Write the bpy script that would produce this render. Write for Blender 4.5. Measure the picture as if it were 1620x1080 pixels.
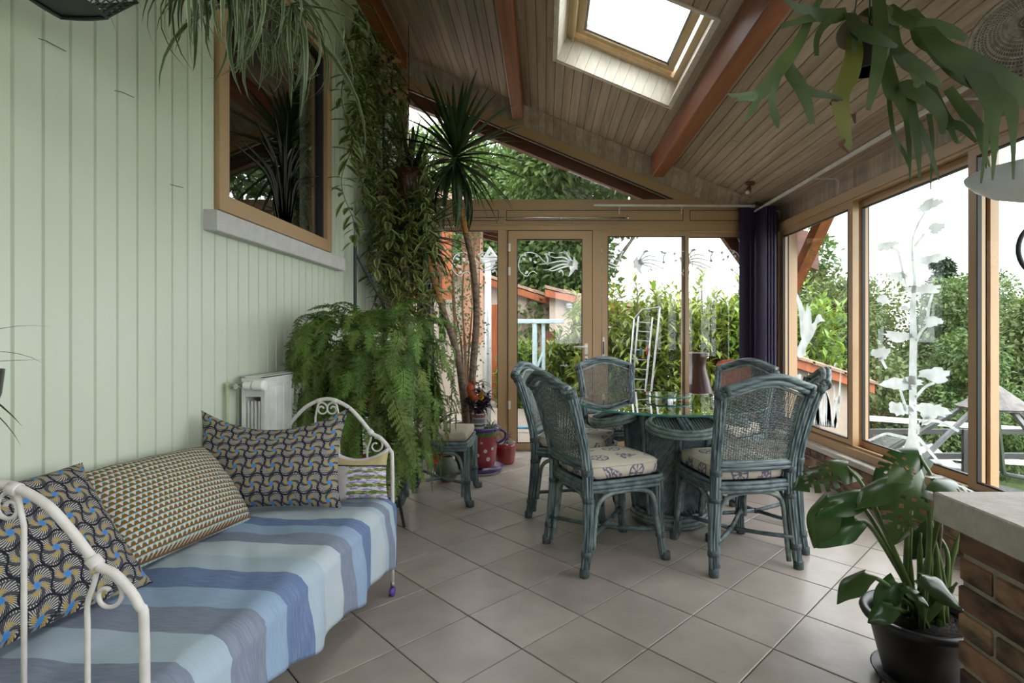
import bpy, math, random
from mathutils import Vector, Matrix, Quaternion, noise as mnoise

random.seed(7)
PI = math.pi
SC = bpy.context.scene
COL = SC.collection
for o in list(bpy.data.objects):
    bpy.data.objects.remove(o, do_unlink=True)

# ------------------------------------------------------------------ camera
HC = 1.17            # camera height
FPX = 840.0          # focal length in pixels of the 1620 px frame
CX, CY = 862.0, 530.0
cam_d = bpy.data.cameras.new('camera')
cam = bpy.data.objects.new('camera', cam_d)
COL.objects.link(cam)
cam_d.sensor_width = 36.0
cam_d.lens = FPX / 1620.0 * 36.0
cam_d.shift_x = (810.0 - CX) / 1620.0
cam_d.shift_y = (CY - 540.0) / 1620.0
cam_d.clip_start = 0.02
cam_d.clip_end = 400
cam.location = (0, 0, HC)
cam.rotation_euler = (PI / 2, 0, 0)
SC.camera = cam

# ------------------------------------------------------------------ sky and exposure
world = bpy.data.worlds.new('overcast_sky')
SC.world = world
world.use_nodes = True
wn = world.node_tree.nodes
wl = world.node_tree.links
wn.clear()
w_out = wn.new('ShaderNodeOutputWorld')
w_bg = wn.new('ShaderNodeBackground')
w_bg.inputs['Color'].default_value = (0.93, 0.97, 1.0, 1)
w_bg.inputs['Strength'].default_value = 1.15
wl.new(w_bg.outputs[0], w_out.inputs[0])
SUN_D = bpy.data.lights.new('veiled_sun', 'SUN')
SUN_D.energy = 1.0
SUN_D.angle = math.radians(50)
SUN_D.color = (1.0, 0.96, 0.9)
sun = bpy.data.objects.new('veiled_sun', SUN_D)
COL.objects.link(sun)
sun.rotation_euler = (math.radians(32), math.radians(20), 0)
vs = SC.view_settings
vs.view_transform = 'Standard'
vs.look = 'None'
vs.gamma = 1.0
vs.use_curve_mapping = False
vs.exposure = 2.34
SC.cycles.use_denoising = True
SC.cycles.max_bounces = 10
SC.cycles.diffuse_bounces = 6
SC.cycles.transparent_max_bounces = 24
SC.cycles.sample_clamp_indirect = 8.0
SC.cycles.caustics_reflective = False
SC.cycles.caustics_refractive = False

# ------------------------------------------------------------------ room constants
XL, XR, YB = -1.48, 2.28, 5.40
YR = -2.4                     # end of the room behind the camera
CA, CS = 3.37, 0.415          # ceiling height z = CA - CS * x
def zc(x): return CA - CS * x
def W(px, py, d):
    return Vector(((px - CX) * d / FPX, d, HC + (CY - py) * d / FPX))
def bX(px): return (px - CX) * YB / FPX
def bZ(py): return HC + (CY - py) * YB / FPX

# ------------------------------------------------------------------ mesh builder
class MB:
    def __init__(s):
        s.v = []; s.f = []; s.uv = None; s.smooth = False
    def quad(s, a, b, c, d):
        i = len(s.v); s.v += [tuple(a), tuple(b), tuple(c), tuple(d)]; s.f.append((i, i+1, i+2, i+3)); return s
    def poly(s, pts):
        i = len(s.v); s.v += [tuple(p) for p in pts]; s.f.append(tuple(range(i, i+len(pts)))); return s
    def box(s, x0, x1, y0, y1, z0, z1):
        i = len(s.v)
        s.v += [(x0,y0,z0),(x1,y0,z0),(x1,y1,z0),(x0,y1,z0),(x0,y0,z1),(x1,y0,z1),(x1,y1,z1),(x0,y1,z1)]
        s.f += [(i,i+3,i+2,i+1),(i+4,i+5,i+6,i+7),(i,i+1,i+5,i+4),(i+1,i+2,i+6,i+5),(i+2,i+3,i+7,i+6),(i+3,i,i+4,i+7)]
        return s
    def cbox(s, x0, x1, y0, y1, z0, z1, c):
        """box whose upper/outer edges are chamfered all round by c"""
        i = len(s.v)
        rings = [(0+c, z0), (0, z0+c), (0, z1-c), (c, z1)]
        for (k, z) in rings:
            s.v += [(x0+k,y0+k,z),(x1-k,y0+k,z),(x1-k,y1-k,z),(x0+k,y1-k,z)]
        for r in range(3):
            a = i+4*r
            for q in range(4):
                s.f.append((a+q, a+(q+1)%4, a+4+(q+1)%4, a+4+q))
        s.f.append((i+3,i+2,i+1,i)); s.f.append((i+12,i+13,i+14,i+15))
        return s
    def prism(s, pts, d):
        """closed polygon (3D, planar) extruded by the vector d"""
        n = len(pts); i = len(s.v); d = Vector(d)
        s.v += [tuple(p) for p in pts] + [tuple(Vector(p)+d) for p in pts]
        s.f.append(tuple(i+k for k in reversed(range(n))))
        s.f.append(tuple(i+n+k for k in range(n)))
        for k in range(n):
            s.f.append((i+k, i+(k+1)%n, i+n+(k+1)%n, i+n+k))
        return s
    def tube(s, pts, r, n=8, closed=False, caps=True, flute=0.0, up=None):
        pts = [Vector(p) for p in pts]
        m = len(pts)
        rr = r if isinstance(r, (list, tuple)) else [r]*m
        i0 = len(s.v)
        pn = None
        for k in range(m):
            if closed: t = pts[(k+1) % m] - pts[k-1]
            else: t = pts[min(k+1, m-1)] - pts[max(k-1, 0)]
            if t.length < 1e-9: t = Vector((0,0,1))
            t.normalize()
            if pn is None:
                h = Vector(up) if up else (Vector((0,0,1)) if abs(t.z) < .9 else Vector((1,0,0)))
                nrm = (h - t*h.dot(t)).normalized()
            else:
                nrm = pn - t*pn.dot(t)
                if nrm.length < 1e-6: nrm = t.orthogonal()
                nrm.normalize()
            pn = nrm
            b = t.cross(nrm)
            for j in range(n):
                a = 2*PI*j/n
                q = rr[k]*(1-flute*(j % 2))
                s.v.append(tuple(pts[k] + nrm*math.cos(a)*q + b*math.sin(a)*q))
        mm = m if closed else m-1
        for k in range(mm):
            a = i0+k*n; c = i0+((k+1) % m)*n
            for j in range(n):
                s.f.append((a+j, a+(j+1)%n, c+(j+1)%n, c+j))
        if caps and not closed:
            s.f.append(tuple(i0+j for j in reversed(range(n))))
            s.f.append(tuple(i0+(m-1)*n+j for j in range(n)))
        return s
    def lathe(s, prof, n=24, c=(0,0,0), axis='z', caps=True):
        """prof: list of (radius, height)"""
        i = len(s.v); c = Vector(c)
        for (r, h) in prof:
            for j in range(n):
                a = 2*PI*j/n
                if axis == 'z': p = Vector((r*math.cos(a), r*math.sin(a), h))
                elif axis == 'y': p = Vector((r*math.cos(a), h, -r*math.sin(a)))
                else: p = Vector((h, r*math.cos(a), r*math.sin(a)))
                s.v.append(tuple(c+p))
        m = len(prof)
        for k in range(m-1):
            a = i+k*n; b = a+n
            for j in range(n):
                s.f.append((a+j, a+(j+1)%n, b+(j+1)%n, b+j))
        if caps:
            s.f.append(tuple(i+j for j in reversed(range(n))))
            s.f.append(tuple(i+(m-1)*n+j for j in range(n)))
        return s
    def ball(s, c, rx, ry=None, rz=None, n=12, m=8, rot=None):
        ry = rx if ry is None else ry; rz = rx if rz is None else rz
        i = len(s.v); c = Vector(c)
        for k in range(m+1):
            t = PI*k/m
            for j in range(n):
                a = 2*PI*j/n
                p = Vector((rx*math.sin(t)*math.cos(a), ry*math.sin(t)*math.sin(a), -rz*math.cos(t)))
                if rot: p = rot @ p
                s.v.append(tuple(c+p))
        for k in range(m):
            a = i+k*n; b = a+n
            for j in range(n):
                s.f.append((a+j, a+(j+1)%n, b+(j+1)%n, b+j))
        return s
    def ribbon(s, pts, wid, side=None, fold=0.0, hint=(0,0,1)):
        """leaf-like strip: pts along the midrib, widths, optional V fold"""
        pts = [Vector(p) for p in pts]; m = len(pts); i = len(s.v)
        h = Vector(hint)
        for k in range(m):
            t = (pts[min(k+1, m-1)]-pts[max(k-1, 0)]).normalized()
            sd = Vector(side) if side is not None else t.cross(h)
            if sd.length < 1e-4: sd = t.orthogonal()
            sd.normalize()
            up = sd.cross(t).normalized()
            w = wid[k]*.5
            s.v += [tuple(pts[k]-sd*w+up*fold*w), tuple(pts[k]), tuple(pts[k]+sd*w+up*fold*w)]
        for k in range(m-1):
            a = i+3*k
            s.f += [(a, a+1, a+4, a+3), (a+1, a+2, a+5, a+4)]
        return s
    def move(s, off):
        o = Vector(off); s.v = [tuple(Vector(p)+o) for p in s.v]; return s
    def mesh(s, name, mat, smooth=None):
        me = bpy.data.meshes.new(name)
        me.from_pydata(s.v, [], s.f)
        if mat is not None: me.materials.append(mat)
        sm = s.smooth if smooth is None else smooth
        if sm:
            me.polygons.foreach_set('use_smooth', [True]*len(me.polygons))
        if s.uv:
            ul = me.uv_layers.new(name='UVMap')
            lv = [0]*len(me.loops)
            me.loops.foreach_get('vertex_index', lv)
            fl = []
            for vi in lv: fl += list(s.uv[vi])
            ul.data.foreach_set('uv', fl)
        me.update()
        return me

def link(o, parent=None):
    COL.objects.link(o)
    if parent is not None: o.parent = parent
    return o
def obj(name, mb, mat, parent=None, smooth=False, world=True):
    """ONE mesh object; mesh coordinates are world coordinates when world=True and the parent sits at an offset"""
    me = mb.mesh(name, mat, smooth) if isinstance(mb, MB) else mb
    o = bpy.data.objects.new(name, me)
    link(o, parent)
    if world and parent is not None:
        q = parent; off = Vector((0,0,0))
        while q is not None:
            off += q.location; q = q.parent
        o.location = -off
    return o
def inst(name, me, parent, loc=(0,0,0), quat=None, scale=None, kind=None):
    o = bpy.data.objects.new(name, me)
    link(o, parent)
    o.location = loc
    if quat is not None:
        o.rotation_mode = 'QUATERNION'; o.rotation_quaternion = quat
    if scale is not None:
        o.scale = scale if isinstance(scale, (tuple, list)) else (scale,)*3
    if kind: o['kind'] = kind
    return o
def tag(o, label=None, cat=None, group=None, kind=None):
    if label: o['label'] = label
    if cat: o['category'] = cat
    if group: o['group'] = group
    if kind: o['kind'] = kind
    return o
def thing(name, label, cat, loc=(0,0,0), rotz=0, group=None):
    o = bpy.data.objects.new(name, None)
    o.empty_display_size = .05
    link(o); o.location = loc; o.rotation_euler = (0,0,rotz)
    return tag(o, label, cat, group)
def struct(name, loc=(0,0,0)):
    o = bpy.data.objects.new(name, None); link(o); o.location = loc
    o['kind'] = 'structure'
    return o
def copy_tree(o, parent=None):
    c = o.copy(); COL.objects.link(c); c.parent = parent
    for ch in list(o.children): copy_tree(ch, c)
    return c
def rnd(a, b): return random.uniform(a, b)
def smoothpath(pts, n=6, closed=False):
    """Catmull-Rom through pts"""
    P = [Vector(p) for p in pts]; out = []
    m = len(P)
    rng = range(m) if closed else range(m-1)
    for i in rng:
        p1, p2 = P[i], P[(i+1) % m]
        p0 = P[i-1] if (closed or i > 0) else p1*2-p2
        p3 = P[(i+2) % m] if (closed or i+2 < m) else p2*2-p1
        for k in range(n):
            t = k/n
            out.append(0.5*((2*p1)+(p2-p0)*t+(2*p0-5*p1+4*p2-p3)*t*t+(3*p1-p0-3*p2+p3)*t**3))
    if not closed: out.append(P[-1])
    return out
def look_quat(direction, up=(0,0,1)):
    """rotation taking local +Y to direction, local +Z close to up"""
    d = Vector(direction).normalized(); u = Vector(up)
    x = d.cross(u)
    if x.length < 1e-4: x = d.orthogonal()
    x.normalize(); z = x.cross(d)
    return Matrix((x, d, z)).transposed().to_quaternion()

# ------------------------------------------------------------------ materials
MATS = {}
def new_mat(name):
    m = bpy.data.materials.new(name); m.use_nodes = True
    nt = m.node_tree; b = nt.nodes['Principled BSDF']
    return m, nt, b
def mat(name, col, col2=None, scale=8.0, stretch=(1,1,1), rough=.5, bump=0.0, bscale=None, metal=0.0, rand=0.0,
        spec=.5, detail=4.0, fac=(.35,.65), trans=0.0, coat=0.0, hue=0.0):
    if name in MATS: return MATS[name]
    m, nt, b = new_mat(name); N = nt.nodes; L = nt.links
    b.inputs['Roughness'].default_value = rough
    b.inputs['Metallic'].default_value = metal
    b.inputs['Specular IOR Level'].default_value = spec
    if coat: b.inputs['Coat Weight'].default_value = coat
    tc = N.new('ShaderNodeTexCoord'); mp = N.new('ShaderNodeMapping')
    mp.inputs['Scale'].default_value = stretch
    L.new(tc.outputs['Object'], mp.inputs[0])
    src = mp.outputs[0]
    if rand or hue:
        oi = N.new('ShaderNodeObjectInfo')
        ad = N.new('ShaderNodeVectorMath'); ad.operation = 'ADD'
        sc_ = N.new('ShaderNodeVectorMath'); sc_.operation = 'SCALE'; sc_.inputs[3].default_value = 37.0
        cv = N.new('ShaderNodeCombineXYZ')
        for q in range(3): L.new(oi.outputs['Random'], cv.inputs[q])
        L.new(cv.outputs[0], sc_.inputs[0]); L.new(src, ad.inputs[0]); L.new(sc_.outputs[0], ad.inputs[1])
        src = ad.outputs[0]
    nz = N.new('ShaderNodeTexNoise'); nz.inputs['Scale'].default_value = scale; nz.inputs['Detail'].default_value = detail
    L.new(src, nz.inputs['Vector'])
    cr = N.new('ShaderNodeValToRGB')
    c2 = col2 if col2 else tuple(c*.8 for c in col)
    cr.color_ramp.elements[0].position = fac[0]; cr.color_ramp.elements[1].position = fac[1]
    cr.color_ramp.elements[0].color = (*c2, 1); cr.color_ramp.elements[1].color = (*col, 1)
    L.new(nz.outputs['Fac'], cr.inputs[0])
    out = cr.outputs[0]
    if rand or hue:
        hs = N.new('ShaderNodeHueSaturation')
        mr = N.new('ShaderNodeMapRange'); mr.inputs[3].default_value = 1-rand; mr.inputs[4].default_value = 1+rand
        L.new(oi.outputs['Random'], mr.inputs[0]); L.new(mr.outputs[0], hs.inputs['Value'])
        if hue:
            m2 = N.new('ShaderNodeMapRange'); m2.inputs[3].default_value = .5-hue; m2.inputs[4].default_value = .5+hue
            mul = N.new('ShaderNodeMath'); mul.operation = 'MULTIPLY'; mul.inputs[1].default_value = 7.13
            fr = N.new('ShaderNodeMath'); fr.operation = 'FRACT'
            L.new(oi.outputs['Random'], mul.inputs[0]); L.new(mul.outputs[0], fr.inputs[0]); L.new(fr.outputs[0], m2.inputs[0])
            L.new(m2.outputs[0], hs.inputs['Hue'])
        L.new(out, hs.inputs['Color']); out = hs.outputs[0]
    L.new(out, b.inputs['Base Color'])
    if bump:
        nb = N.new('ShaderNodeTexNoise'); nb.inputs['Scale'].default_value = bscale or scale*3; nb.inputs['Detail'].default_value = 5
        L.new(src, nb.inputs['Vector'])
        bp = N.new('ShaderNodeBump'); bp.inputs['Strength'].default_value = bump; bp.inputs['Distance'].default_value = .01
        L.new(nb.outputs['Fac'], bp.inputs['Height']); L.new(bp.outputs[0], b.inputs['Normal'])
    if trans:
        tr = N.new('ShaderNodeBsdfTranslucent'); mx = N.new('ShaderNodeMixShader'); mx.inputs[0].default_value = trans
        L.new(out, tr.inputs['Color'])
        L.new(b.outputs[0], mx.inputs[1]); L.new(tr.outputs[0], mx.inputs[2])
        L.new(mx.outputs[0], N['Material Output'].inputs['Surface'])
    MATS[name] = m
    return m
def glass_mat(name, tint=(1,1,1), k=1.7, dark=0.0):
    """thin pane: transparent straight through, mirror reflection by Fresnel of its two faces"""
    m, nt, b = new_mat(name); N = nt.nodes; L = nt.links
    N.remove(b)
    ge = N.new('ShaderNodeNewGeometry')
    dt = N.new('ShaderNodeVectorMath'); dt.operation = 'DOT_PRODUCT'
    L.new(ge.outputs['Incoming'], dt.inputs[0]); L.new(ge.outputs['Normal'], dt.inputs[1])
    def mth(op, x, y):
        q = N.new('ShaderNodeMath'); q.operation = op
        for i_, v_ in enumerate((x, y)):
            if v_ is None: continue
            if isinstance(v_, (int, float)): q.inputs[i_].default_value = v_
            else: L.new(v_, q.inputs[i_])
        return q.outputs[0]
    co = mth('ABSOLUTE', dt.outputs['Value'], None)
    p5 = mth('POWER', mth('SUBTRACT', 1.0, co), 5.0)
    mu = N.new('ShaderNodeMath'); mu.operation = 'MULTIPLY'; mu.inputs[1].default_value = k; mu.use_clamp = True
    L.new(mth('ADD', mth('MULTIPLY', p5, .96), .04), mu.inputs[0])
    tr = N.new('ShaderNodeBsdfTransparent'); tr.inputs['Color'].default_value = (*tint, 1)
    gl = N.new('ShaderNodeBsdfGlossy'); gl.inputs['Roughness'].default_value = 0.0
    mx = N.new('ShaderNodeMixShader')
    L.new(mu.outputs[0], mx.inputs[0])
    L.new(tr.outputs[0], mx.inputs[1]); L.new(gl.outputs[0], mx.inputs[2])
    L.new(mx.outputs[0], N['Material Output'].inputs['Surface'])
    return m

def wood_mat(name, col, col2, rough=.6, grain=(1,1,1), scale=9., bump=.15, rand=.12, knots=False, gscale=2.2):
    """boards: stretched grain plus fine fibre lines, each board its own tone"""
    m, nt, b = new_mat(name); N = nt.nodes; L = nt.links
    tc = N.new('ShaderNodeTexCoord'); oi = N.new('ShaderNodeObjectInfo')
    mp = N.new('ShaderNodeMapping'); mp.inputs['Scale'].default_value = grain
    L.new(tc.outputs['Object'], mp.inputs[0])
    cv = N.new('ShaderNodeCombineXYZ')
    mm = N.new('ShaderNodeMath'); mm.operation = 'MULTIPLY'; mm.inputs[1].default_value = 53.0
    L.new(oi.outputs['Random'], mm.inputs[0])
    for q in range(3): L.new(mm.outputs[0], cv.inputs[q])
    ad = N.new('ShaderNodeVectorMath'); L.new(mp.outputs[0], ad.inputs[0]); L.new(cv.outputs[0], ad.inputs[1])
    n1 = N.new('ShaderNodeTexNoise'); n1.inputs['Scale'].default_value = scale; n1.inputs['Detail'].default_value = 6; n1.inputs['Distortion'].default_value = .6
    L.new(ad.outputs[0], n1.inputs['Vector'])
    wv = N.new('ShaderNodeTexNoise'); wv.inputs['Scale'].default_value = scale*gscale*4; wv.inputs['Detail'].default_value = 2
    L.new(ad.outputs[0], wv.inputs['Vector'])
    ma = N.new('ShaderNodeMath'); ma.operation = 'MULTIPLY_ADD'; ma.inputs[1].default_value = .35
    L.new(wv.outputs['Fac'], ma.inputs[0]); L.new(n1.outputs['Fac'], ma.inputs[2])
    cr = N.new('ShaderNodeValToRGB')
    cr.color_ramp.elements[0].position = .45; cr.color_ramp.elements[1].position = .85
    cr.color_ramp.elements[0].color = (*col2, 1); cr.color_ramp.elements[1].color = (*col, 1)
    L.new(ma.outputs[0], cr.inputs[0])
    out = cr.outputs[0]
    if knots:
        vo = N.new('ShaderNodeTexVoronoi'); vo.inputs['Scale'].default_value = 2.4
        mp2 = N.new('ShaderNodeMapping'); mp2.inputs['Scale'].default_value = tuple(max(g, .35) if g < 1 else 1.0 for g in grain)
        L.new(tc.outputs['Object'], mp2.inputs[0])
        L.new(mp2.outputs[0], vo.inputs['Vector'])
        kr = N.new('ShaderNodeValToRGB'); kr.color_ramp.elements[0].position = .03; kr.color_ramp.elements[1].position = .09
        kr.color_ramp.elements[0].color = (.25,.2,.18,1); kr.color_ramp.elements[1].color = (1,1,1,1)
        L.new(vo.outputs['Distance'], kr.inputs[0])
        mk = N.new('ShaderNodeMix'); mk.data_type = 'RGBA'; mk.blend_type = 'MULTIPLY'; mk.inputs[0].default_value = 1
        L.new(out, mk.inputs[6]); L.new(kr.outputs[0], mk.inputs[7]); out = mk.outputs[2]
    hs = N.new('ShaderNodeHueSaturation')
    mr = N.new('ShaderNodeMapRange'); mr.inputs[3].default_value = 1-rand; mr.inputs[4].default_value = 1+rand
    L.new(oi.outputs['Random'], mr.inputs[0]); L.new(mr.outputs[0], hs.inputs['Value'])
    L.new(out, hs.inputs['Color']); L.new(hs.outputs[0], b.inputs['Base Color'])
    b.inputs['Roughness'].default_value = rough
    if bump:
        bp = N.new('ShaderNodeBump'); bp.inputs['Strength'].default_value = bump; bp.inputs['Distance'].default_value = .004
        L.new(ma.outputs[0], bp.inputs['Height']); L.new(bp.outputs[0], b.inputs['Normal'])
    MATS[name] = m
    return m

M_WALL = mat('green_paint', (.565,.615,.50), (.54,.595,.475), scale=3.0, stretch=(1,1,.25), rough=.42, bump=.05, bscale=40, rand=.02)
M_WALLBACK = mat('plain_plaster', (.50,.50,.44), scale=4, rough=.8)
M_CEIL = wood_mat('whitewashed_boards', (.44,.345,.27), (.265,.195,.145), rough=.55, grain=(3.2,.16,3.2), scale=7, rand=.13)
M_CEILX = wood_mat('whitewashed_short_boards', (.42,.33,.26), (.27,.20,.15), rough=.55, grain=(3.2,3.2,.3), scale=7, rand=.13)
M_WHITEWOOD = wood_mat('white_reveal_boards', (.78,.72,.62), (.62,.55,.45), rough=.5, grain=(3,3,.3), scale=6, rand=.05)
M_BEAM = wood_mat('red_brown_beam', (.30,.085,.026), (.15,.038,.012), rough=.45, grain=(3,.16,3), scale=6, rand=.1, knots=True)
M_EXTBEAM = wood_mat('dark_stained_rafter', (.12,.035,.016), (.05,.016,.009), rough=.5, grain=(.3,3,3), scale=6, rand=.1)
M_FRAME = mat('tan_aluminium', (.435,.28,.148), (.41,.262,.138), scale=2.0, stretch=(1,1,1), rough=.38, spec=.5)
M_SEAL = mat('black_rubber_seal', (.012,.012,.013), rough=.6)
M_TILE = mat('beige_floor_tile', (.435,.38,.345), (.325,.28,.25), scale=5.0, rough=.30, bump=.12, bscale=16, rand=.07, detail=7, fac=(.3,.7), spec=.5)
M_GROUT = mat('dark_grout', (.085,.075,.068), rough=.85, scale=60)
M_STONE = mat('pale_limestone', (.50,.47,.42), (.42,.39,.35), scale=30, rough=.7, bump=.3, bscale=90)
M_SILLST = mat('grey_sill_stone', (.56,.54,.53), (.50,.48,.47), scale=18, rough=.7, bump=.1)
M_BRICK = mat('weathered_brick', (.30,.17,.10), (.055,.036,.03), scale=7, rough=.85, bump=.5, bscale=30, rand=.35, hue=.02, fac=(.38,.6), stretch=(1,1,2))
M_MORTAR = mat('mortar', (.36,.31,.25), (.28,.24,.19), scale=60, rough=.9, bump=.4, bscale=140)
M_GLASS = glass_mat('window_glass', (.97,.985,.975), 1.25)
M_DARKGLASS = glass_mat('interior_window_glass', (.9,.92,.9), 4.0)
M_WHITE = mat('white_enamel', (.78,.77,.74), rough=.35, scale=10)
M_WHITEMETAL = mat('cream_white_iron', (.68,.65,.62), (.60,.57,.54), scale=25, rough=.4, bump=.05)
M_CHROME = mat('brushed_chrome', (.6,.6,.6), rough=.25, metal=1.0)
M_PURPLE = mat('dark_purple_panel', (.030,.018,.062), (.024,.015,.05), scale=40, rough=.55, spec=.35)
M_FILM = mat('frosted_white_film', (.93,.95,.95), scale=10, rough=.6, trans=.50)
M_BLACK = mat('black_iron', (.018,.018,.02), rough=.45, scale=20)
M_DARKPLASTIC = mat('black_plastic', (.016,.016,.019), rough=.38, scale=20)
M_SOIL = mat('dark_soil', (.035,.024,.017), (.015,.011,.008), scale=60, rough=.95, bump=.8, bscale=80)
M_TERRA = mat('terracotta', (.34,.12,.06), (.27,.09,.045), scale=14, rough=.75)
# ================================================================== STRUCTURE
# ---- floor: slab + tiles laid on the diagonal
floor = struct('floor')
obj('grout_bed', MB().box(XL-.1, XR+.2, YR, YB+.12, -.12, -.004), M_GROUT, floor)
TS = .332; GJ = .005
DG = TS*math.sqrt(2)
def tile_poly(cx, cy, k):
    h = k/math.sqrt(2)
    return [(cx, cy-h), (cx+h, cy), (cx, cy+h), (cx-h, cy)]
def clip(poly, axis, lim, keep_less):
    out = []
    for i in range(len(poly)):
        a, b = poly[i-1], poly[i]
        ia = (a[axis] <= lim) == keep_less or a[axis] == lim
        ib = (b[axis] <= lim) == keep_less or b[axis] == lim
        if ia != ib:
            t = (lim-a[axis])/(b[axis]-a[axis])
            out.append((a[0]+(b[0]-a[0])*t, a[1]+(b[1]-a[1])*t))
        if ib: out.append(b)
    return out
def tile_mesh(poly):
    mb = MB(); n = len(poly)
    cx = sum(p[0] for p in poly)/n; cy = sum(p[1] for p in poly)/n
    inn = [(cx+(p[0]-cx)*.985, cy+(p[1]-cy)*.985) for p in poly]
    mb.v = [(p[0], p[1], -.012) for p in poly]+[(p[0], p[1], -.0015) for p in poly]+[(p[0], p[1], 0) for p in inn]
    for r in range(2):
        for q in range(n):
            a = r*n+q; b = r*n+(q+1) % n
            mb.f.append((a, b, b+n, a+n))
    mb.f.append(tuple(range(2*n, 3*n)))
    return mb
TM = tile_mesh(tile_poly(0, 0, TS-GJ)).mesh('tile', M_TILE)
X0T, Y0T = -.3204, 2.2185
FX0, FX1, FY0, FY1 = XL-.01, 2.19, .75, YB+.0
for i in range(-30, 31):
    for j in range(-30, 31):
        if (i+j) % 2 == 0: continue
        cx = X0T+i*DG/2; cy = Y0T+j*DG/2
        if cx < FX0-DG/2 or cx > FX1+DG/2 or cy < FY0-DG/2 or cy > FY1+DG/2: continue
        p = tile_poly(cx, cy, TS-GJ)
        if cx-DG/2 > FX0 and cx+DG/2 < FX1 and cy+DG/2 < FY1:
            inst('tile', TM, floor, (cx, cy, rnd(-.0006, .0004)))
        else:
            for ax, lim, less in ((0, FX0, False), (0, FX1, True), (1, FY1, True)):
                if p: p = clip(p, ax, lim, less)
            if len(p) > 2: obj('tile', tile_mesh(p), M_TILE, floor)

# ---- left wall: vertical tongue-and-groove boards round an inner window
wall_left = struct('wall_left')
WY0, WY1, WZ0, WZ1 = 2.38, 3.635, 1.735, 3.096
core = MB()
core.box(XL-.20, XL-.014, YR, WY0, -.05, 4.05).box(XL-.20, XL-.014, WY1, YB+.15, -.05, 4.05)
core.box(XL-.20, XL-.014, WY0, WY1, -.05, WZ0).box(XL-.20, XL-.014, WY0, WY1, WZ1, 4.05)
obj('wall_core', core, M_WALL, wall_left)
def wall_board(y0, y1, z0, z1):
    c = .004
    pts = [(XL-.014, y0+.002, z0), (XL-.009, y0+.002, z0), (XL, y0+.0055, z0), (XL, y1-.0055, z0), (XL-.009, y1-.002, z0), (XL-.014, y1-.002, z0)]
    obj('board', MB().prism(pts, (0, 0, z1-z0)), M_WALL, wall_left)
BP = .0905
y = 1.476-11*BP
obj('wall_lining', MB().box(XL-.014, XL, YR, y, 0, 3.985), M_WALL, wall_left)
while y < YB-.005:
    y1 = min(y+BP, YB+.02)
    if y1 <= WY0 or y >= WY1:
        wall_board(y, y1, 0, 3.985)
    else:
        wall_board(y, y1, 0, WZ0); wall_board(y, y1, WZ1, 3.985)
        if y < WY0-.01: wall_board(y, WY0, WZ0, WZ1)
        if y1 > WY1+.01: wall_board(WY1, y1, WZ0, WZ1)
    y += BP
# hairline wires and nails of a vanished climber on the boards
win4 = struct('window_4', (XL, 3.0, WZ0))
fw = .075
f = MB(); t0, t1 = XL-.10, XL+.022
f.box(t0, t1, WY0, WY0+fw, WZ0, WZ1)
obj('frame_stile', f, M_FRAME, win4)
obj('frame_stile', MB().box(t0, t1, WY1-fw, WY1, WZ0, WZ1), M_FRAME, win4)
obj('frame_rail', MB().box(t0, t1, WY0+fw, WY1-fw, WZ0, WZ0+fw), M_FRAME, win4)
obj('frame_rail', MB().box(t0, t1, WY0+fw, WY1-fw, WZ1-fw, WZ1), M_FRAME, win4)
s = MB(); a, b_, c, d = WY0+fw, WY1-fw, WZ0+fw, WZ1-fw
s.box(XL-.05, XL-.004, a, a+.006, c, d).box(XL-.05, XL-.004, b_-.02, b_, c, d).box(XL-.05, XL-.004, a, b_, c, c+.006).box(XL-.05, XL-.004, a, b_, d-.01, d)
obj('seal', s, M_SEAL, win4)
obj('pane', MB().quad((XL-.03, a, c), (XL-.03, b_, c), (XL-.03, b_, d), (XL-.03, a, d)), M_DARKGLASS, win4)
obj('sill', MB().cbox(XL-.01, XL+.06, 2.30, 3.78, 1.625, 1.715, .004), M_SILLST, win4)
# etched reed film on the inner window, blocked reflection put in as dark colour
M_REEDFILM = mat('etched_film_unreflecting', (.020,.017,.014), rough=.6)
rd = MB()
for k in range(19):
    t = (k-9)/9.0
    base = Vector((XL-.026, 3.08+t*.06, WZ0+fw+.005))
    hgt = rnd(.38, .74)*(1-.25*abs(t))
    tip = base+Vector((0, t*.42+rnd(-.03, .03), hgt))
    mid = base.lerp(tip, .5)+Vector((0, -t*.09, .08))
    pts = smoothpath([base, mid, tip], 6)
    n = len(pts)
    rd.ribbon(pts, [.020*(1-(q/(n-1))**2)+.0015 for q in range(n)], hint=(1, 0, 0))
obj('reed_film', rd, M_REEDFILM, win4)
# dim room behind that window
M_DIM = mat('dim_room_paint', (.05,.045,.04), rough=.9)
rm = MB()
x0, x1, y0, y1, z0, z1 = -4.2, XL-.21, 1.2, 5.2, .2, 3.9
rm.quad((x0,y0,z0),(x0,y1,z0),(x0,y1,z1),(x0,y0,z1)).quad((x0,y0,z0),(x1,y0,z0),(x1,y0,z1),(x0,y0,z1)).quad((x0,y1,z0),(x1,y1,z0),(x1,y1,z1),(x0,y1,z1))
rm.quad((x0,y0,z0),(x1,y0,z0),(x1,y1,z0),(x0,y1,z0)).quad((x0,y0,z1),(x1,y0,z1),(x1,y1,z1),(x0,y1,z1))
wi = obj('wall_inner_room', rm, M_DIM); tag(wi, kind='structure')

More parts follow.
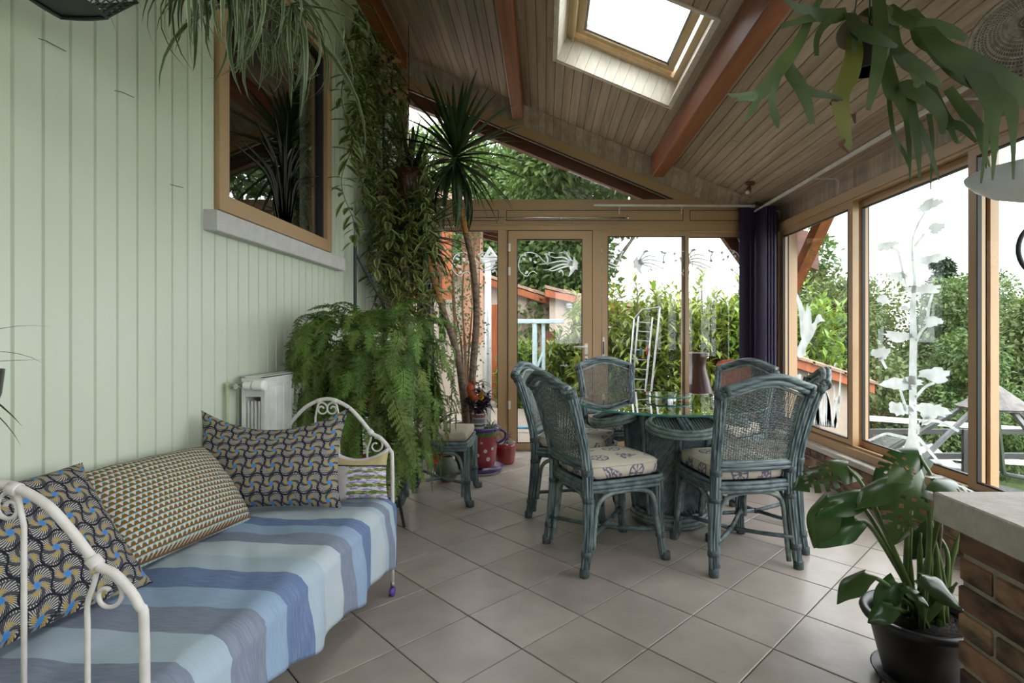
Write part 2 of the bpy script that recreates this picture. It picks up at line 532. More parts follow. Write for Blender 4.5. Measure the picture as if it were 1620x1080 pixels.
# ---- ceiling
CANG = math.atan(CS); cC, cS = math.cos(CANG), math.sin(CANG)
E = Vector((cC, 0, -cS)); NN = Vector((cS, 0, cC))
O0 = Vector((0, 0, CA))
def sl(x, yy, w):
    """point at horizontal x on the ceiling underside line, depth yy, w metres above it (perpendicular)"""
    return O0 + E*(x/cC) + NN*w + Vector((0, yy, 0))
def slope_box(mb, xa, xb, ya, yb, w0, w1):
    p = [sl(xa, ya, w0), sl(xb, ya, w0), sl(xb, ya, w1), sl(xa, ya, w1)]
    return mb.prism(p, (0, yb-ya, 0))
ceiling = struct('ceiling')
PX = .0745
SX0, SX1, SY0, SY1 = XL+21*PX, XL+33*PX, 3.02, 4.17
YC = 5.27
ROOF = .20
RY2, RY3 = -.75, .42            # second roof window, invented behind the camera to add light
M_ROOFIN = mat('roof_deck', (.2, .16, .12), rough=.9)
rb = MB()
slope_box(rb, XL-.2, SX0, YR, YB+.05, .012, ROOF); slope_box(rb, SX1, XR+.2, YR, YB+.05, .012, ROOF)
slope_box(rb, SX0, SX1, YR, RY2, .012, ROOF); slope_box(rb, SX0, SX1, RY3, SY0, .012, ROOF); slope_box(rb, SX0, SX1, SY1, YB+.05, .012, ROOF)
obj('roof_deck', rb, M_ROOFIN, ceiling)
def ceil_board(k, ya, yb):
    xa, xb = XL+k*PX, min(XL+(k+1)*PX, XR+.03)
    g = .0012; ch = .004
    pts = [sl(xa+g, ya, .012), sl(xa+g, ya, .004), sl(xa+ch, ya, 0), sl(xb-ch, ya, 0), sl(xb-g, ya, .004), sl(xb-g, ya, .012)]
    obj('board', MB().prism(pts, (0, yb-ya, 0)), M_CEIL, ceiling)
for k in range(51):
    xm = XL+(k+.5)*PX
    lo, hi = .5, YC
    if SX0 < xm < SX1:
        ceil_board(k, lo, SY0); ceil_board(k, SY1, hi)
    elif random.random() < .6:
        j = rnd(2.2, 4.8); ceil_board(k, lo, j-.001); ceil_board(k, j+.001, hi)
    else:
        ceil_board(k, lo, hi)
lin = MB(); slope_box(lin, XL, SX0, YR, .5, 0, .012); slope_box(lin, SX1, XR+.03, YR, .5, 0, .012); slope_box(lin, SX0, SX1, YR, RY2, 0, .012); slope_box(lin, SX0, SX1, RY3, .5, 0, .012)
obj('ceiling_lining', lin, M_CEIL, ceiling)
# flared return down to the gable frame
def ret_low(x): return max(3.20-.416*x, 2.475)
for k in range(51):
    xa, xb = XL+k*PX+.001, XL+(k+1)*PX-.001
    if xb > 2.12: break
    za, zb = zc(xa), zc(xb)
    la, lb = ret_low(xa)-.01, ret_low(xb)-.01
    if za-la < .03: continue
    mb = MB(); mb.prism([(xa, YC-.004, za), (xb, YC-.004, zb), (xb, YB-.005, lb), (xa, YB-.005, la)], (0, .012, .008))
    obj('return_board', mb, M_CEILX, ceiling)
# thin bead where ceiling and return meet
obj('bead', MB().tube([(XL, YC-.006, zc(XL)+.002), (2.1, YC-.006, zc(2.1)+.002)], .007, 6), M_CEILX, ceiling)

# ---- purlins under the ceiling
for (xm, wd, dp, y1) in ((XL+.06, .12, .17, 5.23), (-.265, .115, .165, 5.25), (1.12, .125, .165, 5.25)):
    bm = struct('beam', (xm, 0, zc(xm)))
    zz = zc(xm)
    mb = MB(); c = .008
    x0, x1 = xm-wd/2, xm+wd/2
    z0 = zc(xm+wd/2)-dp+.02
    pts = [(x0, .4, zc(x0)), (x0, .4, z0+c), (x0+c, .4, z0), (x1-c, .4, z0), (x1, .4, z0+c), (x1, .4, zc(x1))]
    mb.prism(pts, (0, y1-.4, 0))
    obj('timber', mb, M_BEAM, bm)

# ---- roof window
win6 = struct('window_6', (.53, 3.6, 3.15))
RD = .19
M_PINE = mat('varnished_pine', (.58,.43,.25), (.50,.36,.19), scale=6, stretch=(4,.6,4), rough=.35)
M_ALU = mat('grey_aluminium', (.35,.36,.37), rough=.35, metal=.6)
def rbrd(pts): obj('reveal_board', MB().poly(pts), M_WHITEWOOD, win6)
nb = 12
for k in range(nb):                      # far reveal, board by board
    xa = SX0+(SX1-SX0)*k/nb+.001; xb = SX0+(SX1-SX0)*(k+1)/nb-.001
    mb = MB(); mb.prism([sl(xa, SY1, -.002), sl(xb, SY1, -.002), sl(xb, SY1, RD), sl(xa, SY1, RD)], (0, -.012, 0))
    obj('reveal_board', mb, M_WHITEWOOD, win6)
    mb = MB(); mb.prism([sl(xa, SY0, -.002), sl(xb, SY0, -.002), sl(xb, SY0, RD), sl(xa, SY0, RD)], (0, .012, 0))
    obj('reveal_board', mb, M_WHITEWOOD, win6)
for side, xs, dx in ((0, SX0, .012), (1, SX1, -.012)):
    for (w0, w1) in ((-.002, .095), (.097, RD)):
        mb = MB(); slope_box(mb, min(xs, xs+dx), max(xs, xs+dx), SY0-.01, SY1+.01, w0, w1)
        obj('reveal_board', mb, M_WHITEWOOD, win6)
ed = MB()
slope_box(ed, SX0-.02, SX0, SY0-.02, SY1+.02, -.008, .004); slope_box(ed, SX1, SX1+.02, SY0-.02, SY1+.02, -.008, .004)
slope_box(ed, SX0, SX1, SY1, SY1+.02, -.008, .004); slope_box(ed, SX0, SX1, SY0-.02, SY0, -.008, .004)
obj('edge_bead', ed, M_WHITEWOOD, win6)
def rect_frame(nm, m, xa, xb, ya, yb, wd, w0, w1):
    for (p, q, r, t) in ((xa, xa+wd, ya, yb), (xb-wd, xb, ya, yb), (xa+wd, xb-wd, ya, ya+wd), (xa+wd, xb-wd, yb-wd, yb)):
        mb = MB(); slope_box(mb, p, q, r, t, w0, w1); obj(nm, mb, m, win6)
rect_frame('frame', M_PINE, SX0-.005, SX1+.005, SY0-.005, SY1+.005, .062, RD, RD+.07)
rect_frame('sash', M_PINE, SX0+.075, SX1-.075, SY0+.07, SY1-.075, .05, RD+.03, RD+.09)
rect_frame('glazing_seal', M_ALU, SX0+.125, SX1-.125, SY0+.12, SY1-.125, .016, RD+.045, RD+.085)
mb = MB(); slope_box(mb, SX0+.058, SX0+.074, SY0, SY1, RD-.02, RD+.06); obj('side_track', mb, M_PINE, win6)
mb = MB(); slope_box(mb, SX0+.08, SX1-.08, SY0+.06, SY1-.06, RD+.075, RD+.079); obj('pane', mb, M_GLASS, win6)

win13_added = struct('window_13', (.53, -.2, 3.15))  # unseen roof window, added to brighten the wall and foreground floor
for (p, q, r, t_) in ((SX0, SX0+.06, RY2, RY3), (SX1-.06, SX1, RY2, RY3), (SX0+.06, SX1-.06, RY2, RY2+.06), (SX0+.06, SX1-.06, RY3-.06, RY3)):
    mb = MB(); slope_box(mb, p, q, r, t_, .10, .22); obj('frame', mb, M_PINE, win13_added)
mb = MB(); slope_box(mb, SX0+.05, SX1-.05, RY2+.05, RY3-.05, .17, .174); obj('pane', mb, M_GLASS, win13_added)

# ---- back wall: tan aluminium frames, door, sliders, glazed gable
def fbox(nm, parent, xa, xb, za, zb, ya=YB-.02, yb=YB+.06, m=None, c=.003):
    return obj(nm, MB().cbox(xa, xb, ya, yb, za, zb, c), m or M_FRAME, parent)
zT0, zT1 = bZ(365), bZ(316)
trim1 = struct('trim_1', (0, YB, zT0))
fbox('transom', trim1, bX(645), 2.235, zT0, zT1)
for (xa, xb) in ((648, 789), (801, 1080), (1090, 1187)):
    s = MB(); a, b_ = bX(xa), bX(xb); zA, zB_ = bZ(350), bZ(333); w = .006
    s.box(a, b_, YB-.0215, YB-.0195, zA, zA+w).box(a, b_, YB-.0215, YB-.0195, zB_-w, zB_)
    s.box(a, a+w, YB-.0215, YB-.0195, zA, zB_).box(b_-w, b_, YB-.0215, YB-.0195, zA, zB_)
    obj('panel_joint', s, M_SEAL, trim1)
    fbox('panel', trim1, a+.008, b_-.008, zA+.008, zB_-.008, YB-.026, YB-.019, c=.002)
fbox('ledge', trim1, bX(645), 2.235, bZ(357), bZ(354), YB-.03, YB-.019)
# air vent above the small pane
v = MB().cbox(bX(690), bX(722), YB-.028, YB-.018, bZ(360), bZ(355), .002)
vent = obj('vent', v, M_WHITE, trim1)
for k in range(7):
    xx = bX(695)+k*.026
    obj('slot', MB().box(xx, xx+.012, YB-.030, YB-.0275, bZ(359), bZ(356.5)), M_BLACK, vent)
def pane(parent, xa, xb, za, zb, yy=YB+.02):
    return obj('pane', MB().quad((xa, yy, za), (xb, yy, za), (xb, yy, zb), (xa, yy, zb)), M_GLASS, parent)
def seal(parent, xa, xb, za, zb, yy=YB-.016, w=.007):
    s = MB(); t = .03
    s.box(xa, xa+w, yy, yy+t, za, zb).box(xb-w, xb, yy, yy+t, za, zb).box(xa+w, xb-w, yy, yy+t, za, za+w).box(xa+w, xb-w, yy, yy+t, zb-w, zb)
    return obj('seal', s, M_SEAL, parent)
window_1 = struct('window_1', (bX(720), YB, 0))
fbox('stile', window_1, XL, bX(645), 0, 3.72)
fbox('stile', window_1, bX(788), bX(804), 0, zT0)
fbox('rail', window_1, bX(645), bX(788), 0, .09)
seal(window_1, bX(645), bX(788), .09, zT0); pane(window_1, bX(645), bX(788), .09, zT0)
door = struct('door_1', (bX(870), YB, 0))
dx0, dx1 = bX(804), bX(937)
gx0, gx1, gz0, gz1 = bX(818), bX(921), bZ(700), bZ(379)
fbox('stile', door, dx0+.004, gx0, .012, zT0-.006, YB-.035)
fbox('stile', door, gx1, dx1-.004, .012, zT0-.006, YB-.035)
fbox('rail', door, gx0, gx1, .012, gz0, YB-.035); fbox('rail', door, gx0, gx1, gz1, zT0-.006, YB-.035)
j = MB(); w = .006
j.box(dx0-.002, dx0+.004, YB-.03, YB, .01, zT0).box(dx1-.004, dx1+.002, YB-.03, YB, .01, zT0).box(dx0, dx1, YB-.03, YB, zT0-.006, zT0)
obj('joint', j, M_SEAL, door)
seal(door, gx0, gx1, gz0, gz1, YB-.03); pane(door, gx0, gx1, gz0, gz1, YB)
for py in (393, 430, 640):
    h = MB(); x_ = bX(806)
    h.lathe([(.011, 0), (.013, .004), (.013, .036), (.011, .04), (.011, .044), (.013, .048), (.013, .08), (.011, .084)], 12, (x_, YB-.042, bZ(py)-.04))
    obj('hinge', h, M_WHITE, door, smooth=False)
hx = bX(927)
hp = MB().cbox(hx-.016, hx+.016, YB-.043, YB-.034, bZ(560), bZ(543), .003)
hd = obj('handle', hp, M_WHITE, door)
obj('lever', MB().tube([(hx, YB-.043, bZ(548)), (hx, YB-.085, bZ(548)), (hx-.02, YB-.09, bZ(548)), (hx-.13, YB-.085, bZ(549))], .010, 10), M_WHITE, hd, smooth=True)
kp = obj('keyplate', MB().cbox(hx-.016, hx+.016, YB-.043, YB-.034, bZ(574), bZ(563), .003), M_WHITE, door)
obj('cylinder_lock', MB().lathe([(.009, -.004), (.009, .012)], 12, (hx, YB-.05, bZ(568)), axis='y'), M_BLACK, kp)
obj('threshold', MB().box(dx0, dx1, YB-.03, YB+.06, 0, .012), M_ALU, door)
window_2 = struct('window_2', (bX(1090), YB, 0))
zS1 = bZ(374); zS0 = .11
fbox('jamb', window_2, bX(937), bX(951), 0, zT0-.001, YB-.03)
fbox('track', window_2, bX(951), 2.235, 0, .05, YB-.03, YB+.08)
fbox('header', window_2, bX(951), 2.235, bZ(368), zT0-.001, YB-.03, YB+.08)
# sash one (inner track)
fbox('stile', window_2, bX(952), bX(961), .05, bZ(367), YB-.025, YB+.015)
fbox('stile', window_2, bX(1083), bX(1089), .05, bZ(367), YB-.025, YB+.015)
fbox('rail', window_2, bX(961), bX(1083), .05, zS0, YB-.025, YB+.015)
fbox('rail', window_2, bX(961), bX(1083), zS1, bZ(367), YB-.025, YB+.015)
seal(window_2, bX(961), bX(1083), zS0, zS1, YB-.02); pane(window_2, bX(961), bX(1083), zS0, zS1, YB-.003)
# sash two (outer track)
fbox('stile', window_2, bX(1080), bX(1086), .05, bZ(367), YB+.025, YB+.065)
fbox('stile', window_2, bX(1216), 2.235, 0, zT0-.002, YB+.025, YB+.065)
fbox('rail', window_2, bX(1086), bX(1216), .05, zS0, YB+.025, YB+.065)
fbox('rail', window_2, bX(1086), bX(1216), zS1, bZ(367), YB+.025, YB+.065)
seal(window_2, bX(1086), bX(1216), zS0, zS1, YB+.03); pane(window_2, bX(1086), bX(1216), zS0, zS1, YB+.045)
sh = obj('pull_handle', MB().cbox(bX(952.5), bX(956), YB-.04, YB-.024, bZ(576), bZ(533), .004), M_WHITE, window_2)
obj('finger_recess', MB().cbox(bX(953.2), bX(955.3), YB-.042, YB-.039, bZ(560), bZ(540), .001), M_BLACK, sh)
# glazed gable
window_3 = struct('window_3', (0, YB, zT1))
tt = lambda x: 3.20-.416*x
th = .105
x_end = (3.20-th-zT1)/.416
mb = MB(); mb.prism([(XL, YB-.02, tt(XL)), (XL, YB-.02, tt(XL)-th), (x_end, YB-.02, zT1), ((3.20-zT1)/.416, YB-.02, zT1)], (0, .08, 0))
obj('raked_rail', mb, M_FRAME, window_3)
mb = MB(); mb.prism([(XL+.08, YB-.012, tt(XL+.08)-th), (XL+.08, YB-.012, tt(XL+.08)-th-.012), (x_end-.03, YB-.012, zT1), (x_end, YB-.012, zT1)], (0, .03, 0))
obj('seal', mb, M_SEAL, window_3)
obj('pane', MB().poly([(XL+.07, YB+.02, zT1-.01), (x_end+.02, YB+.02, zT1-.01), (XL+.07, YB+.02, tt(XL+.07)-th+.02)]), M_GLASS, window_3)
# solid gable filling behind the return boards
mb = MB(); mb.prism([(XL-.1, YB+.03, tt(XL-.1)-.03), (2.4, YB+.03, 2.2), (2.4, YB+.03, 3.0), (XL-.1, YB+.03, 4.3)], (0, .05, 0))
gb = obj('wall_gable', mb, M_EXTBEAM); tag(gb, kind='structure')

# ---- right wall: low brick wall, stone ledge, sliding windows, board fascia
wall_right = struct('wall_right')
obj('wall_core', MB().box(2.198, 2.46, YR, YB+.1, 0, .243), M_MORTAR, wall_right)
BH, BL = .070, .215
BM_R = [MB().cbox(-.006, .05, -BL/2, BL/2, 0, BH, .004).mesh('brick', M_BRICK) for _ in range(1)]
for c in range(3):
    y = 1.0-(c % 2)*.11
    while y < YB-.1:
        inst('brick', BM_R[0], wall_right, (2.196+rnd(-.002, .002), y+BL/2, .006+c*.079))
        y += BL+.011
obj('ledge', MB().cbox(2.165, 2.30, YR, YB, .243, .285, .005), M_STONE, wall_right)
ob = obj('header_core', MB().box(2.32, 2.46, YR, YB+.1, 2.235, 2.42), M_FRAME, wall_right)
y = .9
while y < YB:
    y1 = min(y+.085, YB)
    obj('fascia_board', MB().cbox(2.30, 2.322, y+.001, y1-.001, 2.235, zc(2.30)+.01, .003), M_CEILX, wall_right)
    y += .085
obj('fascia_lining', MB().box(2.30, 2.322, YR, .9, 2.235, zc(2.3)+.01), M_CEILX, wall_right)
zB0, zB1, zH0, zH1 = .285, .397, 2.105, 2.24
obj('track', MB().cbox(2.235, 2.42, YR, YB, zB0, .345, .004).cbox(2.255, 2.275, YR, YB, .345, .362, .002).cbox(2.33, 2.35, YR, YB, .345, .362, .002), M_FRAME, wall_right)
obj('head_track', MB().cbox(2.235, 2.42, YR, YB, 2.165, zH1, .004).cbox(2.25, 2.262, YR, YB, 2.15, 2.166, .001), M_FRAME, wall_right)
obj('corner_post', MB().cbox(2.235, 2.42, 5.09, YB+.06, .285, zH1, .004), M_FRAME, wall_right)
edges = [5.09, 3.92, 2.80, 1.68, .56, -.56, -1.68, YR]
for k in range(7):
    yb, ya = edges[k], edges[k+1]
    n = k+5 if k < 1 else k+6
    wn_ = struct('window_%d' % n, (XR, (ya+yb)/2, zB1))
    xo = 2.255 if k % 2 == 0 else 2.325
    yo = .03
    a, b_ = ya-(yo if k % 2 else yo), yb+(0 if k == 0 else yo)
    sw = .058
    fb = lambda nm, p, q, z0, z1: obj(nm, MB().cbox(xo, xo+.045, p, q, z0, z1, .003), M_FRAME, wn_)
    fb('stile', a, a+sw, .35, 2.16); fb('stile', b_-sw, b_, .35, 2.16)
    fb('rail', a+sw, b_-sw, .35, zB1); fb('rail', a+sw, b_-sw, zH0, 2.16)
    s = MB(); w = .008
    s.box(xo-.002, xo+.02, a+sw, a+sw+w, zB1, zH0).box(xo-.002, xo+.02, b_-sw-w, b_-sw, zB1, zH0)
    s.box(xo-.002, xo+.02, a+sw, b_-sw, zB1, zB1+w).box(xo-.002, xo+.02, a+sw, b_-sw, zH0-w, zH0)
    # weather strip at the meeting stile
    s.box(xo+.045, xo+.07, b_-sw*.6, b_-.004, .36, 2.15)
    obj('seal', s, M_SEAL, wn_)
    obj('pane', MB().quad((xo+.022, a+sw, zB1), (xo+.022, b_-sw, zB1), (xo+.022, b_-sw, zH0), (xo+.022, a+sw, zH0)), M_GLASS, wn_)

# ---- rear wall behind the camera, solid; its one window is invented for light
wall_rear = struct('wall_rear')
mb = MB(); mb.prism([(XL-.2, YR, 2.3), (2.45, YR, 2.3), (2.45, YR, zc(2.45)), (XL-.2, YR, zc(XL-.2))], (0, -.12, 0))
mb.box(XL-.2, .2, YR-.12, YR, -.05, 2.3).box(1.5, 2.45, YR-.12, YR, -.05, 2.3).box(.2, 1.5, YR-.12, YR, -.05, .9)
obj('wall_core', mb, M_WALLBACK, wall_rear)
obj('frame', MB().box(.2, .26, YR-.1, YR, .9, 2.3).box(1.44, 1.5, YR-.1, YR, .9, 2.3).box(.26, 1.44, YR-.1, YR, 2.24, 2.3).box(.26, 1.44, YR-.1, YR, .9, .96), M_FRAME, wall_rear)
obj('pane', MB().quad((.26, YR-.05, .96), (1.44, YR-.05, .96), (1.44, YR-.05, 2.24), (.26, YR-.05, 2.24)), M_GLASS, wall_rear)

# ---- eaves outside: rafters, soffit, zinc gutter, corner post and brace
M_ZINC = mat('zinc', (.36,.37,.38), (.28,.29,.30), scale=12, rough=.5, metal=.4)
eave = struct('roof_eaves', (2.7, 2, 2.3))
mb = MB(); slope_box(mb, XR+.18, 2.60, YR, 5.95, .06, .12); slope_box(mb, XL-.2, XR+.18, YB+.06, 5.95, .06, .14)
obj('soffit', mb, M_EXTBEAM, eave)
for yy in (5.86, 4.9, 4.1, 3.3, 2.5, 1.7, .9):
    mb = MB(); slope_box(mb, XR+.15, 2.57, yy-.04, yy+.04, -.03, .06); obj('rafter_tail', mb, M_EXTBEAM, eave)
mb = MB()
gz = 2.352
prof = [(2.655+.065*math.cos(a), gz+.0+.065*math.sin(a)) for a in [PI+PI*k/10 for k in range(11)]]
for k in range(10):
    (xa, za), (xb, zb) = prof[k], prof[k+1]
    mb.quad((xa, YR, za), (xb, YR, zb), (xb, 5.95, zb), (xa, 5.95, za))
mb.poly([(p[0], 5.95, p[1]) for p in prof]).poly([(p[0], YR, p[1]) for p in prof])
obj('gutter', mb, M_ZINC, eave, smooth=False)
# outer rafter seen through the gable glass
mb = MB(); mb.prism([(XL-.3, 5.62, 3.42+.74), (2.9, 5.62, 3.42-.415*2.9), (2.9, 5.62, 3.03-.405*2.9), (XL-.3, 5.62, 3.03+.405*1.78)], (0, .10, 0))
obj('rake_rafter', mb, M_EXTBEAM, eave)
post = struct('trim_2', (2.55, 5.62, 0))
obj('post', MB().cbox(2.47, 2.60, 5.55, 5.68, -.3, 2.32, .006), M_BEAM, post)
mb = MB()
def brace(mb, p, q, w, d):
    p, q = Vector(p), Vector(q); t = (q-p).normalized(); s_ = Vector((0, 1, 0)) if abs(t.y) < .7 else Vector((1, 0, 0))
    s_ = (s_-t*s_.dot(t)).normalized(); u = t.cross(s_)
    pts = [p+s_*w/2+u*d/2, p-s_*w/2+u*d/2, p-s_*w/2-u*d/2, p+s_*w/2-u*d/2]
    return mb.prism(pts, q-p)
brace(mb, (2.535, 5.60, 1.50), (2.535, 4.74, 2.30), .10, .12)
obj('brace', mb, M_BEAM, post)
mb = MB(); brace(mb, (2.535, 5.60, 1.35), (1.75, 5.60, 2.45), .09, .11)
obj('brace', mb, M_EXTBEAM, post)
# ================================================================== OUTSIDE
M_GRAVEL = mat('pale_gravel', (.30,.255,.21), (.21,.175,.14), scale=90, rough=.95, bump=.6, bscale=160, detail=8)
M_GRASS = mat('rough_meadow', (.12,.17,.05), (.06,.10,.03), scale=3, rough=.95, bump=.5, bscale=30)
M_RENDER = mat('beige_render', (.36,.295,.25), (.32,.26,.215), scale=5, rough=.9, bump=.15, bscale=70)
M_PINKWALL = mat('ochre_render', (.40,.21,.14), (.35,.18,.12), scale=6, rough=.9, bump=.2, bscale=60)
M_ORANGE = mat('orange_stained_wood', (.32,.085,.025), (.23,.06,.018), scale=6, stretch=(4,4,.5), rough=.6)
M_ROOFTILE = mat('canal_tile', (.28,.18,.13), (.17,.11,.08), scale=9, rough=.85, rand=.25, bump=.2)
M_LEAFA = mat('laurel_leaf', (.26,.36,.05), (.12,.20,.028), scale=5, rough=.38, rand=.35, hue=.02, trans=.3)
M_LEAFTREE = mat('broad_tree_leaf', (.085,.145,.03), (.045,.085,.02), scale=1.3, rough=.55, rand=.1, trans=.3)
M_LEAFTREE2 = mat('pale_tree_leaf', (.115,.165,.035), (.065,.105,.028), scale=1.3, rough=.55, rand=.1, trans=.3)
M_LEAFDARK = mat('conifer_needle', (.045,.085,.045), (.025,.055,.03), scale=2, rough=.6, rand=.1, trans=.1)
M_BARK = mat('grey_bark', (.14,.11,.085), (.07,.055,.045), scale=14, stretch=(1,1,.3), rough=.9, bump=.6)

g = MB(); g.quad((-14, YB+.13, -.08), (3.3, YB+.13, -.08), (3.3, 34, -.08), (-14, 34, -.08)).quad((XR+.2, -8, -.3), (3.3, -8, -.3), (3.3, YB+.13, -.12), (XR+.2, YB+.13, -.12))
tag(obj('ground_yard', g, M_GRAVEL), kind='structure')
g = MB(); nx, ny = 24, 14
xs = [3.3+(i/nx)**1.4*70 for i in range(nx+1)]; ys = [-12+j*62/ny for j in range(ny+1)]
def gzf(x): return -.1-2.6*min(1, max(0, (x-3.3)/3.2))**.8-.02*max(0, x-6)
for i in range(nx):
    for j_ in range(ny):
        g.quad((xs[i], ys[j_], gzf(xs[i])), (xs[i+1], ys[j_], gzf(xs[i+1])), (xs[i+1], ys[j_+1], gzf(xs[i+1])), (xs[i], ys[j_+1], gzf(xs[i])))
tag(obj('ground_slope', g, M_GRASS), kind='structure')

# ---- foliage helpers
def add_leaf(mb, p, d, up, ln, wd):
    """folded two-quad leaf: 6 verts"""
    d = d.normalized(); s = d.cross(up)
    if s.length < 1e-3: s = d.orthogonal()
    s.normalize(); u = s.cross(d)
    i = len(mb.v)
    m = p+d*ln*.5
    mb.v += [tuple(p), tuple(m+s*wd*.5+u*wd*.12), tuple(p+d*ln-u*ln*.08), tuple(m-s*wd*.5+u*wd*.12)]
    mb.f += [(i, i+1, i+2), (i, i+2, i+3)]
def rvec():
    while True:
        v = Vector((rnd(-1,1), rnd(-1,1), rnd(-1,1)))
        if .05 < v.length < 1: return v.normalized()
def crown_mesh(name, blobs, n, ln, wd, m):
    mb = MB(); tot = sum(b[3]**2 for b in blobs)
    for (x, y, z, r) in blobs:
        k = int(n*r*r/tot)
        for _ in range(k):
            d = rvec(); rr = r*(.55+.5*random.random()**.6)
            p = Vector((x, y, z))+Vector((d.x, d.y, d.z*.85))*rr
            out = (d+rvec()*.8+Vector((0, 0, -.25))).normalized()
            add_leaf(mb, p, out, (d+rvec()*.4+Vector((0,0,.6))).normalized(), ln*rnd(.6, 1.3), wd*rnd(.6, 1.3))
    return mb.mesh(name, m)
def tree_blobs(h, r, nb, seed):
    rs = random.Random(seed); out = []
    for k in range(nb):
        t = rs.random(); z = h*(.28+.68*t)
        rad = r*math.sin(PI*min(.97, .25+.68*t))
        a = rs.uniform(0, 2*PI); q = rad*rs.random()**.5*.75
        out.append((q*math.cos(a), q*math.sin(a), z, r*rs.uniform(.28, .5)))
    return out
TREES = []
for k in range(4):
    TREES.append(crown_mesh('crown', tree_blobs(6.5, 2.6, 24, 11+k), 15000, .20, .115, M_LEAFTREE if k % 2 else M_LEAFTREE2))
trunk_mb = MB().tube([(0,0,-.3), (.06,0,1.2), (-.05,.05,2.6), (.05,0,4.6)], [.20,.16,.12,.05], 8)
for a in (0.4, 2.2, 4.1, 5.3):
    trunk_mb.tube([(0,0,2.0), (.7*math.cos(a), .7*math.sin(a), 3.1), (1.4*math.cos(a), 1.4*math.sin(a), 4.0)], [.09,.06,.02], 6)
TRUNK = trunk_mb.mesh('trunk', M_BARK)
def tree(k, x, y, z, s, rz, label, group='broadleaf trees outside', sz=None):
    t = thing('broadleaf_tree', label, 'tree', (x, y, z), rz, group)
    t.scale = (s, s, sz or s)
    c = inst('crown', TREES[k], t); c['kind'] = 'stuff'
    inst('trunk', TRUNK, t)
    return t
# valley side, seen through the sliding windows
vt = [
 (1, 9.3, 19.5, -3.1, 1.15, 'bushy green tree behind the flying duck film, nearest the corner post'),
 (0, 8.2, 15.0, -3.0, .80, 'low bright tree below the flying duck film, above the tiled shed roof'),
 (2, 12.6, 21.0, -3.3, .95, 'pale tree seen between the sash stile and the white tree film'),
 (3, 13.2, 17.0, -3.2, .86, 'mid-green tree right behind the trunk of the white tree film'),
 (1, 15.4, 19.0, -3.3, .95, 'dark green tree behind the upper branches of the white tree film'),
 (0, 13.8, 14.5, -3.2, .80, 'bright tree beside the second meeting stile, above the pavilion cap'),
 (3, 16.6, 16.6, -3.3, .92, 'tree filling the last sliding window, left half, behind the pavilion'),
 (2, 18.8, 17.6, -3.3, .98, 'tall pale tree in the last sliding window at the picture edge'),
 (1, 18.5, 22.0, -3.5, 1.05, 'far round-topped tree on the valley skyline behind the meeting stile'),
 (2, 11.0, 26.0, -3.5, 1.05, 'distant pale tree on the skyline between duck and white tree films'),
 (0, 22.0, 20.0, -3.5, 1.0, 'distant tree beyond the picture edge of the valley row'),
 (3, 10.4, 13.2, -3.0, .60, 'small leafy tree low behind the parked dark car'),
]
for i, (k, x, y, z, s, lb) in enumerate(vt): tree(k, x, y, z, s, i*1.3, lb)
# conifer on the skyline
con = thing('conifer', 'dark pointed conifer rising above the valley trees beside the white tree film', 'tree', (17.8, 23.8, -4.7))
mb = MB()
for k in range(46):
    t = k/46.0; z = 1.0+8.4*t; r = 2.3*(1-t)**.85+.12
    for q in range(int(9-4*t)):
        a = rnd(0, 2*PI); e = Vector((math.cos(a)*r, math.sin(a)*r, z-.25*r)); b0 = Vector((0, 0, z))
        for _ in range(34):
            u = rnd(.1, 1); p = b0.lerp(e, u)+rvec()*.10
            add_leaf(mb, p, (e-b0).normalized()+rvec()*.7, Vector((0,0,1)), .34, .12)
c_ = inst('crown', mb.mesh('crown', M_LEAFDARK), con); c_['kind'] = 'stuff'
inst('trunk', MB().tube([(0,0,-.2), (0,0,9.2)], [.2,.03], 8).mesh('trunk', M_BARK), con)
# big trees over the yard (through gable glass, door and small pane)
yt = [
 (1, -1.3, 15.5, -.5, 1.15, 'large leafy tree spreading behind the glazed gable and the outbuilding roof'),
 (3, -.2, 13.8, -.4, .92, 'tree whose leafy edge shows in the upper corner of the sliding door glass'),
 (0, -3.2, 16.5, -.5, 1.1, 'leafy tree behind the ochre house corner beyond the small pane'),
 (2, -.2, 19.0, -.5, 1.25, 'far pale tree above the outbuilding seen through the door glass'),
]
hb = [(random.Random(5+q).uniform(-3.2, 3.4), random.Random(50+q).uniform(-2, 2), random.Random(90+q).uniform(4.4, 5.9), random.Random(70+q).uniform(.6, .95)) for q in range(22)]
TREES.append(crown_mesh('crown', hb, 15000, .19, .11, M_LEAFTREE))
yt.append((4, 1.1, 12.6, -.1, 1.0, 'tall tree with a high spreading crown above the laurel hedge'))
for i, (k, x, y, z, s, lb) in enumerate(yt): tree(k, x, y, z, s, 2+i*1.7, lb, 'yard trees')

